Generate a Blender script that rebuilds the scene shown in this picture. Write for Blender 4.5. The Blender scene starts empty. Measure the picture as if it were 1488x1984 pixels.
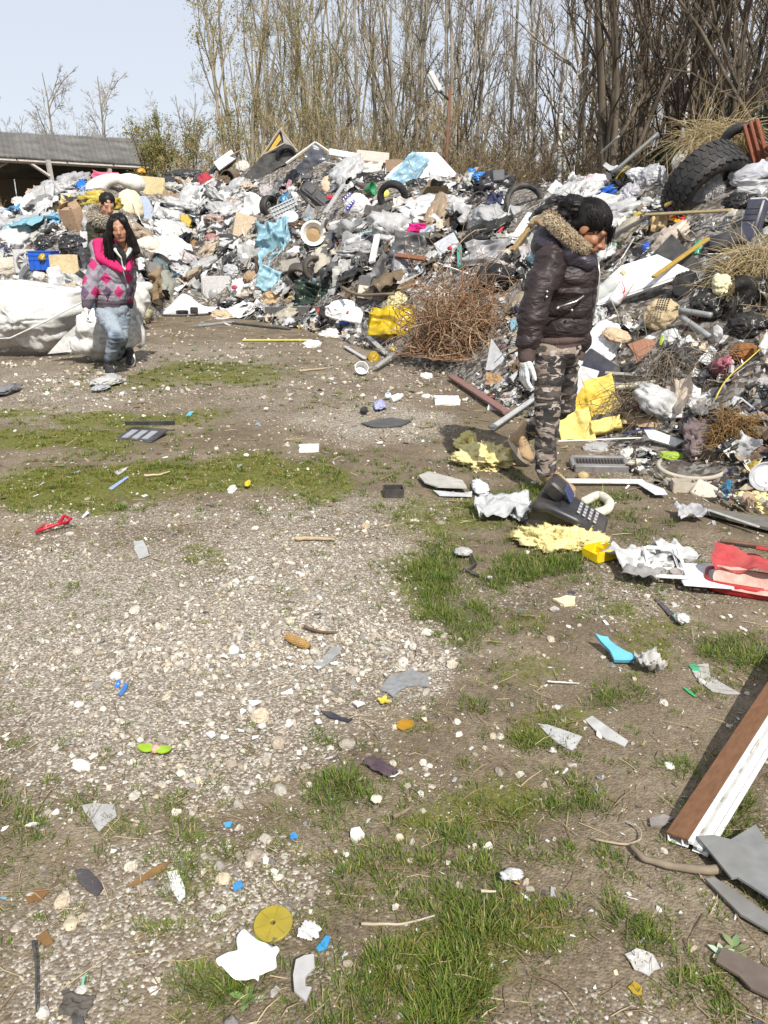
import bpy,math,random
import numpy as np
from mathutils import Vector,Matrix
sc=bpy.context.scene
COL=sc.collection
R=math.radians
HC=1.42
TILT=R(19.3)
FPX=1548.0
cam=bpy.data.cameras.new('camera')
cam.sensor_fit='VERTICAL'
cam.sensor_height=24.0
cam.lens=24.0*FPX/1984.0
cam.clip_start=0.05
cam.clip_end=2000.0
camo=bpy.data.objects.new('camera',cam)
COL.objects.link(camo)
camo.location=(0,0,HC)
camo.rotation_euler=(R(90)-TILT,0,0)
sc.camera=camo
SUN_EL=R(46)
SUN_AZ=R(163)
world=bpy.data.worlds.new('World')
sc.world=world
world.use_nodes=True
wn=world.node_tree
wn.nodes.clear()
w_out=wn.nodes.new('ShaderNodeOutputWorld')
w_bg=wn.nodes.new('ShaderNodeBackground')
w_sky=wn.nodes.new('ShaderNodeTexSky')
w_sky.sky_type='NISHITA'
w_sky.sun_disc=False
w_sky.sun_elevation=SUN_EL
w_sky.sun_rotation=SUN_AZ
w_sky.altitude=0
w_sky.air_density=1.0
w_sky.dust_density=0.0
w_sky.ozone_density=1.0
w_bg.inputs['Strength'].default_value=0.098
w_veil=wn.nodes.new('ShaderNodeMix')
w_veil.data_type='RGBA'
w_veil.inputs[0].default_value=0.8
w_veil.inputs[7].default_value=(6.7,7.0,7.7,1)
wn.links.new(w_sky.outputs[0],w_veil.inputs[6])
wn.links.new(w_veil.outputs[2],w_bg.inputs[0])
wn.links.new(w_bg.outputs[0],w_out.inputs[0])
sun=bpy.data.lights.new('sun','SUN')
sun.energy=5.0
sun.angle=R(0.53)
sun.color=(1.0,0.955,0.88)
suno=bpy.data.objects.new('sun',sun)
COL.objects.link(suno)
sdir=Vector((math.sin(SUN_AZ)*math.cos(SUN_EL),math.cos(SUN_AZ)*math.cos(SUN_EL),math.sin(SUN_EL)))
suno.rotation_euler=sdir.to_track_quat('Z','Y').to_euler()
suno.location=sdir*50
sc.view_settings.view_transform='Standard'
sc.view_settings.look='None'
sc.view_settings.gamma=1
sc.view_settings.use_curve_mapping=False
sc.view_settings.exposure=0.30
sc.cycles.use_denoising=True
sc.cycles.max_bounces=6
sc.cycles.diffuse_bounces=3
sc.cycles.transparent_max_bounces=12
CT,ST=math.cos(TILT),math.sin(TILT)
def ray(px,py):
 dx=(px-744.0)/FPX
 dy=(992.0-py)/FPX
 return np.array([dx,CT+dy*ST,-ST+dy*CT])
def at(px,py,y):
 d=ray(px,py)
 k=y/d[1]
 return np.array([d[0]*k,y,HC+d[2]*k])
def topix(P):
 P=np.asarray(P,float)
 x,y,z=P[...,0],P[...,1],P[...,2]-HC
 f=y*CT-z*ST
 u=y*ST+z*CT
 f=np.maximum(f,1e-3)
 return 744+FPX*x/f,992-FPX*u/f
def _hash(ix,iy,iz,seed):
 h=(ix.astype(np.int64)*374761393+iy.astype(np.int64)*668265263+iz.astype(np.int64)*2147483647+seed*1274126177)&0xffffffff
 h=((h^(h>>13))*1274126177)&0xffffffff
 h=((h^(h>>16))*2246822519)&0xffffffff
 return((h^(h>>15))&0xffff)/32767.5-1.0
def vnoise(P,seed=0):
 P=np.asarray(P,float)
 i=np.floor(P)
 f=P-i
 f=f*f*(3-2*f)
 i=i.astype(np.int64)
 x,y,z=i[...,0],i[...,1],i[...,2]
 fx,fy,fz=f[...,0],f[...,1],f[...,2]
 def c(a,b,d):
  return _hash(x+a,y+b,z+d,seed)
 a=c(0,0,0)*(1-fx)+c(1,0,0)*fx
 b=c(0,1,0)*(1-fx)+c(1,1,0)*fx
 e=c(0,0,1)*(1-fx)+c(1,0,1)*fx
 g=c(0,1,1)*(1-fx)+c(1,1,1)*fx
 return(a*(1-fy)+b*fy)*(1-fz)+(e*(1-fy)+g*fy)*fz
def fbm(P,octv=3,seed=0,gain=0.5):
 P=np.asarray(P,float)
 s=0;a=1.0;n=0
 for k in range(octv):
  s=s+a*vnoise(P*(2.03**k),seed+17*k)
  n+=a
  a*=gain
 return s/n
def noise2(x,y,scale,seed=0,octv=3):
 x=np.asarray(x,float);y=np.asarray(y,float)
 return fbm(np.stack([x*scale,y*scale,np.full_like(x,0.37+seed)],-1),octv,seed)
def make_mesh(name,V,faces,mat=None,smooth=False,col=None):
 """faces: list of int arrays, each (m, k)."""
 V=np.ascontiguousarray(np.asarray(V,np.float32))
 me=bpy.data.meshes.new(name)
 loops,starts,n=[],[],0
 for F in faces:
  F=np.asarray(F,np.int32)
  if F.size==0:
   continue
  loops.append(F.ravel())
  starts.append(n+np.arange(F.shape[0],dtype=np.int32)*F.shape[1])
  n+=F.size
 L=np.concatenate(loops);S=np.concatenate(starts)
 me.vertices.add(len(V));me.vertices.foreach_set('co',V.ravel())
 me.loops.add(len(L));me.loops.foreach_set('vertex_index',L)
 me.polygons.add(len(S));me.polygons.foreach_set('loop_start',S)
 if col is not None:
  at_=me.attributes.new('Col','FLOAT_COLOR','POINT')
  c4=np.ones((len(V),4),np.float32)
  c4[:,:3]=np.asarray(col,np.float32)
  at_.data.foreach_set('color',c4.ravel())
 me.update(calc_edges=True)
 me.polygons.foreach_set('use_smooth',np.full(len(S),bool(smooth)))
 if mat is not None:
  me.materials.append(mat)
 return me
def link(name,me,parent=None,loc=None,M=None):
 o=bpy.data.objects.new(name,me)
 COL.objects.link(o)
 if parent is not None:
  o.parent=parent
 if M is not None:
  o.matrix_local=M
 elif loc is not None:
  o.location=loc
 return o
def tag(o,label=None,cat=None,group=None,kind=None):
 if label:o['label']=label
 if cat:o['category']=cat
 if group:o['group']=group
 if kind:o['kind']=kind
 elif cat:o['kind']='thing'
 return o
def empty(name,loc=(0,0,0),M=None):
 o=bpy.data.objects.new(name,None)
 o.empty_display_size=0.1
 COL.objects.link(o)
 if M is not None:
  o.matrix_local=M
 else:
  o.location=loc
 return o
def rotm(ax,ang):
 return np.array(Matrix.Rotation(ang,3,ax))
def mat4(Rm,p):
 M=Matrix.Identity(4)
 for i in range(3):
  for j in range(3):
   M[i][j]=float(Rm[i][j])
  M[i][3]=float(p[i])
 return M
class G:
 """collects shapes; build() links them as one mesh object"""
 def __init__(s):
  s.V=[];s.F=[];s.C=[];s.n=0
 def add(s,V,faces,col=None,T=None,p=None):
  V=np.asarray(V,float).reshape(-1,3)
  if T is not None:V=V@np.asarray(T).T
  if p is not None:V=V+np.asarray(p)
  for F in faces:
   F=np.asarray(F,np.int64)
   if F.size:s.F.append(F+s.n)
  s.V.append(V)
  c=np.ones((len(V),3))*(0.8 if col is None else np.asarray(col))
  s.C.append(c)
  s.n+=len(V)
  return s
 def box(s,c,d,T=None,col=None,bev=0.0,taper=1.0):
  x,y,z=[k/2 for k in d]
  if bev<=0:
   V=np.array([[-x,-y,-z],[x,-y,-z],[x,y,-z],[-x,y,-z],[-x*taper,-y*taper,z],[x*taper,-y*taper,z],[x*taper,y*taper,z],[-x*taper,y*taper,z]])
   F=[np.array([[0,3,2,1],[4,5,6,7],[0,1,5,4],[1,2,6,5],[2,3,7,6],[3,0,4,7]])]
  else:
   b=min(bev,x*.9,y*.9,z*.9)
   ring=lambda ax,ay,zz:[[-ax,-ay+0,zz],[ax,-ay,zz],[ax,ay,zz],[-ax,ay,zz]]
   def oct_(ax,ay,zz,k):
    return[[-ax+k,-ay,zz],[ax-k,-ay,zz],[ax,-ay+k,zz],[ax,ay-k,zz],[ax-k,ay,zz],[-ax+k,ay,zz],[-ax,ay-k,zz],[-ax,-ay+k,zz]]
   V=np.array(oct_(x-b,y-b,-z,b*.5)+oct_(x,y,-z+b,b)+oct_(x,y,z-b,b)+oct_(x-b,y-b,z,b*.5))
   q=[]
   for r_ in range(3):
    for k in range(8):
     q.append([r_*8+k,r_*8+(k+1)%8,r_*8+8+(k+1)%8,r_*8+8+k])
   F=[np.array(q),np.array([list(range(7,-1,-1)),list(range(24,32))])]
  return s.add(V,F,col,T,c)
 def tube(s,path,rad,sides=8,col=None,caps=True):
  P=np.asarray(path,float)
  rad=np.broadcast_to(np.asarray(rad,float),(len(P),))
  V,F=tubes_np(P[None],rad[None],sides)
  s.add(V,F,col)
  if caps:
   b=s.n-len(V)
   m=len(P)
   s.F.append(np.array([[b+k for k in range(sides-1,-1,-1)],[b+(m-1)*sides+k for k in range(sides)]]))
  return s
 def lathe(s,prof,seg=20,col=None,T=None,p=None):
  prof=np.asarray(prof,float)
  m=len(prof)
  a=np.linspace(0,2*math.pi,seg,endpoint=False)
  V=np.stack([prof[:,0][:,None]*np.cos(a),prof[:,0][:,None]*np.sin(a),np.repeat(prof[:,1][:,None],seg,1)],-1).reshape(-1,3)
  i=np.arange(m-1)[:,None]*seg;k=np.arange(seg)[None]
  F=np.stack([i+k,i+(k+1)%seg,i+seg+(k+1)%seg,i+seg+k],-1).reshape(-1,4)
  return s.add(V,[F],col,T,p)
 def prism(s,poly,h,col=None,T=None,p=None,z0=0.0):
  poly=np.asarray(poly,float);n=len(poly)
  V=np.concatenate([np.c_[poly,np.full(n,z0)],np.c_[poly,np.full(n,z0+h)]])
  k=np.arange(n)
  F=[np.stack([k,(k+1)%n,n+(k+1)%n,n+k],-1),np.array([list(range(n-1,-1,-1)),list(range(n,2*n))])]
  return s.add(V,F,col,T,p)
 def build(s,name,mat,parent=None,smooth=False,M=None,loc=None,usecol=False):
  V=np.concatenate(s.V)
  byk={}
  for F in s.F:byk.setdefault(F.shape[1],[]).append(F)
  me=make_mesh(name,V,[np.concatenate(v)for v in byk.values()],mat,smooth,np.concatenate(s.C)if usecol else None)
  if smooth=='auto':
   me.polygons.foreach_set('use_smooth',np.ones(len(me.polygons),bool))
   me.set_sharp_from_angle(angle=R(38))
  return link(name,me,parent,loc,M)
def norm(v):
 v=np.asarray(v,float)
 return v/np.maximum(np.linalg.norm(v,axis=-1,keepdims=True),1e-9)
def tubes_np(P,Rr,sides=3):
 """P (B,m,3), Rr (B,m) -> V, [quads]"""
 B,m,_=P.shape
 T=np.empty_like(P)
 T[:,1:-1]=P[:,2:]-P[:,:-2]
 T[:,0]=P[:,1]-P[:,0];T[:,-1]=P[:,-1]-P[:,-2]
 T=norm(T)
 avg=norm(P[:,-1]-P[:,0]+1e-6)
 ref=np.where(np.abs(avg[:,2:3])<0.75,np.array([[0,0,1.]]),np.array([[1.,0.1,0]]))
 ref=np.repeat(ref[:,None],m,1)
 U=norm(np.cross(T,ref));W=np.cross(T,U)
 a=np.arange(sides)*2*math.pi/sides
 V=P[:,:,None]+Rr[:,:,None,None]*(U[:,:,None]*np.cos(a)[None,None,:,None]+W[:,:,None]*np.sin(a)[None,None,:,None])
 b=(np.arange(B)*m*sides)[:,None,None];i=(np.arange(m-1)*sides)[None,:,None];k=np.arange(sides)[None,None]
 k2=(k+1)%sides
 F=np.stack([b+i+k,b+i+k2,b+i+sides+k2,b+i+sides+k],-1).reshape(-1,4)
 return V.reshape(-1,3),[F]
def ico(level=1):
 t=(1+5**.5)/2
 V=norm(np.array([[-1,t,0],[1,t,0],[-1,-t,0],[1,-t,0],[0,-1,t],[0,1,t],[0,-1,-t],[0,1,-t],[t,0,-1],[t,0,1],[-t,0,-1],[-t,0,1]]))
 F=np.array([[0,11,5],[0,5,1],[0,1,7],[0,7,10],[0,10,11],[1,5,9],[5,11,4],[11,10,2],[10,7,6],[7,1,8],[3,9,4],[3,4,2],[3,2,6],[3,6,8],[3,8,9],[4,9,5],[2,4,11],[6,2,10],[8,6,7],[9,8,1]])
 for _ in range(level):
  V=list(map(tuple,V));cache={};nf=[]
  def mid(a,b):
   k=(min(a,b),max(a,b))
   if k not in cache:
    m=norm((np.array(V[a])+np.array(V[b]))/2)
    cache[k]=len(V);V.append(tuple(m))
   return cache[k]
  for a,b,c in F:
   x,y,z=mid(a,b),mid(b,c),mid(c,a)
   nf+=[[a,x,z],[b,y,x],[c,z,y],[x,y,z]]
  V=np.array(V);F=np.array(nf)
 return V,F
ICO=[ico(k)for k in range(5)]
def gridmesh(nx,ny):
 u,v=np.meshgrid(np.linspace(-.5,.5,nx),np.linspace(-.5,.5,ny))
 V=np.stack([u.ravel(),v.ravel(),np.zeros(nx*ny)],-1)
 i=(np.arange(ny-1)*nx)[:,None]+np.arange(nx-1)[None]
 F=np.stack([i,i+1,i+nx+1,i+nx],-1).reshape(-1,4)
 return V,F
def randrot(rng,n):
 q=rng.normal(size=(n,4));q/=np.linalg.norm(q,axis=1,keepdims=True)
 w,x,y,z=q.T
 return np.stack([1-2*(y*y+z*z),2*(x*y-z*w),2*(x*z+y*w),2*(x*y+z*w),1-2*(x*x+z*z),2*(y*z-x*w),2*(x*z-y*w),2*(y*z+x*w),1-2*(x*x+y*y)],-1).reshape(n,3,3)
def frame_from_n(nrm,spin):
 """rotation matrices whose z axis is nrm, spun about it (vectorised)"""
 nrm=norm(nrm)
 ref=np.where(np.abs(nrm[:,2:3])<.95,np.array([[0,0,1.]]),np.array([[1.,0,0]]))
 x=norm(np.cross(ref,nrm));y=np.cross(nrm,x)
 c,s=np.cos(spin)[:,None],np.sin(spin)[:,None]
 return np.stack([x*c+y*s,-x*s+y*c,nrm],-1)
def instances(V,F,Rm,S,p):
 """V (k,3); Rm (N,3,3); S (N,3); p (N,3) -> joined"""
 N,k=len(p),len(V)
 W=np.einsum('nij,nkj->nki',Rm,V[None]*S[:,None])+p[:,None]
 FF=(F[None]+(np.arange(N)*k)[:,None,None]).reshape(-1,F.shape[1])
 return W.reshape(-1,3),FF
_mats={}
def nodes_of(name):
 m=bpy.data.materials.new(name)
 m.use_nodes=True
 nt=m.node_tree
 return m,nt,nt.nodes['Principled BSDF']
def nn(nt,typ,**kw):
 n=nt.nodes.new(typ)
 for k,v in kw.items():
  if k.startswith('i_'):
   n.inputs[int(k[2:])].default_value=v
  else:
   setattr(n,k,v)
 return n
def ramp(nt,fac,stops):
 r=nt.nodes.new('ShaderNodeValToRGB')
 e=r.color_ramp.elements
 while len(e)<len(stops):e.new(0.5)
 for k,(p,c)in enumerate(stops):
  e[k].position=p
  e[k].color=tuple(c)+(1,)if len(c)==3 else c
 nt.links.new(fac,r.inputs[0])
 return r
def mixc(nt,fac,a,b,mode='MIX'):
 m=nt.nodes.new('ShaderNodeMix')
 m.data_type='RGBA';m.blend_type=mode
 for sock,v in((m.inputs[0],fac),(m.inputs[6],a),(m.inputs[7],b)):
  if hasattr(v,'is_output'):nt.links.new(v,sock)
  elif isinstance(v,(int,float)):sock.default_value=v
  else:sock.default_value=tuple(v)+(1,)if len(v)==3 else v
 return m.outputs[2]
DIRT=(0.16,0.12,0.08)
KIND={'plastic':(0.38,.5,.25,5.0,.05,14.,0),'film':(0.28,.5,.18,4.0,.25,18.,.25),'cloth':(0.90,.2,.20,6.0,.25,60.,0),'card':(0.85,.2,.25,5.0,.12,25.,0),'metal':(0.35,.5,.25,6.0,.06,10.,0),'rubber':(0.62,.4,.35,4.0,.10,40.,0),'foam':(0.95,.1,.15,5.0,.35,45.,0),'wood':(0.75,.2,.25,6.0,.20,20.,0),'paper':(0.80,.2,.12,6.0,.08,20.,.15),'stone':(0.90,.2,.25,12.,.30,60.,0),'clean':(0.60,.3,.03,6.0,.05,30.,0),}
def mat(kind,c,dirt=None,rough=None,metal=0.0):
 key=(kind,tuple(round(k,3)for k in c),dirt,rough,metal)
 if key in _mats:return _mats[key]
 ro,sp,di,ds,bp,bs,tr=KIND[kind]
 if dirt is not None:di=dirt
 if rough is not None:ro=rough
 m,nt,b=nodes_of(kind+'_'+'_'.join('%02d'%int(k*99)for k in c))
 tc=nn(nt,'ShaderNodeTexCoord')
 oi=nn(nt,'ShaderNodeObjectInfo')
 mp=nn(nt,'ShaderNodeVectorMath',operation='ADD')
 nt.links.new(tc.outputs['Object'],mp.inputs[0]);nt.links.new(oi.outputs['Location'],mp.inputs[1])
 n1=nn(nt,'ShaderNodeTexNoise');n1.inputs['Scale'].default_value=ds;n1.inputs['Detail'].default_value=6;n1.inputs['Roughness'].default_value=.65
 nt.links.new(mp.outputs[0],n1.inputs['Vector'])
 if kind=='wood':
  sc_=nn(nt,'ShaderNodeMapping');sc_.inputs['Scale'].default_value=(1.2,14,14)
  nt.links.new(mp.outputs[0],sc_.inputs[0]);nt.links.new(sc_.outputs[0],n1.inputs['Vector'])
 r1=ramp(nt,n1.outputs[0],[(.40,(0,0,0)),(.72,(1,1,1))])
 ml=nn(nt,'ShaderNodeMath',operation='MULTIPLY');nt.links.new(r1.outputs[0],ml.inputs[0]);ml.inputs[1].default_value=min(1,di*2.2)
 n2=nn(nt,'ShaderNodeTexNoise');n2.inputs['Scale'].default_value=ds*5;n2.inputs['Detail'].default_value=3
 nt.links.new(mp.outputs[0],n2.inputs['Vector'])
 lo=tuple(k*.80 for k in c);hi=tuple(min(.9,k*1.10)for k in c)
 r2=ramp(nt,n2.outputs[0],[(.3,lo),(.7,hi)])
 dcol=tuple(.5*k+.5*d for k,d in zip(c,DIRT))if sum(c)>.25 else(.16,.14,.115)
 mx=mixc(nt,ml.outputs[0],r2.outputs[0],dcol)
 nt.links.new(mx,b.inputs['Base Color'])
 b.inputs['Roughness'].default_value=ro
 b.inputs['Specular IOR Level'].default_value=sp
 b.inputs['Metallic'].default_value=metal
 bu=nn(nt,'ShaderNodeBump');bu.inputs['Strength'].default_value=bp*2;bu.inputs['Distance'].default_value=.01
 n3=nn(nt,'ShaderNodeTexNoise');n3.inputs['Scale'].default_value=bs;n3.inputs['Detail'].default_value=4
 nt.links.new(mp.outputs[0],n3.inputs['Vector']);nt.links.new(n3.outputs[0],bu.inputs['Height']);nt.links.new(bu.outputs[0],b.inputs['Normal'])
 if tr>0:
  out=nt.nodes['Material Output']
  t=nn(nt,'ShaderNodeBsdfTranslucent');nt.links.new(mx,t.inputs[0])
  ms=nn(nt,'ShaderNodeMixShader');ms.inputs[0].default_value=tr
  nt.links.new(b.outputs[0],ms.inputs[1]);nt.links.new(t.outputs[0],ms.inputs[2]);nt.links.new(ms.outputs[0],out.inputs[0])
 _mats[key]=m
 return m
def mat_col(name,rough=.5,spec=.4,nscale=8.,namt=.25,bump=.1,bscale=30.,trans=0.0,metal=0.):
 """colour from the mesh's own Col attribute, with grain"""
 if name in _mats:return _mats[name]
 m,nt,b=nodes_of(name)
 a=nn(nt,'ShaderNodeAttribute',attribute_name='Col')
 tc=nn(nt,'ShaderNodeTexCoord')
 n1=nn(nt,'ShaderNodeTexNoise');n1.inputs['Scale'].default_value=nscale;n1.inputs['Detail'].default_value=5;n1.inputs['Roughness'].default_value=.7
 nt.links.new(tc.outputs['Object'],n1.inputs['Vector'])
 r1=ramp(nt,n1.outputs[0],[(.3,(1-namt*1.6,)*3),(.6,(1,1,1))])
 mx=mixc(nt,1.0,a.outputs['Color'],r1.outputs[0],'MULTIPLY')
 nt.links.new(mx,b.inputs['Base Color'])
 b.inputs['Roughness'].default_value=rough;b.inputs['Specular IOR Level'].default_value=spec;b.inputs['Metallic'].default_value=metal
 if bump:
  bu=nn(nt,'ShaderNodeBump');bu.inputs['Strength'].default_value=bump*2;bu.inputs['Distance'].default_value=.01
  n3=nn(nt,'ShaderNodeTexNoise');n3.inputs['Scale'].default_value=bscale;n3.inputs['Detail'].default_value=4
  nt.links.new(tc.outputs['Object'],n3.inputs['Vector']);nt.links.new(n3.outputs[0],bu.inputs['Height']);nt.links.new(bu.outputs[0],b.inputs['Normal'])
 if trans>0:
  out=nt.nodes['Material Output']
  t=nn(nt,'ShaderNodeBsdfTranslucent');nt.links.new(mx,t.inputs[0])
  ms=nn(nt,'ShaderNodeMixShader');ms.inputs[0].default_value=trans
  nt.links.new(b.outputs[0],ms.inputs[1]);nt.links.new(t.outputs[0],ms.inputs[2]);nt.links.new(ms.outputs[0],out.inputs[0])
 _mats[name]=m
 return m
# ================================================================== THE HEAP'S SHAPE (heights in metres over the yard)
_cols=[(-400,660,470,5),(-200,655,455,6),(0,652,432,6),(60,650,412,6.5),(130,650,368,7),(220,648,350,7),(270,628,350,6.5),(310,614,352,6),(400,607,345,6),(480,614,330,6),(560,627,318,6.5),(620,642,310,7),(700,667,322,7),(800,702,330,7.5),(880,728,352,7),(960,765,366,6.5),(1050,812,372,6),(1130,850,370,5.6),(1250,905,358,5.1),(1330,930,340,4.7),(1400,952,318,4.5),(1488,985,292,4.3),(1700,1100,262,4.0),(2000,1230,262,3.8)]
_s,_db,_dc,_hc=[],[],[],[]
for(px_,b_,c_,run_)in _cols:
 d=ray(px_,b_);k=-HC/d[2];yb=d[1]*k
 s_=d[0]/d[1]
 yc=yb+run_
 e=ray(px_,c_)
 _s.append(s_);_db.append(yb);_dc.append(yc);_hc.append(HC+yc*e[2]/e[1])
_s,_db,_dc,_hc=map(np.array,(_s,_db,_dc,_hc))
def heap_t(x,y):
 s=x/np.maximum(y,.5)
 db,dc=np.interp(s,_s,_db),np.interp(s,_s,_dc)
 return(y-db)/(dc-db),np.interp(s,_s,_hc)
def heap_h(x,y):
 x=np.asarray(x,float);y=np.asarray(y,float)
 t,hc=heap_t(x,y)
 up=np.where(t<1,np.clip(t,0,1)**1.08*(1.22-.22*np.clip(t,0,1)),np.maximum(0,1-(np.maximum(t-1.05,0)*1.6)**1.5))
 env=np.clip(t*5,0,1)
 b=noise2(x,y,.55,3,2)*.30+noise2(x,y,1.7,5,2)*.16+np.abs(noise2(x,y,3.3,8,2))*.10
 z=hc*up+b*env*np.clip(1.6-t,0,1)
 return np.where((t>0)&(t<1.75),np.maximum(z,-.05),-.3)
def ground_h(x,y):
 x=np.asarray(x,float);y=np.asarray(y,float)
 r=np.hypot(x,y)
 a=np.clip(1.5-r/14,0,1)
 return(noise2(x,y,.5,21,2)*.022+noise2(x,y,2.6,22,2)*.012+noise2(x,y,9,23,2)*.006)*a
def surf(x,y):
 return np.maximum(heap_h(x,y),ground_h(x,y))
def hit(px,py,far=60.0):
 """where the line of sight through a pixel of the photograph meets the heap or the yard"""
 d=ray(px,py)
 ys=np.concatenate([np.arange(.6,22,.02),np.arange(22,far,.2)])
 x=d[0]/d[1]*ys;z=HC+d[2]/d[1]*ys
 below=z<surf(x,ys)
 if not below.any():
  k=len(ys)-1
  t,_=heap_t(x,ys)
  k=int(np.argmin(np.abs(t-1.0)))
  return np.array([x[k],ys[k],z[k]])
 k=int(np.argmax(below))
 return np.array([x[k],ys[k],float(surf(x[k:k+1],ys[k:k+1])[0])])
def surf_n(x,y,e=.25):
 gx=(surf(x+e,y)-surf(x-e,y))/(2*e);gy=(surf(x,y+e)-surf(x,y-e))/(2*e)
 return norm(np.stack([-gx,-gy,np.ones_like(gx)],-1))
# ================================================================== WHERE GRASS, MOSS AND GRAVEL LIE IN THE YARD
_LUSH=[(1000,1680,420,240,.30),(1150,1260,330,130,.26),(800,945,420,60,.34),(150,900,260,110,.34),(420,720,260,40,.4),(560,1900,350,120,.3),(1020,1050,230,80,.42),(1300,1750,200,200,.28),(250,1560,250,80,.26),(850,1120,75,60,1),(870,1195,80,55,1),(1060,1100,80,26,1),(1040,960,75,36,1),(950,1010,110,36,.6),(990,1040,120,40,.55),(700,905,130,34,.55),(760,985,50,28,.6),(1220,1030,110,45,.55),(1180,975,90,24,.7),(1300,1010,90,30,.4),(420,715,90,16,.7),(650,780,70,12,.5),(350,905,60,14,.7),(410,915,90,16,.5),(130,970,70,22,.5),(660,1515,62,46,1),(395,1940,75,50,.9),(800,1940,170,60,1),(960,1850,90,80,.9),(880,1700,130,90,.4),(850,1570,160,50,.35),(1285,1830,70,50,1),(1460,1620,55,70,1),(1450,1268,65,30,1),(1165,1345,42,26,1),(1345,1485,50,34,.8),(1090,1550,62,40,.9),(270,1575,90,34,.5),(40,1540,40,18,.6),(545,1195,26,18,.7),(905,1352,34,14,.9),(560,1600,50,30,.3),(560,1425,40,18,.6),(620,1420,60,14,.4),(960,1600,70,40,.5),(1060,1640,50,30,.4),(1040,1390,80,30,.35),(1240,1380,50,20,.4),(30,985,40,15,.6),(230,980,28,9,.8),(370,1080,50,18,.4),(200,1160,60,10,.4),(1180,1650,50,40,.3),(1100,1760,90,40,.3),(560,1940,60,40,.3),(100,760,90,10,.3),(240,1110,30,8,.4),(590,1870,40,20,.3),(1370,1920,40,25,.3)]
_MOSS=[(250,810,170,16,.9),(120,850,160,26,.9),(250,925,240,34,1),(110,960,140,40,1),(480,915,110,30,.9),(600,930,90,40,.8),(400,725,160,24,.8),(250,745,120,12,.7),(850,1010,130,50,.7),(1030,1290,90,30,.6),(1230,1180,50,20,.7),(1280,1230,90,34,.7),(1010,1215,60,18,.6),(1180,1290,70,24,.5),(900,1560,170,90,.7),(560,1660,120,60,.4),(940,1900,220,90,.9),(700,1700,140,60,.4),(1060,1380,90,30,.7),(400,1600,60,30,.5),(330,1870,60,40,.5),(830,1130,120,80,.6),(1110,1730,80,60,.4),(90,1600,60,30,.3),(560,1550,60,40,.4),(220,1720,40,24,.4),(30,800,60,14,.8),(540,1215,40,14,.5),(1350,1150,120,40,.3),(80,1780,50,20,.3),(1000,1500,100,40,.4),(780,1410,60,30,.4),(1230,1800,60,40,.5),(380,1080,60,22,.5),(420,1140,50,16,.4)]
_GRAV=[(300,1260,400,190,1),(560,1120,250,110,.9),(200,1120,260,60,.8),(620,1260,190,90,.8),(330,1420,260,90,.8),(720,820,130,34,.9),(90,1440,130,70,.6),(450,1650,170,70,.8),(150,1790,170,130,.8),(720,1000,150,40,.6),(300,1000,260,30,.6),(90,760,180,60,.5),(560,780,200,40,.35),(350,690,200,30,.5),(1300,1110,160,60,.4),(640,1830,60,30,.6),(520,760,300,50,.3),(950,1140,120,40,.3),(1250,1170,110,30,.5),(330,1650,180,60,.7),(90,1930,120,60,.8),(1270,900,120,40,.6),(760,1290,80,50,.9),(620,990,140,40,.7),(760,700,150,40,.4)]
def patch(lst,px,py):
 v=np.zeros_like(px)
 for(cx,cy,rx,ry,a)in lst:
  d=((px-cx)/rx)**2+((py-cy)/ry)**2
  v=np.maximum(v,a*np.clip(1.25-d*.62,0,1))
 return v
def cover(x,y):
 """lush grass, moss, gravel (0..1) at a place in the yard"""
 px,py=topix(np.stack([x,y,np.zeros_like(x)],-1))
 w=noise2(x,y,2.2,31,4)*95;w2=noise2(x,y,2.2,37,4)*60
 q=np.clip(y/3,.3,1.6)
 px=px+w/q;py=py+w2/q/q
 inside=(y>.8)
 lush=np.where(inside,patch(_LUSH,px,py),0)
 moss=np.where(inside,patch(_MOSS,px,py),0)
 grav=np.where(inside,patch(_GRAV,px,py),.3)
 far=np.clip((y-14)/6,0,1)
 n=noise2(x,y,1.1,41,3)
 out=(px<-80)|(px>1568)|(py>2060)|(y<=.8)
 lush=np.where(out,np.clip(n*1.6-.1,0,1),lush)*(1-far)+far*np.clip(n+.5,0,1)
 moss=np.where(out,np.clip(.2-n*1.4,0,1),moss)
 grav=np.where(out,np.clip(.35-n,0,1),grav)*(1-far)
 return lush,moss,grav
# ================================================================== GROUND
def axis(fine0,fine1,step,lo,hi,grow=1.18):
 a=list(np.arange(fine0,fine1+1e-6,step))
 s=step
 while a[-1]<hi:s*=grow;a.append(a[-1]+s)
 s=step
 while a[0]>lo:s*=grow;a.insert(0,a[0]-s)
 return np.array(a)
gx_=axis(-3.2,3.2,.045,-600,600);gy_=axis(.8,7.5,.045,-80,900,1.12)
XX,YY=np.meshgrid(gx_,gy_)
ZZ=ground_h(XX,YY)
nx_,ny_=len(gx_),len(gy_)
i_=(np.arange(ny_-1)*nx_)[:,None]+np.arange(nx_-1)[None]
GF=np.stack([i_,i_+1,i_+nx_+1,i_+nx_],-1).reshape(-1,4)
lu,mo,gr=cover(XX.ravel(),YY.ravel())
m_ground,nt,b=nodes_of('yard_soil')
at_n=nn(nt,'ShaderNodeAttribute',attribute_name='Col')
sep=nn(nt,'ShaderNodeSeparateColor');nt.links.new(at_n.outputs['Color'],sep.inputs[0])
tc=nn(nt,'ShaderNodeTexCoord')
def noi(scale,det=5,rough=.6):
 n=nn(nt,'ShaderNodeTexNoise');n.inputs['Scale'].default_value=scale;n.inputs['Detail'].default_value=det;n.inputs['Roughness'].default_value=rough
 nt.links.new(tc.outputs['Object'],n.inputs['Vector']);return n
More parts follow.
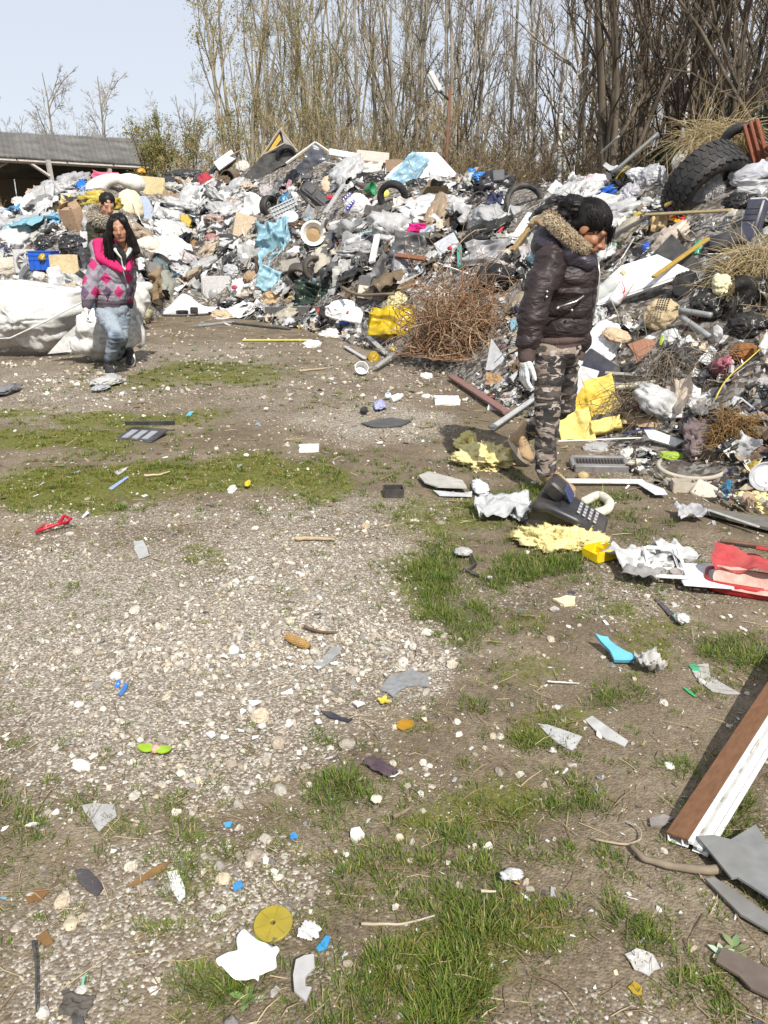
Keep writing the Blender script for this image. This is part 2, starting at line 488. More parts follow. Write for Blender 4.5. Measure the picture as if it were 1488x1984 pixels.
soil=ramp(nt,noi(2.2,8,.7).outputs[0],[(.25,(.098,.074,.048)),(.5,(.185,.146,.10)),(.75,(.30,.25,.182))])
soil2=ramp(nt,noi(70,4).outputs[0],[(.3,(.62,.62,.62)),(.65,(1.15,1.15,1.15))])
c1=mixc(nt,1.0,soil.outputs[0],soil2.outputs[0],'MULTIPLY')
vo=nn(nt,'ShaderNodeTexVoronoi');vo.inputs['Scale'].default_value=150;nt.links.new(tc.outputs['Object'],vo.inputs['Vector'])
vsep=nn(nt,'ShaderNodeSeparateColor');nt.links.new(vo.outputs['Color'],vsep.inputs[0])
gcol=ramp(nt,vsep.outputs[0],[(.0,(.15,.12,.09)),(.45,(.25,.21,.165)),(.8,(.40,.36,.30)),(1,(.58,.54,.48))])
gth=nn(nt,'ShaderNodeMath',operation='ADD');nt.links.new(sep.outputs[2],gth.inputs[0]);nt.links.new(vsep.outputs[1],gth.inputs[1])
gmask=ramp(nt,gth.outputs[0],[(.46,(0,0,0)),(.60,(1,1,1))])
gth.inputs[1].default_value=0
gsc=nn(nt,'ShaderNodeMath',operation='MULTIPLY');nt.links.new(gth.outputs[0],gsc.inputs[0]);gsc.inputs[1].default_value=.5
nt.links.new(gsc.outputs[0],gmask.inputs[0])
c2=mixc(nt,gmask.outputs[0],c1,gcol.outputs[0])
mcol=ramp(nt,noi(55,5).outputs[0],[(.3,(.045,.06,.008)),(.5,(.11,.125,.016)),(.7,(.21,.195,.03))])
def wmask(chan,lo,hi,mx):
 a=nn(nt,'ShaderNodeMath',operation='MULTIPLY_ADD');nt.links.new(noi(5,4,.6).outputs[0],a.inputs[0]);a.inputs[1].default_value=.9;nt.links.new(chan,a.inputs[2])
 c=nn(nt,'ShaderNodeMath',operation='MULTIPLY_ADD');nt.links.new(noi(34,6,.75).outputs[0],c.inputs[0]);c.inputs[1].default_value=1.5;nt.links.new(a.outputs[0],c.inputs[2])
 return ramp(nt,mulh(c.outputs[0]),[(lo/3,(0,0,0)),(hi/3,(mx,mx,mx))])
def mulh(v):
 m_=nn(nt,'ShaderNodeMath',operation='MULTIPLY');nt.links.new(v,m_.inputs[0]);m_.inputs[1].default_value=1/3;return m_.outputs[0]
mmask=wmask(sep.outputs[1],1.65,2.05,.85)
c3=mixc(nt,mmask.outputs[0],c2,mcol.outputs[0])
lmask=wmask(sep.outputs[0],1.75,2.2,.7)
c4=mixc(nt,lmask.outputs[0],c3,(.07,.085,.025))
nt.links.new(c4,b.inputs['Base Color']);b.inputs['Roughness'].default_value=.95;b.inputs['Specular IOR Level'].default_value=.15
bu=nn(nt,'ShaderNodeBump');bu.inputs['Strength'].default_value=.55;bu.inputs['Distance'].default_value=.012
bs=nn(nt,'ShaderNodeMath',operation='MULTIPLY_ADD');nt.links.new(vo.outputs['Distance'],bs.inputs[0]);bs.inputs[1].default_value=-.8;nt.links.new(noi(40,8,.75).outputs[0],bs.inputs[2])
nt.links.new(bs.outputs[0],bu.inputs['Height']);nt.links.new(bu.outputs[0],b.inputs['Normal'])
gme=make_mesh('ground',np.stack([XX.ravel(),YY.ravel(),ZZ.ravel()],-1),[GF],m_ground,True,np.stack([lu,mo,gr],-1))
tag(link('ground',gme),'trampled yard of pale gravel, soil, moss and grass',kind='structure')
rng=np.random.default_rng(5)
def scatter(n,ymin,ymax,power=1.0):
 """points over the yard in view, thinning with distance"""
 u=rng.random(n)
 y=ymin*(ymax/ymin)**(u**power)
 x=(rng.random(n)*2-1)*(y*.54+.25)
 return x,y
def gravel(n,ymin,ymax,rmin,rmax,lvl,name,label,keep_soil=.12):
 x,y=scatter(n,ymin,ymax)
 l,m,g=cover(x,y)
 nz=noise2(x,y,1.6,51,5)*1.1
 pk=np.clip(g*.55+nz*(.25+1.3*g),0,1)**1.6+keep_soil*(1-l)*np.clip(.6+nz,0,1)
 ok=(rng.random(n)<pk)&(heap_h(x,y)<.03)
 x,y=x[ok],y[ok];N=len(x)
 r=rmin*(rmax/rmin)**(rng.random(N)**2.2)
 V,F=ICO[lvl]if lvl>=0 else(np.array([[1.,0,0],[-1,0,0],[0,1,0],[0,-1,0],[0,0,1],[0,0,-1]]),np.array([[0,2,4],[2,1,4],[1,3,4],[3,0,4],[2,0,5],[1,2,5],[3,1,5],[0,3,5]]))
 S=np.stack([r*rng.uniform(.8,1.5,N),r*rng.uniform(.7,1.2,N),r*rng.uniform(.45,.85,N)],-1)
 z=ground_h(x,y)+S[:,2]*.35
 Rm=np.einsum('nij,njk->nik',frame_from_n(norm(rng.normal(size=(N,3))*.35+np.array([0,0,1])),rng.random(N)*6.28),np.repeat(np.eye(3)[None],N,0))
 W,FF=instances(V,F,Rm,S,np.stack([x,y,z],-1))
 W+=(norm(rng.normal(size=W.shape))*np.repeat(r,len(V))[:,None]*(.36 if lvl<=0 else.16))
 pal=np.array([[.61,.555,.465],[.50,.44,.36],[.70,.665,.60],[.38,.32,.25],[.30,.275,.25],[.54,.46,.34]])
 c=pal[rng.choice(6,N,p=[.28,.24,.16,.15,.08,.09])]*rng.uniform(.62,1.15,N)[:,None]
 me=make_mesh(name,W,[FF],mat_col('limestone_grit',.9,.2,60,.25,.25,120),False,np.repeat(c,len(V),0))
 tag(link(name,me),label,'gravel',kind='stuff')
gravel(15500,1.0,3.4,.0022,.0120,0,'gravel','pale limestone gravel strewn over the near part of the yard')
gravel(50000,2.4,9.0,.0032,.0120,0,'gravel','pale limestone gravel strewn over the middle of the yard')
gravel(1500,1.0,7.0,.008,.020,1,'gravel','larger pale stones lying singly over the gravel and soil',.25)
gravel(34000,1.0,5.5,.0013,.0040,-1,'grit','fine pale grit and crumbs bedded in the soil of the yard',.55)
gravel(13000,7.0,17.0,.009,.028,0,'gravel','pale stones and crumbs scattered towards the foot of the heap',.25)
def blades(x,y,z,h,wd,lean,az,bend,c0,c1):
 N=len(x)
 d=np.stack([np.cos(az),np.sin(az),np.zeros(N)],-1);s=np.stack([-np.sin(az),np.cos(az),np.zeros(N)],-1)
 up=np.array([0,0,1.])
 p0=np.stack([x,y,z],-1)
 p1=p0+h[:,None]*(.55*up*np.cos(lean)[:,None]+.55*d*np.sin(lean)[:,None])
 l2=lean+bend
 p2=p1+h[:,None]*(.5*up*np.cos(l2)[:,None]+.5*d*np.sin(l2)[:,None])
 w=wd[:,None]
 V=np.stack([p0-s*w,p0+s*w,p1-s*w*.8,p1+s*w*.8,p2],1).reshape(-1,3)
 F=np.array([[0,1,3],[0,3,2],[2,3,4]])
 FF=(F[None]+(np.arange(N)*5)[:,None,None]).reshape(-1,3)
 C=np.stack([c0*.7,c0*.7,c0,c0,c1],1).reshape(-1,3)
 return V,FF,C
m_grass=mat_col('grass_blade',.6,.3,3,.1,0,1,trans=.3)
def grass(name,label,n_tuft,ymin,ymax,per,hrange,wid,which,seed):
 global rng
 rng=np.random.default_rng(seed)
 x,y=scatter(n_tuft,ymin,ymax)
 l,m,g=cover(x,y)
 v=l if which==0 else m
 nz=noise2(x,y,6,61,3)
 nz=nz+.9*noise2(x,y,13,67,2)
 ok=(rng.random(n_tuft)<np.clip(v*1.1+nz*.75-.16,0,1)**1.3+(.045 if which==0 else.05))&(heap_h(x,y)<.05)
 x,y,v=x[ok],y[ok],v[ok]
 T=len(x)
 big=rng.uniform(.45,1.3,T)*(.5+.6*v)
 k=np.repeat(np.arange(T),per)
 N=len(k)
 rad=(.035 if which==0 else.02)*big[k]
 a=rng.random(N)*6.28;rr=np.sqrt(rng.random(N))*rad
 bx,by=x[k]+np.cos(a)*rr,y[k]+np.sin(a)*rr
 h=rng.uniform(hrange[0],hrange[1],N)*big[k]
 lean=np.abs(rng.normal(0,.45,N))+rr/np.maximum(rad,1e-4)*.35
 az=a+rng.normal(0,.7,N)
 if which==0:
  pal=np.array([[.085,.165,.014],[.135,.20,.02],[.20,.22,.035],[.05,.11,.014],[.38,.32,.15]])
  ci=rng.choice(5,N,p=[.30,.26,.18,.14,.12])
  tip=np.array([.30,.31,.08])
 else:
  pal=np.array([[.15,.175,.02],[.22,.205,.03],[.09,.125,.018],[.27,.20,.045],[.36,.30,.14]])
  ci=rng.choice(5,N,p=[.33,.27,.18,.12,.10])
  tip=np.array([.30,.25,.08])
 c0=pal[ci]*rng.uniform(.75,1.2,T)[k][:,None]
 c1=c0*.6+tip*.4
 wv=wid*rng.uniform(.6,1.2,N)*np.clip(by/3,1,2.6)
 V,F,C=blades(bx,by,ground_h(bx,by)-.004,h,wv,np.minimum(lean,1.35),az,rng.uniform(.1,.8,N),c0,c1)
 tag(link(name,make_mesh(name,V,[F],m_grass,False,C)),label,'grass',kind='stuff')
 return T
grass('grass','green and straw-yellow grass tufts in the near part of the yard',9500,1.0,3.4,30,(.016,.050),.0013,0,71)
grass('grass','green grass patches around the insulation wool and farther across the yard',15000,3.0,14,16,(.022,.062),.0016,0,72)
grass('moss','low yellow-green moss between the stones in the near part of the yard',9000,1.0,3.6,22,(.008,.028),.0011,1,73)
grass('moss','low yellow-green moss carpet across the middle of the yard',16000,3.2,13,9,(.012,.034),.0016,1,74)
# ================================================================== THE HEAP ITSELF
hs=np.linspace(-.62,.80,220);ht=np.concatenate([np.linspace(-.04,1.2,110),np.linspace(1.24,1.8,12)])
SS,TT=np.meshgrid(hs,ht)
HY=np.interp(SS,_s,_db)+TT*(np.interp(SS,_s,_dc)-np.interp(SS,_s,_db));HX=SS*HY
HZ=heap_h(HX,HY)
ii=(np.arange(len(ht)-1)*len(hs))[:,None]+np.arange(len(hs)-1)[None]
HF=np.stack([ii,ii+1,ii+len(hs)+1,ii+len(hs)],-1).reshape(-1,4)
m_core,nt,b=nodes_of('compacted_waste')
tc=nn(nt,'ShaderNodeTexCoord')
def noi2(scale,det=5,rough=.6):
 n=nn(nt,'ShaderNodeTexNoise');n.inputs['Scale'].default_value=scale;n.inputs['Detail'].default_value=det;n.inputs['Roughness'].default_value=rough
 nt.links.new(tc.outputs['Object'],n.inputs['Vector']);return n
vo=nn(nt,'ShaderNodeTexVoronoi');vo.inputs['Scale'].default_value=26;nt.links.new(tc.outputs['Object'],vo.inputs['Vector'])
vs=nn(nt,'ShaderNodeSeparateColor');nt.links.new(vo.outputs['Color'],vs.inputs[0])
cc=ramp(nt,vs.outputs[0],[(0,(.02,.02,.02)),(.25,(.07,.06,.055)),(.5,(.24,.20,.16)),(.72,(.50,.48,.45)),(1,(.72,.71,.69))])
c5=mixc(nt,noi2(3,8).outputs[0],cc.outputs[0],(.16,.13,.10))
nt.links.new(c5,b.inputs['Base Color']);b.inputs['Roughness'].default_value=.9
bu=nn(nt,'ShaderNodeBump');bu.inputs['Strength'].default_value=1;bu.inputs['Distance'].default_value=.06
nt.links.new(noi2(14,8,.8).outputs[0],bu.inputs['Height']);nt.links.new(bu.outputs[0],b.inputs['Normal'])
tag(link('rubbish_heap',make_mesh('rubbish_heap',np.stack([HX.ravel(),HY.ravel(),HZ.ravel()],-1),[HF],m_core,True)),'dark compacted rubbish showing between the loose pieces of the heap','rubbish heap',kind='stuff')
def crumple_blob(lvl,seed,flat=.55,amp=.45,freq=1.7):
 V,F=ICO[lvl]
 V=V.copy()
 r=1+amp*(1-2*np.abs(fbm(V*freq+seed*3.1,2,seed)))*.6+amp*.7*fbm(V*freq*.7+seed,2,seed+9)
 r+=amp*.35*(1-2*np.abs(vnoise(V*freq*3.3+seed,seed+4)))
 V=V*r[:,None]*np.array([.5,.5*(.7+.5*((seed*7919)%10)/10),.5*flat])
 return V,F
def crumple_sheet(n,seed,amp=.16,freq=2.2,ragged=.2,fold=.3):
 V,F=gridmesh(n,n)
 p=V*freq+seed*5.3
 q=V*np.array([1,.35,1])
 ca,sa=math.cos(seed*1.7),math.sin(seed*1.7)
 a=V[:,0]*ca+V[:,1]*sa
 V[:,2]=amp*(1-2*np.abs(vnoise(p,seed)))+amp*.5*(1-2*np.abs(vnoise(p*2.3,seed+3)))+fold*a*a*(1 if seed%2 else-1)+amp*.6*np.abs(a+.1)
 V[:,:2]*=(1+ragged*vnoise(np.c_[V[:,:2]*3+seed,np.zeros(len(V))],seed+5))[:,None]
 V[:,:2]+=.06*np.stack([vnoise(p*1.3+4,seed+6),vnoise(p*1.3+9,seed+7)],-1)
 return V,F
def shard(seed,n=6,th=.05):
 r_=np.random.default_rng(seed+900)
 a=np.sort(r_.random(n)*6.28);rad=r_.uniform(.3,.55,n)
 g=G();g.prism(np.stack([np.cos(a)*rad,np.sin(a)*rad*.7],-1),th)
 V=np.concatenate(g.V)
 V[:,2]+=.12*(V[:,0]**2)*r_.uniform(-1,1)
 F=[]
 for f in g.F:
  for k in range(1,f.shape[1]-1):
   F.append(np.stack([f[:,0],f[:,k],f[:,k+1]],-1))
 return V,np.concatenate(F)
def tri(F):
 return np.concatenate([F[:,[0,1,2]],F[:,[0,2,3]]])
VAR={'bag':[crumple_blob(2,k,.42,.85,2.6)for k in range(10)],'lump':[crumple_blob(1,k+20,.5,.8,2.4)for k in range(8)],'sheet':[(lambda vf:(vf[0],tri(vf[1])))(crumple_sheet(9,k,.15,3.1))for k in range(10)],'flap':[(lambda vf:(vf[0],tri(vf[1])))(crumple_sheet(5,k+40,.06,1.6,.25,.25))for k in range(6)],'shard':[shard(k)for k in range(10)],}
_st=[]
for k in range(4):
 g=G();c=np.array([[-.5,0,0],[-.15,.03*(k-1.5),.02],[.2,-.02*k,.03],[.5,.03,0]])
 g.tube(c,[.03,.035,.03,.025],4);V_=np.concatenate(g.V)
 F_=tri(np.concatenate([f for f in g.F if f.shape[1]==4]))
 _st.append((V_*np.array([1,.6 if k%2 else 1.2,.5]),F_))
VAR['stick']=_st
def _tris(g):
 return np.concatenate(g.V),np.concatenate([np.stack([f[:,0],f[:,k],f[:,k+1]],-1)for f in g.F for k in range(1,f.shape[1]-1)])
VAR['box']=[_tris(G().box((0,0,0),d_))for d_ in((.9,.6,.3),(.8,.35,.35),(1.1,.8,.12),(.6,.6,.5))]
VAR['bottle']=[_tris(G().lathe(np.array(p_)*.06,8,T=rotm('Y',R(90))))for p_ in(((.1,-8),(3,-8),(3,3),(1.2,6),(1.2,8),(.1,8)),((.1,-4),(3,-4),(4,4),(3.6,4),(2.7,-3),(.1,-3)),((.1,-5),(2.6,-5),(2.6,5),(.1,5)))]
PAL=np.array([[.70,.70,.70],[.59,.59,.58],[.56,.55,.53],[.36,.35,.34],[.045,.045,.05],[.018,.018,.02],[.12,.12,.13],[.52,.43,.32],[.40,.29,.19],[.62,.55,.44],[.22,.15,.10],[.10,.36,.62],[.30,.55,.66],[.62,.47,.08],[.50,.05,.07],[.55,.20,.27],[.06,.28,.16],[.05,.06,.16],[.20,.17,.13]])
PW_TOP=np.array([.26,.15,.08,.05,.10,.09,.05,.06,.03,.06,.02,.005,.010,.005,.005,.006,.003,.012,.03])
PW_LOW=np.array([.19,.13,.09,.07,.09,.08,.06,.07,.06,.05,.07,.004,.006,.006,.004,.004,.002,.015,.09])
PW_DIRT=np.array([.05,.05,.06,.07,.10,.12,.06,.07,.12,.05,.16,.004,.005,.008,.004,.005,.003,.015,.20])
m_lit=mat_col('loose_litter',.55,.35,9.,.35,.15,25.)
m_film=mat_col('loose_film',.25,.5,7.,.3,.25,30.,trans=.2)
CLEAR=[]
def clear_of_items(x,y,sz_px=.8):
 px,py=topix(np.stack([x,y,surf(x,y)],-1))
 ok=np.ones(len(x),bool)
 for(cx,cy,w,h)in CLEAR:
  ok&=((px-cx)/(w*sz_px))**2+((py-cy)/(h*sz_px))**2>1
 return ok
def litter(name,label,kinds,n,dens_seed,smin,smax,material,tmin=-.06,tmax=1.2,lift=.05,tilt=.55,yr=(3.2,24),power=1.0,wpal=None,cat='litter',smooth=False):
 rg=np.random.default_rng(dens_seed)
 s=rg.uniform(-.56,.62,n*3);t=rg.uniform(tmin,tmax,n*3)
 db,dc=np.interp(s,_s,_db),np.interp(s,_s,_dc)
 y=db+t*(dc-db);x=s*y
 w=y*(dc-db);w=w/y**(.9*power)
 ok=(rg.random(n*3)<w/w.max())&(y>yr[0])&(y<yr[1])
 ok&=clear_of_items(x,y,sz_px=.62)
 x,y,s,t=[k[ok][:n]for k in(x,y,s,t)]
 N=len(x)
 z=np.maximum(surf(x,y),ground_h(x,y))
 nr=surf_n(x,y)
 sz=smin*(smax/smin)**(rg.random(N)**1.6)*np.clip(y/9,.62,1.5)
 fringe=np.clip(1-np.abs(t)*6,0,1)*(t<.06)
 sz=sz*(1-.45*fringe)
 nrm=norm(nr+rg.normal(0,tilt,(N,3)))
 p=np.stack([x,y,z],-1)+nr*(rg.uniform(-.3,1,N)*lift+sz*.08)[:,None]
 Rm=frame_from_n(nrm,rg.random(N)*6.28)
 dirt=np.clip((s-.27)*5,0,1)*np.clip(1.1-t*1.15,0,1)
 low=np.clip(.9-t*1.6,0,1)
 col=np.empty((N,3))
 rnd=rg.random(N)
 for k,W_ in((0,PW_TOP),(1,PW_LOW),(2,PW_DIRT)):
  sel=(rnd<dirt*.8)if k==2 else((rnd>=dirt*.8)&((rg.random(N)<low)if k else np.ones(N,bool)))
  if wpal is not None and k<2:W_=wpal
  if sel.any():col[sel]=PAL[rg.choice(len(PAL),sel.sum(),p=W_/W_.sum())]
 col*=rg.uniform(.75,1.08,N)[:,None]
 col=np.clip(col,.012,.84)
 Vs,Fs,Cs,o=[],[],[],0
 ki=rg.integers(0,len(kinds),N)
 for a,kd in enumerate(kinds):
  vi=rg.integers(0,len(VAR[kd]),N)
  for b_,(V,F)in enumerate(VAR[kd]):
   q=(ki==a)&(vi==b_)
   if not q.any():continue
   M_=q.sum()
   S=sz[q][:,None]*np.stack([rg.uniform(.8,1.5,M_),rg.uniform(.6,1.1,M_),rg.uniform(.7,1.2,M_)],-1)
   if kd=='stick':S=S*np.array([2.6,1,1])
   W,FF=instances(V,F,Rm[q],S,p[q])
   Vs.append(W);Fs.append(FF+o);Cs.append(np.repeat(col[q],len(V),0));o+=len(W)
 me=make_mesh(name,np.concatenate(Vs),[np.concatenate(Fs)],material,smooth,np.concatenate(Cs))
 tag(link(name,me),label,cat,kind='stuff')
# ================================================================== TREES
def grow_tree(seed,height,r0,stems=1,spread=.12,lv=(7,6,5),ratio=(.42,.45,.45),ang=(.55,.7,.8),up=.25,tstart=.25,twig_r=.006,sweep=0.0):
 """returns (trunk tubes, list of finer tubes) as point/radius arrays"""
 rg=np.random.default_rng(seed)
 m=9
 P=np.zeros((stems,m,3));Rr=np.zeros((stems,m))
 t=np.linspace(0,1,m)
 for k in range(stems):
  a=rg.random()*6.28
  lean=spread*rg.uniform(.3,1.3)*(1 if stems>1 else.35)
  h=height*rg.uniform(.75,1.0)if k else height
  d=np.array([math.cos(a),math.sin(a)])
  w=np.cumsum(rg.normal(0,.012*h,(m,2)),0)
  P[k,:,:2]=d*(lean*h*t**1.2)[:,None]+w*t[:,None]+(d*.18 if stems>1 else 0)
  P[k,:,2]=h*t-.25
  Rr[k]=r0*(1 if k==0 else rg.uniform(.55,.9))*(1-t*.88)
 out=[(P,Rr)]
 par_P,par_R=P,Rr
 for L,(nc,rt,an)in enumerate(zip(lv,ratio,ang)):
  B=len(par_P);m0=par_P.shape[1]
  k=np.repeat(np.arange(B),nc);N=len(k)
  tt=rg.uniform(tstart if L==0 else.15,.98,N)
  f=tt*(m0-1);i=np.minimum(f.astype(int),m0-2);fr=(f-i)[:,None]
  p=par_P[k,i]*(1-fr)+par_P[k,i+1]*fr
  d=norm(par_P[k,i+1]-par_P[k,i])
  plen=np.linalg.norm(par_P[:,-1]-par_P[:,0],axis=1)[k]
  pr=par_R[k,i]*(1-fr[:,0])+par_R[k,i+1]*fr[:,0]
  rv=norm(np.cross(d,norm(rg.normal(size=(N,3)))))
  th=an*rg.uniform(.6,1.3,N)
  nd=norm(d*np.cos(th)[:,None]+rv*np.sin(th)[:,None]+np.array([0,0,up]))
  ln=plen*rt*rg.uniform(.5,1.2,N)*(1.15-.6*tt)
  mm=5 if L==0 else(4 if L==1 else 3)
  Q=np.zeros((N,mm,3));Q[:,0]=p
  cur=nd
  for s_ in range(1,mm):
   cur=norm(cur+rg.normal(0,.16,(N,3))+np.array([0,0,up*.35-sweep]))
   Q[:,s_]=Q[:,s_-1]+cur*(ln/(mm-1))[:,None]
  r_=np.maximum(np.minimum(pr*.62,.012*ln+.004),twig_r)
  RR=r_[:,None]*(1-np.linspace(0,1,mm)*.6)[None]
  RR=np.maximum(RR,twig_r*.7)
  out.append((Q,RR))
  par_P,par_R=Q,RR
 return out
def bark(name,c1,c2,scale=6.,band=False):
 m,nt,b=nodes_of(name)
 tc=nn(nt,'ShaderNodeTexCoord')
 mp=nn(nt,'ShaderNodeMapping');mp.inputs['Scale'].default_value=(1,1,3.5 if band else.25)
 nt.links.new(tc.outputs['Object'],mp.inputs[0])
 n1=nn(nt,'ShaderNodeTexNoise');n1.inputs['Scale'].default_value=scale;n1.inputs['Detail'].default_value=6
 nt.links.new(mp.outputs[0],n1.inputs['Vector'])
 r1=ramp(nt,n1.outputs[0],[(.35,c1),(.62,c2)])
 nt.links.new(r1.outputs[0],b.inputs['Base Color']);b.inputs['Roughness'].default_value=.9;b.inputs['Specular IOR Level'].default_value=.15
 return m
B_GREY=bark('bark_grey',(.15,.13,.10),(.33,.295,.235))
B_TAN=bark('bark_tan',(.15,.125,.085),(.32,.275,.195))
B_DARK=bark('bark_dark',(.05,.041,.031),(.13,.105,.078))  # for the dark trees, shade of the right-hand wood is put into this colour
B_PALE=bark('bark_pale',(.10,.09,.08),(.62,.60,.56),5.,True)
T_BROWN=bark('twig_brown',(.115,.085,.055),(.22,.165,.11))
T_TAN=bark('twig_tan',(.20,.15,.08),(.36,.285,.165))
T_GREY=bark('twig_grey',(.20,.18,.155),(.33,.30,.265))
T_DARK=bark('twig_dark',(.045,.036,.027),(.105,.083,.06))  # twigs of the right-hand wood, its shade held in their darker colour
m_leaf=mat_col('spring_leaf',.6,.3,1.2,.2,0,1,trans=.35)
def leaf_mass(Q,n,size,cols,seed,jitter=.12):
 rg=np.random.default_rng(seed)
 N=len(Q)
 k=rg.integers(0,N,n);j=rg.integers(0,Q.shape[1]-1,n);f=rg.random((n,1))
 p=Q[k,j]*(1-f)+Q[k,j+1]*f+rg.normal(0,jitter,(n,3))
 Rm=randrot(rg,n)
 V=np.array([[-.5,0,0],[0,-.28,.05],[.5,0,0],[0,.28,.05]]);F=np.array([[0,1,2],[0,2,3]])
 S=(size*rg.uniform(.6,1.4,n))[:,None]*np.ones((1,3))
 W,FF=instances(V,F,Rm,S,p)
 c=np.asarray(cols)[rg.integers(0,len(cols),n)]*rg.uniform(.7,1.2,n)[:,None]
 return W,FF,np.repeat(c,4,0)
def tree_meshes(seed,bark_m,twig_m,leaves=None,**kw):
 parts=grow_tree(seed,**kw)
 g=G()
 V,F=tubes_np(*parts[0],7);g.add(V,F)
 V,F=tubes_np(*parts[1],4);g.add(V,F)
 me_t=make_mesh('trunk',np.concatenate(g.V),[np.concatenate(g.F)],bark_m,True)
 g=G()
 for Q,RR in parts[2:]:
  V,F=tubes_np(Q,RR,3);g.add(V,F)
 me_c=make_mesh('crown',np.concatenate(g.V),[np.concatenate(g.F)],twig_m,False)
 me_l=None
 if leaves:
  n,size,cols=leaves
  W,FF,c=leaf_mass(parts[-1][0],n,size,cols,seed+5)
  me_l=make_mesh('leaves',W,[FF],m_leaf,False,c)
 return me_t,me_c,me_l
OLIVE=[(.27,.27,.07),(.33,.30,.09),(.22,.23,.06),(.36,.31,.11)]
GREEN=[(.12,.17,.04),(.17,.22,.05),(.22,.25,.08),(.09,.13,.04)]
EVER=[(.025,.045,.018),(.035,.055,.02),(.05,.06,.02)]
TREE={'grey':[tree_meshes(200+k,B_GREY,T_GREY,None,height=13+k,r0=.075,lv=(11,7,6),ratio=(.26,.42,.45),ang=(.6,.7,.8),up=.2,tstart=.15,twig_r=.0065)for k in range(2)],'tan':[tree_meshes(230+k,B_TAN,T_TAN,(9000,.05,OLIVE),height=12+k,r0=.08,stems=4+k,spread=.16,lv=(8,7,5),ratio=(.26,.42,.5),ang=(.5,.6,.7),up=.3,tstart=.12,twig_r=.006)for k in range(3)],'multi':[tree_meshes(260+k,B_GREY,T_BROWN,(700,.06,OLIVE),height=14,r0=.085,stems=3,spread=.12,lv=(10,7,6),ratio=(.28,.42,.45),ang=(.55,.7,.8),up=.22,tstart=.15,twig_r=.0065)for k in range(2)],'dark':[tree_meshes(290+k,B_DARK,T_DARK,None,height=14,r0=.10,stems=1+k,spread=.12,lv=(12,8,6),ratio=(.32,.45,.45),ang=(.6,.7,.75),up=.2,tstart=.08,twig_r=.0075)for k in range(2)],'birch':[tree_meshes(320+k,B_PALE,T_BROWN,None,height=11,r0=.085,lv=(14,8,7),ratio=(.22,.42,.45),ang=(.55,.6,.7),up=.15,tstart=.35,twig_r=.0055)for k in range(2)],'far':[tree_meshes(350+k,B_GREY,T_GREY,None,height=13,r0=.22,stems=1,lv=(14,9,8),ratio=(.40,.42,.42),ang=(1.0,.8,.8),up=.12,tstart=.3,twig_r=.014)for k in range(2)],'green':[tree_meshes(380,B_DARK,T_BROWN,(22000,.08,GREEN[2:3]+OLIVE+OLIVE),height=6.6,r0=.10,stems=12,spread=.30,lv=(11,8,6),ratio=(.27,.45,.45),ang=(.7,.7,.8),up=.2,tstart=.15,twig_r=.009)],'brush':[tree_meshes(400+k,T_TAN,T_TAN,(300,.06,OLIVE),height=3.4+.4*k,r0=.028,stems=16,spread=.38,lv=(6,5,4),ratio=(.38,.45,.5),ang=(.45,.55,.7),up=.25,tstart=.1,twig_r=.0055)for k in range(2)],'bramble':[tree_meshes(430+k,T_BROWN,T_BROWN,(350,.06,OLIVE),height=3.4,r0=.026,stems=15,spread=.5,lv=(6,5,5),ratio=(.42,.45,.5),ang=(.55,.65,.8),up=.1,tstart=.1,twig_r=.0055,sweep=.05)for k in range(2)],'ever':[tree_meshes(460+k,B_DARK,T_DARK,(9000,.13,EVER),height=4.6-k,r0=.06,stems=5,spread=.35,lv=(10,7,5),ratio=(.42,.45,.45),ang=(.8,.7,.8),up=.1,tstart=.05,twig_r=.007)for k in range(2)],}
rgT=np.random.default_rng(77)
def plant(kind,name,px,y,label,cat='tree',group=None,hs=1.0,v=None,rz=None):
 """plant a tree or shrub on the column px at distance y"""
 x=(px-744)/FPX*y/1.065
 vs=TREE[kind]
 t,c,l=vs[int(rgT.integers(len(vs)))if v is None else v]
 o=empty(name,(x,y,-.05))
 o.rotation_euler=(0,0,float(rgT.random()*6.28)if rz is None else rz)
 o.scale=(hs,hs,hs)
 link('trunk' if cat=='tree' else 'stems',t,o)
 link('crown' if cat=='tree' else 'twigs',c,o)
 if l is not None:link('leaves',l,o)
 tag(o,label,cat,group)
 return o
for px,y,hs,lab in[(36,66,.80,'rounded bare tree at the far left above the shed roof'),(122,62,.92,'tallest bare tree standing behind the middle of the shed roof'),(212,60,.88,'bare tree behind the shed roof with an upright trunk and wide crown'),(165,68,.75,'low bare tree between the two tallest behind the shed'),(78,72,.72,'small thin bare tree just left of the tallest behind the shed')]:
 plant('far','bare_tree',px,y,lab,hs=hs,group='bare trees behind the shed')
for i_,(px,y,hs)in enumerate(sorted([(-40,70,.9),(255,66,.72),(285,70,.75),(10,75,.7),(100,78,.72),(190,80,.8),(240,75,.7),(320,66,.8),(375,60,.85),(145,82,.75),(55,80,.7)])):
 hs*=.95
 plant('far','bare_tree',px,y,'distant bare tree behind the shed, %s from the left of the faint back row'%['first','second','third','fourth','fifth','sixth','seventh','eighth','ninth','tenth','eleventh'][i_],hs=hs,group='distant bare trees behind the shed')
plant('green','leafing_tree',352,36,'round olive-green tree leafing out beside the end of the shed',hs=.92,v=0,rz=2.0)
plant('brush','brown_shrub',22,26,'brown twiggy shrub before the open front of the shed','shrub',hs=.75)
plant('tan','willow_tree',470,27,'pale many-stemmed willow with yellow-green buds, leftmost of the wood',hs=1.08,v=0)
plant('tan','willow_tree',575,30,'tan willow with leaning slender stems behind the tented black panel',hs=1.0,v=1)
plant('tan','willow_tree',660,33,'tall willow with hazy yellow buds between the black panel and lamp',hs=1.05,v=2)
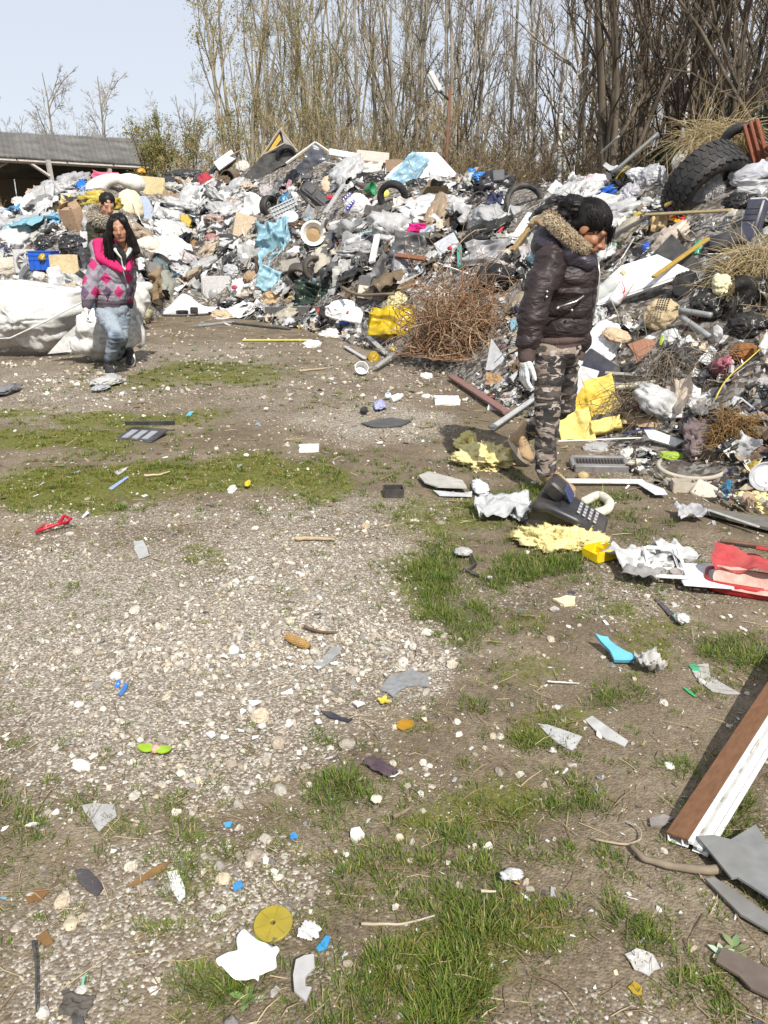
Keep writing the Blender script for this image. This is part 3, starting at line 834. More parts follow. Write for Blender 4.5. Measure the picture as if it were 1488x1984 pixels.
plant('multi','poplar_tree',770,28,'grey three-stemmed tree left of the street lamp',hs=1.05,v=0,rz=.4)
plant('grey','poplar_tree',705,27,'slim leaning grey tree beside the three-stemmed one',hs=.95,v=1)
plant('multi','poplar_tree',900,27,'grey forked tree right behind the street lamp',hs=1.0,v=1)
plant('grey','poplar_tree',975,28,'tall straight grey tree right of the street lamp',hs=1.08,v=1)
plant('multi','broad_tree',1140,24,'brown cluster of thick stems behind the walking woman',hs=1.1,v=1)
plant('birch','birch_tree',1090,21.5,'thin white birch trunk rising straight behind the heap',hs=.62,v=0)
plant('birch','birch_tree',1330,20,'white birch with crooked trunk in the dark wood on the right',hs=1.0,v=1)
plant('birch','birch_tree',1345,23,'second white birch close behind the crooked one',hs=1.05,v=0)
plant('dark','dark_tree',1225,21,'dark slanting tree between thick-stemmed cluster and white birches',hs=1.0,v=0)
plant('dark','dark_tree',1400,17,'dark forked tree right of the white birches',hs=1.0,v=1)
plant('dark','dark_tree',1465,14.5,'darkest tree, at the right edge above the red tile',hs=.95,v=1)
TREEMARK=[(440,'left of the tented panel'),(520,'over the tented panel'),(612,'over the film-draped frame'),(690,'over the pinkish slab'),(760,'just left of the wrapped foam block'),(815,'over the wrapped foam block'),(868,'beside the street lamp'),(930,'over the bright blue bag'),(1010,'over the motorcycle tyre'),(1085,'beside the white-barked trunk'),(1150,'over the hair bun'),(1240,'over the clear bags'),(1320,'over the peaked white bag'),(1380,'over the tractor tyre'),(1465,'over the red tile'),(1560,'beyond the right edge')]
def fill(kind,name,n,px0,px1,y0,y1,desc,group,cat='tree',hs=(.85,1.1)):
 rows=[]
 for k in range(n):
  px=px0+(px1-px0)*(k+rgT.uniform(.1,.9))/n
  rows.append((px,float(rgT.uniform(y0,y1)),float(rgT.uniform(*hs))))
 by={}
 for r_ in rows:by.setdefault(min(TREEMARK,key=lambda q_:abs(q_[0]-r_[0]))[1],[]).append(r_)
 for mark,rs in by.items():
  rs.sort(key=lambda q_:q_[1])
  od=['']if len(rs)==1 else['nearer ','farther ']if len(rs)==2 else['nearest ','second ','third ','fourth ','fifth ','sixth ','seventh ']
  for w_,(px,y,h_)in zip(od,rs):
   plant(kind,name,px,y,w_+desc+' '+mark,cat,group,h_)
fill('grey','bare_tree',14,470,1150,31,46,'slender grey bare tree','bare grey trees of the wood')
fill('tan','budding_tree',7,440,900,33,46,'tan budding tree','tan budding trees of the wood')
fill('multi','bare_tree',6,700,1350,30,42,'many-stemmed brown tree','brown bare trees of the wood')
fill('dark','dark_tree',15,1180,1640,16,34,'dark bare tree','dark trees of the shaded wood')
fill('brush','brown_shrub',36,390,960,24,33,'tan twiggy shrub','tan shrubs behind the heap','shrub',(.9,1.3))
fill('bramble','brown_shrub',30,640,1420,19,28,'brown arching bramble','brown brambles behind the heap','shrub',(.8,1.2))
fill('ever','evergreen_bush',5,1150,1470,18,24,'dark evergreen bush','evergreen bushes behind the heap','bush',(.6,.8))
def wood_mass(name,label,n,px0,px1,y0,y1,c,h=(5,13),seed=1):
 rg=np.random.default_rng(seed)
 px=rg.uniform(px0,px1,n);y=rg.uniform(y0,y1,n);x=(px-744)/FPX*y/1.065
 m=5;t=np.linspace(0,1,m)
 hh=rg.uniform(h[0],h[1],n)
 P=np.zeros((n,m,3))
 lean=rg.normal(0,.10,(n,2))
 P[:,:,0]=x[:,None]+lean[:,:1]*hh[:,None]*t+np.cumsum(rg.normal(0,.09,(n,m)),1)
 P[:,:,1]=y[:,None]+lean[:,1:]*hh[:,None]*t
 P[:,:,2]=hh[:,None]*t-.2
 RR=(rg.uniform(.02,.07,n))[:,None]*(1-t*.8)[None]
 V,F=tubes_np(P,RR,3)
 k=np.repeat(np.arange(n),18);N=len(k)
 tt=rg.uniform(.1,1,N);f=tt*(m-1);i=np.minimum(f.astype(int),m-2);fr=(f-i)[:,None]
 p=P[k,i]*(1-fr)+P[k,i+1]*fr
 a=rg.random(N)*6.28;el=rg.uniform(.3,1.2,N);ln=rg.uniform(.5,2.2,N)*(1.2-.6*tt)
 d=np.stack([np.cos(a)*np.cos(el),np.sin(a)*np.cos(el),np.sin(el)],-1)
 Q=np.stack([p,p+d*ln[:,None]],1)
 V2,F2=tubes_np(Q,np.full((N,2),.008)*np.array([1.3,.7]),3)
 me=make_mesh(name,np.concatenate([V,V2]),[F[0],F2[0]+len(V)],c,False)
 tag(link(name,me),label,'woodland',kind='stuff')
wood_mass('woodland','dense brown mass of the wood far behind the heap',760,400,1150,38,70,T_TAN,(2.5,6),11)
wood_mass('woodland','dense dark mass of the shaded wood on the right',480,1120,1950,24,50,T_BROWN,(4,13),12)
wood_mass('woodland','low grey hedge line far behind the shed',420,-300,460,75,100,T_GREY,(2.5,6),13)
# ================================================================== SHED, LAMP
def shed():
 A=at(-160,294,36);B=at(322,322,44)
 C=at(-160,247,42);D=at(304,271,50)
 o=empty('open_shed',(A[0],A[1],0));O=np.array([A[0],A[1],0])
 m,nt,b=nodes_of('corrugated_fibre')
 tc=nn(nt,'ShaderNodeTexCoord')
 n1=nn(nt,'ShaderNodeTexNoise');n1.inputs['Scale'].default_value=.9;n1.inputs['Detail'].default_value=9;n1.inputs['Roughness'].default_value=.75
 nt.links.new(tc.outputs['Object'],n1.inputs['Vector'])
 r1=ramp(nt,n1.outputs[0],[(.32,(.07,.066,.062)),(.52,(.165,.16,.155)),(.75,(.26,.255,.25))])
 nt.links.new(r1.outputs[0],b.inputs['Base Color']);b.inputs['Roughness'].default_value=.95
 ns,cor=14,16
 for k in range(ns):
  u0,u1=k/ns,(k+1)/ns+.004
  u=np.linspace(u0,u1,cor*4+1)
  Vv=[]
  for v in(0,.5,1):
   P=(A+(B-A)*u[:,None])*(1-v)+(C+(D-C)*u[:,None])*v
   P[:,2]+=.055*np.sin((u-u0)*ns*cor*2*math.pi)+(.012 if k%2 else 0)+(.02 if v==.5 else 0)
   Vv.append(P)
  V=np.concatenate(Vv)-O;n_=len(u)
  V2=V.copy();V2[:,2]-=.012
  i=np.arange(n_-1);F=np.concatenate([np.stack([i,i+1,i+n_+1,i+n_],-1)+r_*n_ for r_ in range(2)])
  if k==ns-1:V[:,2]-=.06;V2[:,2]-=.06
  link('roof_sheet',make_mesh('roof_sheet',np.concatenate([V,V2]),[F,F[:,::-1]+len(V)],m,True),o)
 m_p=mat('metal',(.46,.43,.40),dirt=.5,rough=.7);m_d=mat('wood',(.05,.04,.033))
 def beam(name,p,q_,w,mm):
  g=G();g.tube(np.stack([p,q_])-O,w,4);g.build(name,mm,o)
 beam('eave_beam',A-(0,-.1,.14),B-(0,-.1,.14),.09,m_p)
 for(px,top,y,lean)in((-110,300,36.8,0),(92,305,39.6,12),(210,314,42.0,0),(318,322,43.8,0)):
  p=at(px,top,y);q_=at(px+lean,top,y);q_[2]=-.1
  beam('post',p-(0,0,.1),q_,.12,m_p)
 beam('brace',at(46,308,39.3),at(97,342,39.5),.07,m_p)
 beam('brace',at(24,308,39.1),at(-40,344,38),.07,m_p)
 beam('brace',at(286,326,43.6),at(262,318,43.2),.07,m_p)
 for u in(.15,.35,.55,.75,.95):
  beam('rafter',A+(B-A)*u-(0,0,.12),C+(D-C)*u-(0,0,.12),.06,m_d)
 E=at(-230,300,49.5);Fp=at(300,300,56)
 def quad(name,pts,mm,th):
  P=np.array(pts);n_=norm(np.cross(P[1]-P[0],P[3]-P[0]))*th
  V=np.concatenate([P,P+n_])-O
  link(name,make_mesh(name,V,[np.array([[0,1,2,3],[7,6,5,4],[0,4,5,1],[1,5,6,2],[2,6,7,3],[3,7,4,0]])],mm),o)
 eh=A[2]-.3
 z=lambda p,h:np.array([p[0],p[1],h])
 quad('back_roof',[C-(0,0,.05),D-(0,0,.05),z(Fp,eh+.2),z(E,eh+.2)],m,.03)
 m_w=mat('card',(.17,.14,.10),dirt=.5)
 n_p=9
 for k in range(n_p):
  p,q_=E+(Fp-E)*(k/n_p),E+(Fp-E)*((k+.97)/n_p)
  quad('back_board',[z(p,-.1),z(q_,-.1),z(q_,eh+.8),z(p,eh+.8)],m_w,.05)
 quad('end_wall',[z(B,-.1),z(Fp,-.1),z(Fp,eh),z(B,eh-.1)],m_w,.05)
 tag(o,'long open shed with grey corrugated roof and leaning posts','shed')
shed()
def block_wall():
 p=at(14,440,20);g=empty('low_wall',(p[0],p[1],0))
 mm=mat('stone',(.22,.20,.17),dirt=.5);rg=np.random.default_rng(4)
 for r_ in range(8):
  for k in range(6):
   b_=G();b_.box((-1.6+k*.52+(.26 if r_%2 else 0),0,.12+r_*.24),(.505,.3,.228),bev=.012);b_.build('block',mm,g)
 tag(g,'low weathered block wall at the left edge behind the rubbish','wall')
block_wall()
def lamp():
 Y=21.5
 base=at(862,300,Y);base[2]=0;top=at(872,168,Y)
 o=empty('street_lamp',base);O=base
 m_r=mat('metal',(.15,.065,.04),dirt=.5,rough=.85)
 g=G();g.tube(np.stack([base,base*.5+top*.5+(-.02,0,0),top])-O,[.048,.042,.036],10);g.build('pole',m_r,o,True)
 e1=at(871,194,Y);e2=at(852,176,Y)
 g=G();g.tube(np.stack([e1,e2])-O,.035,8);g.build('arm',mat('metal',(.03,.03,.03)),o,True)
 d=norm(at(838,150,Y)-e2);s=np.array([0,1.,0]);u=np.cross(d,s)
 if u[2]<0:u=-u
 Rm=np.stack([d,s,u],1)
 g=G();g.box(e2+d*.22-O,(.50,.26,.13),T=Rm,bev=.03);h=g.build('lamp_head',mat('plastic',(.62,.62,.60),dirt=.2),o,'auto')
 g=G();g.box(e2+d*.24-u*.085-O,(.40,.22,.06),T=Rm,bev=.02,taper=1);g.build('glass_bowl',mat('plastic',(.45,.47,.48)),h,'auto')
 tag(o,'rusty leaning street lamp with white head before the wood','street lamp')
lamp()
def white_pole():
 Y=19.5
 p=at(1093,348,Y);p[2]=0;q_=at(1089,178,Y)
 m=bark('white_birch_bark',(.05,.045,.04),(.66,.65,.62),9.,True)
 g=G();g.tube(np.stack([p,p*.66+q_*.34+(.02,0,0),p*.3+q_*.7-(.02,0,0),q_])-p,[.06,.055,.05,.035],8)
 o=g.build('bare_pole',m,None,True,loc=p)
 tag(o,'thin straight white-barked trunk standing just behind the heap','tree trunk')
white_pole()
# ================================================================== PEOPLE
def capsule(p0,p1,r0,r1,lvl=2):
 V,F=ICO[lvl]
 p0=np.asarray(p0,float);p1=np.asarray(p1,float)
 ax=p1-p0;L=np.linalg.norm(ax)
 Rm=frame_from_n((ax/max(L,1e-6))[None],np.zeros(1))[0]
 top=V[:,2]>1e-6
 W=V*np.where(top,r1,r0)[:,None]
 W[:,2]+=np.where(top,L,0)
 return W@Rm.T+p0,F
def ellip(c,r,Rm=None,lvl=3):
 V,F=ICO[lvl]
 W=V*np.asarray(r)
 if Rm is not None:W=W@np.asarray(Rm).T
 return W+np.asarray(c),F
def vnormals(me):
 n=np.empty(len(me.vertices)*3,np.float32);me.vertices.foreach_get('normal',n)
 return n.reshape(-1,3)
def organic(name,prims,voxel,smooth,material,parent=None,disp=None,colour=None,origin=(0,0,0)):
 """one continuous skin grown over overlapping limbs and lumps"""
 g=G()
 for pr in prims:
  if pr[0]=='c':V,F=capsule(*pr[1:])
  else:V,F=ellip(*pr[1:])
  g.add(V,[F])
 me0=make_mesh('tmp',np.concatenate(g.V),[np.concatenate(g.F)])
 o=bpy.data.objects.new('tmp',me0);COL.objects.link(o)
 md=o.modifiers.new('r','REMESH');md.mode='VOXEL';md.voxel_size=voxel;md.use_smooth_shade=True
 ms=o.modifiers.new('s','SMOOTH');ms.factor=.6;ms.iterations=smooth
 dg=bpy.context.evaluated_depsgraph_get();dg.update()
 me=bpy.data.meshes.new_from_object(o.evaluated_get(dg))
 bpy.data.objects.remove(o);bpy.data.meshes.remove(me0)
 me.name=name
 n=len(me.vertices)
 co=np.empty(n*3,np.float32);me.vertices.foreach_get('co',co);co=co.reshape(-1,3).astype(float)
 if disp is not None:
  co=co+vnormals(me)*disp(co)[:,None]
 if colour is not None:
  at_=me.attributes.new('Col','FLOAT_COLOR','POINT')
  c4=np.ones((n,4),np.float32);c4[:,:3]=colour(co);at_.data.foreach_set('color',c4.ravel())
 co=co-np.asarray(origin)
 me.vertices.foreach_set('co',co.astype(np.float32).ravel())
 me.update()
 me.polygons.foreach_set('use_smooth',np.ones(len(me.polygons),bool))
 me.materials.clear();me.materials.append(material)
 return link(name,me,parent)
def folds(amp,sx,sz,seed,fine=.4):
 def f(P):
  w=P+.05*np.stack([vnoise(P*6+3,seed),vnoise(P*6+7,seed+1),vnoise(P*6+11,seed+2)],-1)
  a=1-2*np.abs(vnoise(w*np.array([sx,sx,sz]),seed+3))
  b_=1-2*np.abs(vnoise(w*np.array([sx,sx,sz])*2.1+5,seed+4))
  return amp*(a+fine*b_)*.6
 return f
def head_frame(fwd,upish=(0,0,1)):
 f=norm(fwd);r_=norm(np.cross(f,upish));u=np.cross(r_,f)
 return np.stack([r_,f,u],1)
def head_prims(c,H,k=1.0):
 c=np.asarray(c)
 def w(p):return c+H@(np.asarray(p)*k)
 def E(p,r):return('e',w(p),np.asarray(r)*k,H)
 def C(p,q,a,b_):return('c',w(p),w(q),a*k,b_*k)
 pr=[E((0,-.015,.038),(.074,.093,.084)),E((0,.026,-.040),(.060,.062,.072)),E((0,.060,-.095),(.026,.024,.021)),C((0,.08,.02),(0,.112,-.026),.009,.0145),C((-.040,.074,.027),(.040,.074,.027),.013,.013),C((-.021,.083,-.058),(.021,.083,-.058),.008,.008),C((-.018,.082,-.069),(.018,.082,-.069),.009,.009),C((0,.03,-.04),(0,.084,-.05),.045,.020),E((0,-.05,-.03),(.055,.05,.06))]
 for s in(-1,1):
  pr+=[E((.036*s,.052,-.026),(.027,.028,.028)),E((.012*s,.097,-.031),(.010,.011,.008)),E((.031*s,.074,.006),(.016,.011,.010)),E((.076*s,-.012,-.006),(.011,.022,.032)),C((.045*s,.0,-.06),(.02*s,.05,-.095),.02,.02)]
 pr+=[C((0,-.03,-.07),(0,-.045,-.19),.052,.056)]
 return pr
def face_colour(c,H,k,skin,lip=(.36,.13,.10)):
 c=np.asarray(c);skin=np.asarray(skin)
 def f(P):
  q=(P-c)@H/k
  x,y,z=q.T
  col=np.tile(skin,(len(P),1))*(1+.12*vnoise(P*40,3)[:,None])
  front=y>.045
  def blend(m,cc):
   m=np.clip(m,0,1)[:,None]
   return col*(1-m)+np.asarray(cc)*m
  ax=np.abs(x)
  blush=np.exp(-((ax-.036)/.02)**2-((z+.03)/.022)**2)*front*.5
  col=blend(blush,skin*np.array([1.12,.82,.72]))
  lips=np.exp(-(x/.022)**4-((z+.063)/.010)**4)*front
  col=blend(lips,lip)
  col=blend(np.exp(-(x/.020)**4-((z+.0635)/.0026)**2)*front*.8,(.09,.03,.025))
  brow=np.exp(-((ax-.032)/.020)**4-((z-.030-.12*(.032-ax))/.0050)**2)*front
  col=blend(brow,(.03,.02,.016))
  eye=np.exp(-((ax-.031)/.015)**4-((z-.005)/.0038)**2)*front
  col=blend(eye,(.035,.022,.018))
  sock=np.exp(-((ax-.030)/.019)**2-((z-.008)/.014)**2)*front*.35
  col=blend(sock,skin*.6)
  nost=np.exp(-((ax-.010)/.005)**2-((z+.038)/.004)**2)*(y>.08)*.8
  col=blend(nost,skin*.25)
  fold=np.exp(-((ax-.030-.25*(-.04-z))/.004)**2)*((z<-.03)&(z>-.075))*front*.35
  return blend(fold,skin*.6)
 return f
m_skin=mat_col('skin',.5,.4,30,.12,.06,90)
m_hair=nodes_of('dark_hair')
_m,nt,b=m_hair
b.inputs['Base Color'].default_value=(.010,.008,.008,1);b.inputs['Roughness'].default_value=.5;b.inputs['Specular IOR Level'].default_value=.22
m_hair=_m
def strands(name,roots,dirs,length,r_,parent,material,origin,seed=0,droop=.5,curl=.02,sides=3):
 rg=np.random.default_rng(seed)
 n=len(roots);m=4
 P=np.zeros((n,m,3));P[:,0]=roots
 d=norm(dirs)
 for k in range(1,m):
  d=norm(d+np.array([0,0,-droop])/m+rg.normal(0,curl*8,(n,3))/m)
  P[:,k]=P[:,k-1]+d*(length/(m-1))[:,None]
 V,F=tubes_np(P,r_*np.ones((n,1))*np.array([1,.9,.7,.25])[None],sides)
 return tag(link(name,make_mesh(name,V-np.asarray(origin),F,material,True),parent),kind='stuff')
def cap_strands(name,hc,H,k,c0,rad,front,back,n,r_,parent,material,origin,seed,side=1.0):
 """combed strands lying over the skull from the hairline to a gathering point"""
 rg=np.random.default_rng(seed);m=7;P=np.zeros((n,m,3))
 a=norm(np.array(front)+rg.normal(0,1,(n,3))*np.array([1.0,.35,.55]));b_=norm(np.array(back)+rg.normal(0,.25,(n,3)))
 for j in range(m):
  t=j/(m-1);d=norm(a*(1-t)+b_*t+rg.normal(0,.02,(n,3)))
  q=np.array(c0)+d*np.array(rad)*(1.03+.05*rg.random((n,1))*np.sin(t*3.1))
  P[:,j]=np.asarray(hc)+(q*k)@H.T
 V,F=tubes_np(P,np.full((n,m),r_),3)
 return tag(link(name,make_mesh(name,V-np.asarray(origin),F,material,True),parent),kind='stuff')
def glove(name,wrist,d,palm_n,size,parent,origin,curl=.35,thumb_side=1,mat_=None,seed=0):
 """palm, four unequal bent fingers and a thumb leaving the side of the palm"""
 wrist=np.asarray(wrist,float);d=norm(d);n_=norm(np.asarray(palm_n)-np.dot(palm_n,d)*d);s=np.cross(n_,d)*thumb_side
 k=size/.18
 pr=[('c',wrist-d*.03*k,wrist+d*.02*k,.031*k,.033*k)]
 L=[.070,.080,.074,.058]
 for i,(off,ln)in enumerate(zip((.030,.010,-.010,-.029),L)):
  kn=wrist+d*(.088-.004*abs(i-1))*k+s*off*k
  pr.append(('c',wrist+d*.012*k+s*off*.6*k,kn,.017*k,.0135*k))
  a=curl*(1+.12*i);p=kn
  for seg,fr in enumerate((.44,.31,.25)):
   a2=a*(.55+.75*seg)
   dd=norm(d*math.cos(a2)+n_*math.sin(a2)+s*(.10-.07*i))
   q_=p+dd*ln*fr*k
   pr.append(('c',p,q_,(.0115-.001*seg)*k,(.0105-.001*seg)*k));p=q_
 tb=wrist+d*.022*k+s*.028*k
 t1=tb+norm(d*.75+s*.62+n_*.25)*.042*k
 t2=t1+norm(d*.9+s*.25+n_*.35)*.030*k
 t3=t2+norm(d*.95+s*.05+n_*.45)*.024*k
 pr+=[('c',tb,t1,.016*k,.0135*k),('c',t1,t2,.0125*k,.0115*k),('c',t2,t3,.0112*k,.0095*k)]
 return organic(name,pr,.0042*k,2,mat_,parent,folds(.0018*k,40,60,seed),None,origin)
M_GLOVE=mat('cloth',(.74,.74,.73),dirt=.18)
def satin(name,c,rough=.36):
 m,nt,b=nodes_of(name)
 tc=nn(nt,'ShaderNodeTexCoord')
 n1=nn(nt,'ShaderNodeTexNoise');n1.inputs['Scale'].default_value=7;n1.inputs['Detail'].default_value=5
 nt.links.new(tc.outputs['Object'],n1.inputs['Vector'])
 r1=ramp(nt,n1.outputs[0],[(.3,tuple(k*.7 for k in c)),(.7,tuple(k*1.3 for k in c))])
 nt.links.new(r1.outputs[0],b.inputs['Base Color'])
 b.inputs['Roughness'].default_value=rough;b.inputs['Specular IOR Level'].default_value=.35
 mp=nn(nt,'ShaderNodeMapping');mp.inputs['Scale'].default_value=(1,1,2.2);nt.links.new(tc.outputs['Object'],mp.inputs[0])
 n2=nn(nt,'ShaderNodeTexNoise');n2.inputs['Scale'].default_value=13;n2.inputs['Detail'].default_value=3;n2.inputs['Distortion'].default_value=1.2
 nt.links.new(mp.outputs[0],n2.inputs['Vector'])
 bu=nn(nt,'ShaderNodeBump');bu.inputs['Strength'].default_value=.6;bu.inputs['Distance'].default_value=.02
 nt.links.new(n2.outputs[0],bu.inputs['Height']);nt.links.new(bu.outputs[0],b.inputs['Normal'])
 return m
def camo():
 m,nt,b=nodes_of('camouflage_cloth')
 tc=nn(nt,'ShaderNodeTexCoord')
 mp=nn(nt,'ShaderNodeMapping');mp.inputs['Scale'].default_value=(1.0,1.0,2.3);nt.links.new(tc.outputs['Object'],mp.inputs[0])
 def layer(sc_,seed,lo,hi):
  mv=nn(nt,'ShaderNodeVectorMath',operation='ADD');mv.inputs[1].default_value=(seed,seed*2.3,seed*.7);nt.links.new(mp.outputs[0],mv.inputs[0])
  n=nn(nt,'ShaderNodeTexNoise');n.inputs['Scale'].default_value=sc_;n.inputs['Detail'].default_value=2.5;n.inputs['Distortion'].default_value=.8
  nt.links.new(mv.outputs[0],n.inputs['Vector'])
  return ramp(nt,n.outputs[0],[(lo,(0,0,0)),(hi,(1,1,1))]).outputs[0]
 base=(.062,.050,.043)
 a=mixc(nt,layer(8,3,.47,.485),base,(.022,.019,.018))
 c=mixc(nt,layer(9,8,.55,.565),a,(.23,.18,.145))
 d=mixc(nt,layer(15,14,.585,.60),c,(.34,.295,.255))
 nt.links.new(d,b.inputs['Base Color']);b.inputs['Roughness'].default_value=.85
 n2=nn(nt,'ShaderNodeTexNoise');n2.inputs['Scale'].default_value=25;nt.links.new(tc.outputs['Object'],n2.inputs['Vector'])
 bu=nn(nt,'ShaderNodeBump');bu.inputs['Strength'].default_value=.4;bu.inputs['Distance'].default_value=.02
 nt.links.new(n2.outputs[0],bu.inputs['Height']);nt.links.new(bu.outputs[0],b.inputs['Normal'])
 return m
def shoe(name,heel,toe,ankle,wd,up,parent,origin,m_up,m_sole,seed=0,boot=False,m_lace=None):
 heel,toe,ankle=map(lambda v:np.asarray(v,float),(heel,toe,ankle))
 d=norm(toe-heel);L=np.linalg.norm(toe-heel);s=norm(np.cross(d,up));u=np.cross(s,d)
 Rm=np.stack([d,s,u],1)
 pr=[('e',heel+d*.20*L+u*.045,(.24*L,wd*.9,.05),Rm),('e',heel+d*.72*L+u*.030,(.30*L,wd,.036),Rm),('c',heel+d*.22*L+u*.05,ankle,wd*.85,wd*.92),('c',heel+d*.3*L+u*.075,toe-d*.25*L+u*.035,wd*.75,wd*.7)]
 if boot:pr.append(('c',ankle,ankle+norm(ankle-heel-d*.2*L)*.03,wd*1.0,wd*1.02))
 o=organic(name,pr,.006,2,m_up,parent,folds(.003,18,22,seed),None,origin)
 g=G()
 n=18;a=np.linspace(0,6.283,n,endpoint=False)
 px_=.5*L+np.cos(a)*.52*L;py_=np.sin(a)*wd*(1.02+.16*np.cos(a));
 g.prism(np.stack([px_,py_],-1),.030,z0=-.004)
 V=np.concatenate(g.V)@Rm.T+heel-np.asarray(origin)
 byk=[f for f in g.F]
 link('sole',make_mesh('sole',V,byk,m_sole),o)
 if m_lace is not None:
  g=G()
  for k in range(5):
   c0=heel+d*(.34+.075*k)*L+u*(.112-.011*k)
   g.tube(np.stack([c0-s*wd*.55-u*.012,c0+u*.004+d*.01,c0+s*wd*.55-u*.012+d*.016]),.0032,5)
  g.V=[v-np.asarray(origin)for v in g.V]
  g.build('laces',m_lace,o,True)
 return o
# ================================================================== SINGLE PIECES OF RUBBISH
W_=(.80,.80,.80);OFFW=(.70,.67,.60);CREAM=(.70,.60,.42);BLK=(.016,.016,.018);DGR=(.07,.07,.075);GRY=(.33,.33,.34);LGR=(.52,.52,.53);TAN=(.50,.38,.24);CARD=(.42,.30,.18)
BLUE=(.02,.16,.55);SKYB=(.28,.52,.66);NAVY=(.018,.025,.07);YEL=(.68,.50,.03);FOAM=(.74,.55,.14);WOOL=(.74,.64,.30);RED=(.52,.02,.025);PINK=(.60,.10,.22);GREEN=(.02,.22,.09);BROWN=(.16,.09,.055);TILE=(.36,.12,.065);TEAL=(.08,.38,.36);WOODC=(.40,.29,.15);RUST=(.30,.16,.05)
_uid=[0]
def nxt():
 _uid[0]+=1
 return _uid[0]
CAMP=np.array([0,0,HC]);LAST=[0,0]
def keep(w,h,px=None,py=None):
 CLEAR.append((LAST[0]if px is None else px,LAST[1]if py is None else py,w,h))
def spot(px,py,roll=0.0,face=.55,lift=0.0,flat=False,tip=0.0):
 """matrix of a piece lying at a pixel's place on the heap (or flat on the yard); local x right, y up the slope, z out of it"""
 p=hit(px,py)
 if flat:
  n=surf_n(p[None,0],p[None,1],.3)[0]
  n=norm(n*.5+np.array([0,0,1.])*.5)
  x=norm(np.cross(np.array([0,1.,0]),n))
 else:
  n=surf_n(p[None,0],p[None,1],.45)[0]
  n=norm(n*(1-face)+norm(CAMP+np.array([0,0,.4])-p)*face)
  x=norm(np.cross(np.array([0,0,1.]),n))
 y=np.cross(n,x)
 c,s=math.cos(R(roll)),math.sin(R(roll))
 X=x*c+y*s;Y=-x*s+y*c
 if tip:
  c,s=math.cos(R(tip)),math.sin(R(tip))
  Y,n=Y*c+n*s,-Y*s+n*c
 fwd=(p[1]*CT-(p[2]-HC)*ST)
 k=fwd/FPX
 LAST[:]=[px,py]
 return mat4(np.stack([X,Y,n],1),p+n*lift),k,p
def dep(p):
 return max(.12,math.sin(math.atan2(HC-p[2],math.hypot(p[0],p[1]))))
def mesh_item(name,V,faces,m,M,label,cat=None,smooth=False,col=None,group=None):
 o=link(name,make_mesh(name,V,faces,m,smooth,col),None,None,M)
 tag(o,label,cat or ' '.join(name.split('_')[-2:]),group)
 return o
def bag(name,px,py,w,h,c,label,kind='film',th=.5,roll=0,lvl=3,amp=.55,freq=2.2,face=.55,lift=.02,flat=False,cat=None,smooth=True,seed=None):
 s=nxt()if seed is None else seed
 M,k,p=spot(px,py,roll,face,0,flat);keep(w,h)
 hh=h*k/(dep(p)if flat else 1)
 V,F=crumple_blob(lvl,s,1.0,amp,freq)
 ext=np.ptp(V,axis=0)
 t=th*min(w,h if not flat else w)*k
 V=V/ext*np.array([w*k,hh,t])
 V[:,2]+=t*.18+lift
 return mesh_item(name,V,[F],mat(kind,c),M,label,cat,smooth)
def sheet(name,px,py,w,h,c,label,kind='film',roll=0,amp=.16,freq=2.4,n=20,face=.6,lift=.05,flat=False,fold=.15,ragged=.22,cat=None,tip=0,th=0):
 s=nxt()
 M,k,p=spot(px,py,roll,face,0,flat,tip);keep(w,h)
 hh=h*k/(dep(p)if flat else 1)
 V,F=crumple_sheet(n,s,amp,freq,ragged,fold)
 V[:,2]-=V[:,2].min()if flat else 0
 V=V*np.array([w*k,hh,min(w*k,hh)])
 V[:,2]+=lift
 nv=len(V);V2=V-np.array([0,0,max(.002,.012*w*k,th)])
 i=np.arange(n-1)
 rim=np.concatenate([np.stack([i,i+1],-1),np.stack([i*n+n-1,(i+1)*n+n-1],-1),np.stack([(n-1)*n+i+1,(n-1)*n+i],-1),np.stack([(i+1)*n,i*n],-1)])
 RF=np.stack([rim[:,0],rim[:,0]+nv,rim[:,1]+nv,rim[:,1]],-1)
 return mesh_item(name,np.concatenate([V,V2]),[F,F[:,::-1]+nv,RF],mat(kind,c),M,label,cat,True)
def slab(name,px,py,w,h,t,c,label,kind='plastic',roll=0,face=.6,lift=.04,flat=False,tip=0,cat=None,bev=.012,jag=0.0):
 M,k,p=spot(px,py,roll,face,0,flat,tip);keep(w,h)
 hh=h*k/(dep(p)if flat else 1)
 g=G()
 if jag>0:
  rg=np.random.default_rng(nxt());pts=[]
  for(a,b_)in(((-.5,-.5),(.5,-.5)),((.5,-.5),(.5,.5)),((.5,.5),(-.5,.5)),((-.5,.5),(-.5,-.5))):
   for u in np.linspace(0,1,5)[:-1]:
    q_=np.array(a)*(1-u)+np.array(b_)*u
    pts.append(q_*(1+rg.uniform(-jag,jag*.4)))
  g.prism(np.array(pts)*np.array([w*k,hh]),t*k,z0=lift)
 else:
  g.box((0,0,lift+t*k/2),(w*k,hh,max(t*k,.004)),bev=min(bev,t*k*.35))
 o=g.build(name,mat(kind,c),None,'auto' if not jag else False,M)
 return tag(o,label,cat or ' '.join(name.split('_')[-2:]))
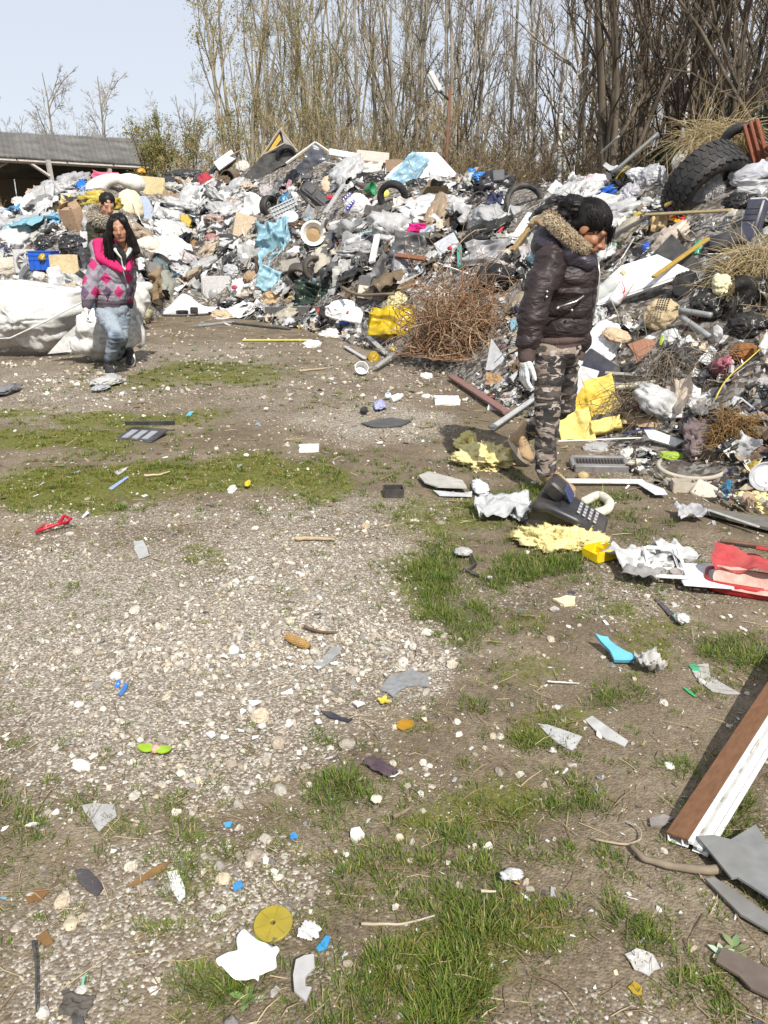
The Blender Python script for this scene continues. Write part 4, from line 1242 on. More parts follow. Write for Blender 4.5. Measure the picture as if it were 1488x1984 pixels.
def poly(name,pts,t,c,label,kind='plastic',face=.6,lift=.05,flat=False,cat=None,tip=0,wave=0.0,jit=0):
 """an outline of its own, as a plate with thickness at its place"""
 pts=np.array(pts,float);cx,cy=pts.mean(0)
 M,k,p=spot(cx,cy,0,face,0,flat,tip);keep(*np.ptp(pts,axis=0))
 q_=(pts-(cx,cy))*k*np.array([1,-1])/np.array([1,dep(p)if flat else 1])
 a=(q_[:,0]*np.roll(q_[:,1],-1)-np.roll(q_[:,0],-1)*q_[:,1]).sum()
 if a<0:q_=q_[::-1]
 g=G();g.prism(q_,t*k if t>.03 else t,z0=lift)
 if wave:
  s=nxt()
  V=g.V[0];V[:,2]+=wave*k*10*vnoise(np.c_[V[:,:2]/(k*40),np.full(len(V),s*1.3)],s)
 o=g.build(name,mat(kind,c),None,False,M)
 return tag(o,label,cat or ' '.join(name.split('_')[-2:]))
def bar(name,x0,y0,x1,y1,w,c,label,kind='wood',lift=.08,flat=False,th=None,cat=None,tube=False,bend=0.0,pull=0.0):
 """a lath, pole or pipe between two places"""
 A,B=hit(x0,y0),hit(x1,y1)
 for u in np.arange(.1,1,.2):keep(max(w*2,abs(x1-x0)*.25),max(w*2,abs(y1-y0)*.25),x0+(x1-x0)*u,y0+(y1-y0)*u)
 if pull:
  B=B+(CAMP-B)*pull
 nA=surf_n(A[None,0],A[None,1],.4)[0]
 A=A+nA*lift;B=B+nA*lift
 k=A[1]/FPX
 d=norm(B-A);L=np.linalg.norm(B-A)
 n=norm(nA-d*np.dot(nA,d))if abs(np.dot(nA,d))<.98 else norm(np.cross(d,(1,0,0)))
 y=np.cross(n,d)
 M=mat4(np.stack([d,y,n],1),A)
 g=G()
 if tube:
  u=np.linspace(0,1,9);P=np.stack([u*L,bend*L*np.sin(u*3.1),.25*bend*L*np.sin(u*6)],-1)
  g.tube(P,np.full(9,w*k/2)*(1-.3*u if bend else 1),9)
 else:
  g.box((L/2,0,0),(L,w*k,(th or w*.45)*k),bev=min(.004,w*k*.2))
 o=g.build(name,mat(kind,c),None,True if tube else False,M)
 return tag(o,label,cat or ' '.join(name.split('_')[-2:]))
def fluff(name,px,py,w,h,c,label,th=.35,flat=True,roll=0,seed=0,fib=5000,lift=.01):
 """torn mineral wool: a layered body with a fuzz of fibres"""
 M,k,p=spot(px,py,roll,.4,0,flat)
 hh=h*k/(dep(p)if flat else 1)
 V,F=crumple_blob(4,seed+60,1.0,.9,1.9)
 V=V/np.ptp(V,axis=0)*np.array([w*k,hh,th*w*k*1.25])
 V+=(norm(V)*(.13*w*k*fbm(V/(w*k)*9,4,seed))[:,None])
 V[:,2]=np.where(V[:,2]<0,V[:,2]*.3,V[:,2])+th*w*k*.08+lift
 rg=np.random.default_rng(seed)
 o=mesh_item(name,V,[F],mat('foam',c),M,label,'insulation wool',True)
 i=rg.integers(0,len(V),fib);nr=norm(V[i]*np.array([1,1,2.]))
 d=norm(nr+rg.normal(0,.7,(fib,3)));ln=rg.uniform(.004,.014,fib)[:,None]*(w*k/.45)
 P=np.stack([V[i],V[i]+d*ln*.5,V[i]+norm(d+rg.normal(0,.5,d.shape))*ln],1)
 Vf,Ff=tubes_np(P,np.ones((fib,1))*np.array([[.0011,.001,.0005]])*max(1,p[1]/4),3)
 tag(link('fibres',make_mesh('fibres',Vf,Ff,mat('foam',tuple(min(.85,q_*1.08)for q_ in c)),True),o),kind='stuff')
 return o
def tyre(px,py,Rp,wp,label,M=None,tilt=(0,0,0),lift=.1,tread=True,c=BLK,face=.6,name='tyre'):
 """tyre with side walls, shoulders and tread blocks, axis along local z"""
 M0,k,p=spot(px,py,0,face,0);keep(Rp*1.9,Rp*1.7)
 Rm=rotm('Z',R(tilt[2]))@rotm('Y',R(tilt[1]))@rotm('X',R(tilt[0]))
 R0=Rp*k;w=wp*k/2
 M=M0@mat4(Rm,(0,0,0));M.translation=M0.translation+M0.to_3x3().col[2]*lift
 o=empty(name,M=M)
 ri=R0*.60
 prof=[(ri,-w*.55),(ri*1.03,-w*.75),(R0*.78,-w),(R0*.92,-w*.96),(R0*.985,-w*.78),(R0,-w*.4),(R0,w*.4),(R0*.985,w*.78),(R0*.92,w*.96),(R0*.78,w),(ri*1.03,w*.75),(ri,w*.55),(ri*1.02,w*.3),(R0*.9,w*.3),(R0*.9,-w*.3),(ri*1.02,-w*.3),(ri,-w*.55)]
 g=G();g.lathe(prof,44);g.build('carcass',mat('rubber',c,dirt=.15),o,True)
 if tread:
  g=G();nb=34
  for j in range(nb):
   a=j/nb*6.2832
   for row,(zz,ang,wd)in enumerate(((-.62,.35,.42),(-.12,-.35,.36),(.36,.35,.36),(.80,-.35,.30))):
    aa=a+(row%2)*3.1416/nb
    T=rotm('Z',aa)@rotm('X',ang)
    c_=rotm('Z',aa)@np.array([R0*(1.0 if abs(zz)<.7 else.975),0,zz*w])
    g.box(c_,(R0*.026,R0*6.2832/nb*.70,w*wd*1.1),T=T)
  g.build('tread',mat('rubber',tuple(q_*1.5 for q_ in c),dirt=.1),o)
 return tag(o,label,'tyre')
def carton(name,px,py,w,h,d,c,label,roll=0,face=.5,flat=False,flaps=True,lift=0,kind='card',yaw=30):
 """open box: four walls, floor and bent flaps"""
 M,k,p=spot(px,py,0,face,0,flat);keep(w*1.2,h*1.3)
 up=mat4(rotm('Z',R(yaw)),(0,0,0));M2=Matrix.Translation(M.translation)@up@mat4(rotm('X',R(roll)),(0,0,0))
 o=empty(name,M=M2);W2,H2,D2,t=w*k,h*k,d*k,max(.005,.03*w*k)
 mm=mat(kind,c)
 for nm,cc,dd in(('floor_panel',(0,0,lift+t/2),(W2,D2,t)),('side_panel',(-W2/2,0,lift+H2/2),(t,D2,H2)),('side_panel',(W2/2,0,lift+H2/2),(t,D2,H2)),('front_panel',(0,-D2/2,lift+H2/2),(W2-t,t,H2)),('rear_panel',(0,D2/2,lift+H2/2),(W2-t,t,H2))):
  g=G();g.box(cc,dd);g.build(nm,mm,o)
 if flaps:
  for sx,sy,a in((-1,0,40),(1,0,25),(0,-1,60)):
   g=G();T=rotm('Y',R(a*-sx))if sx else rotm('X',R(-a*1.4))
   ln=W2*.4;off=T@np.array([0,0,ln/2])
   g.box(np.array([sx*W2/2,sy*D2/2,lift+H2])+off,(t if sx else W2*.95,t if sy else D2*.95,ln),T=T);g.build('flap',mm,o)
 return tag(o,label,'box')
def vessel(name,px,py,prof,c,label,tilt=(0,0,0),kind='plastic',lift=.05,face=.5,flat=False,parts=(),seg=24,rough=None,cat=None):
 """turned hollow shape (bucket, bowl, bottle, can); profile in pixels"""
 M0,k,p=spot(px,py,0,face,0,flat);_pm=np.max(np.abs(np.array(prof)),0);keep(_pm[0]*2,_pm[0]*2)
 Rm=rotm('Z',R(tilt[2]))@rotm('Y',R(tilt[1]))@rotm('X',R(tilt[0]))
 M=M0@mat4(Rm,(0,0,0));M.translation=M0.translation+M0.to_3x3().col[2]*lift
 g=G();g.lathe(np.array(prof)*k,seg)
 o=g.build(name,mat(kind,c,rough=rough),None,'auto',M)
 for(nm,pr,cc,kd)in parts:
  g=G();g.lathe(np.array(pr)*k,seg);g.build(nm,mat(kd,cc),o,'auto')
 return tag(o,label,cat or ' '.join(name.split('_')[-2:]))
def text_child(s,size,c,parent,M):
 cu=bpy.data.curves.new('lettering','FONT');cu.body=s;cu.size=size;cu.extrude=.001;cu.align_x='CENTER';cu.align_y='CENTER'
 o=bpy.data.objects.new('tmp',cu);COL.objects.link(o)
 dg=bpy.context.evaluated_depsgraph_get();dg.update()
 me=bpy.data.meshes.new_from_object(o.evaluated_get(dg));bpy.data.objects.remove(o)
 me.materials.clear();me.materials.append(mat('clean',c))
 return link('lettering',me,parent,None,M)
def duvet():
 keep(112,48,222,364);keep(60,50,89,508)
 M,k,p=spot(222,366,0,.75,.12)
 u=np.linspace(0,1,26)
 P=np.stack([(-52+106*u)*k,(-18+30*np.sin(np.clip(u*1.7,0,1)*1.7)-26*np.clip(u-.55,0,1)**1.3)*k,.1*np.sin(u*3)],-1)
 r_=k*(13+4*np.sin(u*9))*np.where(u>.94,.75,1)*np.where(u<.04,.7,1)
 g=G();g.tube(P,r_,20)
 V=g.V[0];V+=norm(V-P.repeat(20,0))*(.035*fbm(V*7,3,5))[:,None]
 o=g.build('rolled_duvet',mat('cloth',(.72,.69,.62)),None,True,M)
 tag(o,'rolled off-white duvet arched above the half-hidden woman','duvet')
duvet()
bag('foam_cushion',251,402,48,60,CREAM,'bulging cream foam cushion right of the half-hidden woman','cloth',.7,amp=.25,freq=1.2)
slab('beige_board',290,371,56,46,10,(.52,.43,.24),'beige furniture board standing right of the rolled duvet','card',roll=-4,face=.8,lift=.1)
bag('carrier_bag',160,366,20,40,(.015,.20,.72),'bright blue carrier bag hanging left of the rolled duvet',amp=.7,roll=12)
sheet('pink_cloth',205,344,46,16,(.58,.14,.22),'pink cloth bundle on top of the rolled duvet','cloth',amp=.3)
bag('snack_packet',274,332,18,12,(.70,.32,.02),'small orange packet at the crest above the beige board',th=.4)
bag('seat_pad',148,396,27,14,(.12,.33,.45),'blue round seat pad left of the red scrap','cloth',.35,amp=.2,freq=1.2)
bag('red_scrap',164,393,14,11,(.45,.015,.04),'small red scrap of cloth beside the blue seat pad','cloth',amp=.6)
carton('cardboard_box',149,446,34,40,24,(.40,.27,.18),'brown open cardboard box left of the half-hidden woman',yaw=-25,roll=18)
bag('bin_bag',143,480,54,44,(.022,.023,.030),'shiny black bin bag behind the argyle jacket',th=.75,amp=.4,freq=2.4,lvl=4)
bag('bin_bag',94,478,50,46,(.020,.020,.024),'black bin bag left of the shiny one above the blue crate',th=.7,amp=.55,lvl=4)
def crate(px,py):
 M,k,p=spot(px,py,0,.5);M2=Matrix.Translation(M.translation)@mat4(rotm('Z',R(-8)),(0,0,0))
 o=empty('plastic_crate',M=M2);w,d,h,t=45*k,34*k,34*k,.012;m=mat('plastic',(.012,.10,.50),dirt=.12)
 g=G();g.box((0,0,t/2),(w,d,t));g.build('floor_panel',m,o)
 for nm,c,dd in(('side_wall',(-w/2,0,h/2),(t,d,h)),('side_wall',(w/2,0,h/2),(t,d,h)),('end_wall',(0,-d/2,h/2),(w,t,h)),('end_wall',(0,d/2,h/2),(w,t,h))):
  g=G();g.box(c,dd);g.build(nm,m,o)
 for zz in(.55,.8,1.0):
  g=G()
  for c,dd in(((0,-d/2-.008,h*zz),(w+.03,.018,.016)),((0,d/2+.008,h*zz),(w+.03,.018,.016)),((-w/2-.008,0,h*zz),(.018,d+.006,.016)),((w/2+.008,0,h*zz),(.018,d+.006,.016))):g.box(c,dd)
  g.build('rim',m,o)
 for x_ in(-.3,0,.3):
  g=G();g.box((x_*w,-d/2-.01,h*.27),(.016,.016,h*.5));g.build('rib',m,o)
 tag(o,'bright blue ribbed plastic crate left of the pale cardboard carton','crate')
crate(89,524)
bag('yellow_packet',92,515,15,15,(.52,.36,.02),'mustard-yellow packet against the front of the blue crate',th=.4,lift=.28)
carton('cardboard_carton',129,530,50,34,34,(.58,.46,.28),'pale tan cardboard carton between blue crate and argyle jacket',yaw=12,flaps=False)
def wheel_housing():
 M,k,p=spot(50,512,0,.8,.15);o=empty('wheel_cover',M=M);m=mat('plastic',(.34,.34,.34))
 g=G();g.box((0,0,.02),(40*k,46*k,.05),bev=.015);g.build('plate',m,o,'auto')
 g=G();g.lathe(np.array([(17,.0),(17,6),(14,8),(12,5),(6,5),(5,9),(.1,9)])*k,28,p=(2*k,-2*k,.04));g.build('hub',mat('plastic',(.14,.14,.14)),o,'auto')
 for a in range(8):
  g=G();T=rotm('Z',R(a*45));g.box(T@np.array([9.5*k,0,.1])+(2*k,-2*k,0),(9*k,3*k,.03),T=T);g.build('spoke',m,o)
 tag(o,'square grey plate with a round spoked cover left of the blue crate','wheel cover')
wheel_housing()
bag('grey_sack',16,522,84,40,(.46,.42,.35),'long greyish sack lying at the left edge by the wheel cover','cloth',.6,amp=.3,freq=1.6,lvl=4)
bag('white_bag',76,540,30,26,OFFW,'crumpled white bag peeping over the big sack below the crate',amp=.6)
bag('cream_bag',108,540,36,28,(.66,.58,.44),'cream cloth bag peeping over the big sack below the carton','cloth',amp=.4)
sheet('clear_sheet',140,545,36,22,(.55,.57,.62),'cloudy plastic sheet against the argyle jacket above the big sack',amp=.15)
bag('white_bag',36,392,26,22,OFFW,'white bag topmost at the left edge of the heap',amp=.5)
sheet('white_cloth',55,412,38,50,W_,'white cloth draped down the left end of the heap','cloth',roll=20,amp=.2)
sheet('yellow_foil',128,408,40,48,(.66,.55,.28),'wrinkled pale yellow cloth above the brown box','cloth',amp=.3)
sheet('blue_rag',108,428,16,24,(.20,.42,.62),'small light blue rag left of the yellow cloth','cloth',amp=.3)
def body_board():
 M,k,p=spot(279,412,12,.75,.12)
 a=np.linspace(0,6.283,28,endpoint=False);P=np.stack([np.sign(np.cos(a))*np.abs(np.cos(a))**.6*15,np.sign(np.sin(a))*np.abs(np.sin(a))**.7*26],-1)*k
 g=G();g.prism(P,5*k);tag(g.build('foam_board',mat('foam',(.36,.42,.55),dirt=.1),None,'auto',M),'rounded blue-grey foam board below the beige board','foam board')
body_board()
slab('navy_sheet',318,411,40,26,5,(.03,.04,.09),'navy panel lying right of the blue-grey foam board',roll=-18)
bag('yellow_scrap',304,403,12,14,(.70,.62,.10),'small yellow scrap on the navy panel',amp=.5,lift=.12)
bag('cream_sack',286,482,54,46,(.66,.60,.49),'full cream cloth sack right of the argyle jacket','cloth',.7,amp=.3,freq=1.7,lvl=4)
sheet('white_sheet',296,458,40,34,W_,'white plastic sheet above the full cream sack',amp=.25)
bag('cyan_bag',320,470,20,26,(.12,.50,.66),'small cyan bag beside the full cream sack',amp=.7)
def headlamp():
 keep(50,46,309,520);keep(34,56,279,412);keep(44,50,50,512)
 M0,k,p=spot(309,520,0,.6,.1);M=M0@mat4(rotm('Y',R(25))@rotm('X',R(-15)),(0,0,0))
 o=empty('headlamp_shell',M=M)
 g=G();g.lathe(np.array([(.1,-10),(12,-8),(21,0),(24,9),(22,10),(19,2),(10,-5),(.1,-6)])*k,30);g.build('shell',mat('plastic',(.02,.022,.025),rough=.25),o,'auto')
 g=G();g.lathe(np.array([(18,3),(12,6.5),(.1,8)])*k,26);g.build('lens',mat('plastic',(.10,.16,.17),rough=.12),o,True)
 tag(o,'round dark headlamp shell with glassy front beside the white bumper','headlamp')
headlamp()
slab('grey_mat',283,522,52,26,3,(.16,.15,.14),'dark grey mat slab left of the round headlamp shell','rubber',roll=-8,flat=False)
def bumper():
 p=hit(338,612);k=p[1]/FPX;o=empty('car_bumper',(p[0],p[1],.01));keep(120,50,345,600)
 n=30;u=np.linspace(0,1,n);V=[]
 for t_ in u:
  x_=(-70+140*t_)*k;h=(3+46*math.exp(-((t_-.58)/.17)**2)+9*t_)*k*.62+.05;off=.55*(t_-.5)**2*2
  V.append([(x_,off-.10,.0),(x_,off-.13,h*.25),(x_+.02,off-.10,h*.6),(x_+.05,off-.02,h*.9),(x_+.07,off+.08,h)])
 V=np.array(V).reshape(-1,3);i=(np.arange(n-1)*5)[:,None]+np.arange(4)[None]
 F=np.stack([i,i+5,i+6,i+1],-1).reshape(-1,4)
 link('shell',make_mesh('shell',np.concatenate([V,V+(0,.012,-.004)]),[F,F[:,::-1]+len(V)],mat('plastic',(.76,.77,.79),dirt=.12,rough=.3),True),o)
 g=G();g.box((18*k,-.115,.07),(.22,.04,.06),bev=.015);g.build('lamp_opening',mat('plastic',BLK),o,'auto')
 g=G();g.box((40*k,-.08,.10),(.14,.04,.10),bev=.015);g.build('lamp_opening',mat('plastic',BLK),o,'auto')
 g=G();g.tube(np.array([((-70+140*t_)*k,.55*(t_-.5)**2*2-.14,.014)for t_ in np.linspace(0,1,12)]),.016,6);g.build('lower_lip',mat('plastic',DGR),o,True)
 tag(o,'white car bumper lying on the ground at the foot of the heap','car bumper')
bumper()
bag('dark_film',358,342,88,28,(.05,.05,.052),'heap of dark film on the crest left of the black tented panel',amp=.6,lvl=4)
bag('yellow_foam',360,436,28,40,(.50,.36,.08),'torn ochre foam in the middle of the left slope','foam',amp=.7)
def big_sack():
 """the woven sack: a wide limp body with a hem, folded flap and a second bulge behind the woman"""
 Y=9.7
 o=empty('woven_sack',at(80,690,Y)*np.array([1,1,0]));O=np.array(o.location)
 m=mat('cloth',(.60,.60,.58),dirt=.32,rough=.7)
 out=[(-70,556),(-20,550),(40,552),(110,557),(166,562),(172,610),(150,645),(120,668),(85,684),(40,682),(10,678),(-30,672),(-75,650)]
 c=np.mean(out,0);n=len(out)
 rings=16;V=[]
 a=np.array(out,float)
 aa=np.concatenate([np.stack([a*(1-f)+np.roll(a,-1,0)*f for f in np.arange(0,1,.125)],1).reshape(-1,2)]);N=len(aa)
 for side in(-1,1):
  for r_ in range(rings):
   f=1-r_/(rings-1)
   for(px,py)in aa:
    q_=c+(np.array([px,py])-c)*f
    bulge=.34*math.sqrt(max(0,1-f*f))*side
    P=at(q_[0],q_[1],Y);P[1]+=-bulge if side<0 else bulge*.8
    if side<0:P[1]+=0
    V.append(P*1.0 if side>0 else np.array([P[0],P[1]+2*bulge if False else Y-abs(bulge),P[2]]))
 V=np.array(V)
 dn=.06*fbm(V*np.array([2.6,2,3.6])+4,4,3)+.10*(1-2*np.abs(vnoise(V*np.array([1.3,1,2.1])+2,8)))+.05*(1-2*np.abs(vnoise(V*np.array([3.3,1,4.1])+2,9)))+.035*(1-2*np.abs(vnoise(V*np.array([7,1,9.])+2,10)))+.018*(1-2*np.abs(vnoise(V*np.array([15,1,17.])+2,11)))
 V[:,1]+=dn;V[:,2]=np.maximum(V[:,2]+dn*.3,.01)
 F=[]
 for s_ in range(2):
  for r_ in range(rings-1):
   b_=s_*rings*N+r_*N;k_=np.arange(N);F.append(np.stack([b_+k_,b_+(k_+1)%N,b_+N+(k_+1)%N,b_+N+k_],-1))
 k_=np.arange(N);F.append(np.stack([k_,(k_+1)%N,rings*N+(k_+1)%N,rings*N+k_],-1))
 body=link('body',make_mesh('body',V-O,[np.concatenate(F)],m,True),o)
 hem=np.stack([at(-75,660,Y-.33),at(20,655,Y-.42),at(90,622,Y-.42),at(130,600,Y-.36),at(166,582,Y-.16)])
 g=G();g.tube(hem-O,.010,6);g.build('hem',m,body,True)
 top=np.stack([at(-70,556,Y),at(-20,550,Y-.02),at(40,552,Y),at(110,557,Y-.02),at(166,562,Y)])
 g=G();g.tube(top-O,.016,6);g.build('rim',m,body,True)
 fl=[(92,686),(125,650),(160,618),(166,660),(168,686),(130,682)]
 Pf=np.array([at(x_,y_,Y-.42+.05*(i%2))for i,(x_,y_)in enumerate(fl)]);Pf[:,2]=np.maximum(Pf[:,2],.015)
 V=np.concatenate([Pf,Pf+(0,.02,0)]);n6=6;k_=np.arange(6)
 link('loose_corner',make_mesh('loose_corner',V-O,[np.stack([k_,(k_+1)%6,6+(k_+1)%6,6+k_],-1),np.array([[5,4,3,2,1,0]]),np.array([[6,7,8,9,10,11]])],m),o)
 tag(o,'large dirty-white woven sack lying at the left before the heap','sack')
 Y2=9.3
 organic('woven_sack',[('e',at(196,640,Y2),(.26,.28,.24),None),('e',at(186,664,Y2),(.25,.28,.12),None),('e',at(236,632,Y2+.1),(.20,.22,.30),None),('e',at(262,590,Y2+.1),(.13,.10,.24),rotm('Y',R(25))),('c',at(262,560,Y2+.1),at(288,555,Y2+.1),.07,.03),('e',at(250,650,Y2+.1),(.11,.15,.14),None)],.014,3,mat('cloth',(.60,.59,.56),dirt=.3,rough=.7),None,folds(.05,5.5,7.5,14,.7),None,at(215,680,Y2)*np.array([1,1,0]))
 s2=bpy.data.objects['woven_sack.001'];s2.location=at(215,680,Y2)*np.array([1,1,0])
 g=G();hp=np.stack([at(266,612,Y2-.1),at(277,640,Y2-.15),at(279,664,Y2-.15),at(270,672,Y2-.1)]);O2=np.array(s2.location)
 g.tube(hp-O2,.022,8);g.build('strap',mat('film',(.68,.67,.64)),s2,True)
 tag(s2,'crumpled white woven sack directly behind the jeans of the argyle woman','sack')
big_sack()
def tented_panel():
 keep(110,86,520,315);keep(100,60,612,316);keep(50,40,556,414);keep(100,66,626,394);keep(60,56,418,560);keep(46,50,472,444);keep(132,62,812,338);keep(90,90,1018,392);keep(90,34,925,395);keep(190,200,885,640)
 M,k,p=spot(520,325,0,.85,.15)
 o=empty('tented_panel',M=M)
 def L(pts):return(np.array(pts,float)-(520,325))*k*np.array([1,-1])
 def plate(nm,pts,t,c,z0,kind='plastic',tilt=None,par=o):
  q_=L(pts);a=(q_[:,0]*np.roll(q_[:,1],-1)-np.roll(q_[:,0],-1)*q_[:,1]).sum()
  if a<0:q_=q_[::-1]
  g=G();g.prism(q_,t,z0=z0)
  return g.build(nm,mat(kind,c),par,False)
 plate('black_sheet',[(460,358),(512,306),(572,296),(566,318),(536,330),(505,362)],.03,(.02,.02,.022),.05)
 plate('inner_lining',[(512,306),(546,262),(560,288),(552,300)],.02,(.03,.03,.03),-.05)
 plate('yellow_lining',[(519,302),(544,268),(547,278),(528,300)],.02,(.55,.36,.03),-.01)
 plate('end_flap',[(548,262),(576,300),(560,305),(552,284)],.05,(.30,.29,.27),.0)
 for a,b_ in(((508,310),(546,260)),((546,260),(577,300)),((512,306),(556,284))):
  q_=L([a,b_]);g=G();g.tube(np.c_[q_,[.04,.04]],2.0*k,4);g.build('edge_strip',mat('wood',(.40,.34,.26)),o)
 tag(o,'tall black tented panel with yellow lining, highest point of the heap','panel')
tented_panel()
tyre(556,312,20,12,'dark tyre tucked under the black tented panel',tilt=(60,25,0),tread=False,lift=.2)
def tent_frame():
 M,k,p=spot(612,312,0,.8,.12);o=empty('film_covered_frame',M=M)
 def L(pts):return(np.array(pts,float)-(612,312))*k*np.array([1,-1])
 V,F=crumple_sheet(18,nxt(),.10,3.2,.05,.0)
 u=V[:,0]+.5;v=V[:,1]+.5
 c=[np.array(L([q_]))[0]for q_ in((560,345),(660,345),(664,330),(612,286))]
 P=(c[0][None]*((1-u)*(1-v))[:,None]+c[1][None]*(u*(1-v))[:,None]+c[2][None]*(u*v)[:,None]+c[3][None]*((1-u)*v)[:,None])
 W=np.c_[P,V[:,2]*.6+.05]
 link('film',make_mesh('film',W,[F],mat('film',(.10,.11,.14)),True),o)
 for a,b_ in(((556,322),(612,284)),((612,284),(665,318))):
  q_=L([a,b_]);g=G();g.tube(np.c_[q_,[.1,.1]],2.6*k,4);g.build('edge_strip',mat('plastic',OFFW),o)
 tag(o,'pale-edged frame draped in dark film, right of the tented panel','frame')
tent_frame()
slab('foam_slab',438,315,42,18,9,W_,'white foam slab leaning on the crest left of the tented panel','foam',roll=34,face=.8,lift=.12)
bar('wooden_lath',448,326,482,308,5,TAN,'tan lath on the crest beside the leaning white foam slab',lift=.25)
bag('white_bag',470,325,30,26,OFFW,'upright white plastic bag just left of the tented panel',amp=.4)
vessel('rusty_drum',448,349,[(.1,-14),(16,-14),(17,0),(17,12),(15,12),(15,-6),(.1,-6)],(.12,.075,.045),'rusty drum end below the white foam slab',(35,-20,0),'metal',rough=.8)
slab('foam_tray',443,386,30,16,10,W_,'small white foam tray below the rusty drum','foam',roll=-6)
sheet('white_tarpaulin',492,408,50,54,W_,'white tarpaulin bundle above the beige mattress piece','cloth',amp=.22,fold=.4,roll=-15)
tyre(523,405,21,16,'dark tyre on edge right of the white tarpaulin',tilt=(10,62,0),tread=False,lift=.08)
def mattress():
 M,k,p=spot(472,444,-10,.7,.06);M=M@mat4(rotm('Y',R(28)),(0,0,0));o=empty('mattress_piece',M=M)
 for i,(z0,t,c)in enumerate(((0,4,(.46,.38,.26)),(4.2,3,(.58,.50,.38)),(7.4,4,(.52,.42,.30)))):
  g=G();g.box((0,0,(z0+t/2)*k),(40*k,44*k,t*k),bev=.01);V=g.V[0];V[:,:2]*=1+.04*(i-1);g.build('layer',mat('foam',c),o,'auto')
 tag(o,'thick beige layered mattress piece in the middle of the slope','mattress piece')
mattress()
def grid_panel():
 M,k,p=spot(556,414,24,.75,.1);o=empty('grid_tray',M=M);m=mat('plastic',(.44,.47,.48))
 for i in range(9):
  g=G();g.box(((-24+6*i)*k,0,0),(1.6*k,36*k,.02));g.build('bar',m,o)
 for j in range(6):
  g=G();g.box((0,(-17.5+7*j)*k,.012),(50*k,1.6*k,.02));g.build('bar',m,o)
 g=G();g.box((0,0,-.016),(54*k,40*k,.012));g.build('tray_floor',mat('plastic',(.36,.38,.39)),o)
 tag(o,'grey gridded plastic tray above the long blue film','tray')
grid_panel()
vessel('oval_lid',566,428,[(.1,3),(12,3),(15,1.5),(15.5,0),(14,0),(.1,1.5)],(.72,.76,.80),'oval white lid at the lower edge of the gridded tray',(-18,8,0),lift=.12)
sheet('blue_film',536,480,66,96,(.34,.56,.66),'long light blue plastic film hanging down the middle slope',amp=.22,freq=3.4,n=34,roll=8,fold=.1)
sheet('blue_film',524,546,46,44,(.36,.58,.67),'lower torn end of light blue film near the grey door panel',amp=.18,freq=2.6,n=22,roll=-20)
vessel('white_bowl',612,464,[(.1,-12),(12,-12),(21,6),(24,8),(24,10),(20,9),(11,-9),(.1,-9)],(.76,.74,.68),'white washbasin tipped towards the camera with dirt inside',(12,18,0),lift=.16,parts=[('muck',[(.1,-4),(9,-5),(13,-3.5),(6,1),(.1,3)],(.35,.24,.13),'foam')],cat='washbasin')
def dash():
 M,k,p=spot(626,394,-38,.7,.12);o=empty('car_dashboard',M=M);m=mat('plastic',(.022,.022,.024),rough=.45)
 g=G();g.box((0,0,0),(96*k,26*k,14*k),bev=.04);g.build('shell',m,o,'auto')
 g=G();g.tube(np.array([(-48,-14,4),(-20,-20,8),(20,-20,8),(48,-12,2)])*k,3.2*k,8);g.build('edge_roll',m,o,True)
 for x_,w_ in((-30,20),(2,30),(34,18)):
  g=G();g.box((x_*k,2*k,7.5*k),(w_*k,15*k,3*k),bev=.01);g.build('insert',mat('plastic',(.05,.05,.055)),o,'auto')
 tag(o,'black car dashboard lying aslant below the soft toy','dashboard')
dash()
bag('soft_toy',640,365,32,48,(.66,.48,.34),'peach-coloured soft bundle with a red end above the dashboard','cloth',.5,amp=.35,freq=1.6,roll=12)
bag('red_scrap',643,389,18,9,(.55,.04,.05),'red cloth end just under the peach soft bundle','cloth',amp=.5,lift=.12)
def printed_bag():
 o=bag('rubbish_bag',694,408,56,52,W_,'round white bag with two blue printed bands',th=.8,amp=.22,freq=1.5,lvl=4)
 Mi=o.matrix_local;M,k,p=spot(694,408)
 for(x_,y_,a)in((-18,12,40),(-8,-8,48)):
  g=G()
  V,F=gridmesh(11,3);V=V*np.array([22*k,6.5*k,1]);V=V@rotm('Z',R(a)).T;V[:,0]+=x_*k;V[:,1]+=y_*k
  rr=1-(V[:,0]/(31*k))**2-(V[:,1]/(29*k))**2;V[:,2]=.40*52*k*np.sqrt(np.clip(rr,.02,1))+.125
  b_=link('printed_band',make_mesh('printed_band',V,[F],mat('clean',(.06,.06,.35)),True),o)
  g=G()
  for j in range(4):
   c_=rotm('Z',R(a))@np.array([(-7.5+5*j)*k,0,0]);xx,yy=c_[0]+x_*k,c_[1]+y_*k
   zz=.40*52*k*math.sqrt(max(.02,1-(xx/(31*k))**2-(yy/(29*k))**2))+.133
   g.box((xx,yy,zz),(2.4*k,3*k,.004),T=rotm('Z',R(a)))
  g.build('white_letters',mat('clean',(.7,.7,.75)),b_)
printed_bag()
bar('grey_rail',655,452,690,396,9,(.42,.42,.43),'grey plastic rail lying across the bag with blue bands','plastic',lift=.42)
vessel('green_bowl',718,376,[(.1,-9),(5,-9),(12,8),(13,9),(11,8),(4,-7),(.1,-7)],(.01,.25,.09),'small dark green cone right above the bag with blue bands',(20,70,20),lift=.14,cat='bowl')
bag('yellow_ball',744,379,24,20,(.72,.66,.10),'yellow rounded plastic piece between green cone and tyre','plastic',.8,amp=.12,freq=1.0)
tyre(762,388,29,16,'treaded tyre lying below the blue-wrapped foam block',tilt=(42,8,-8),lift=.1)
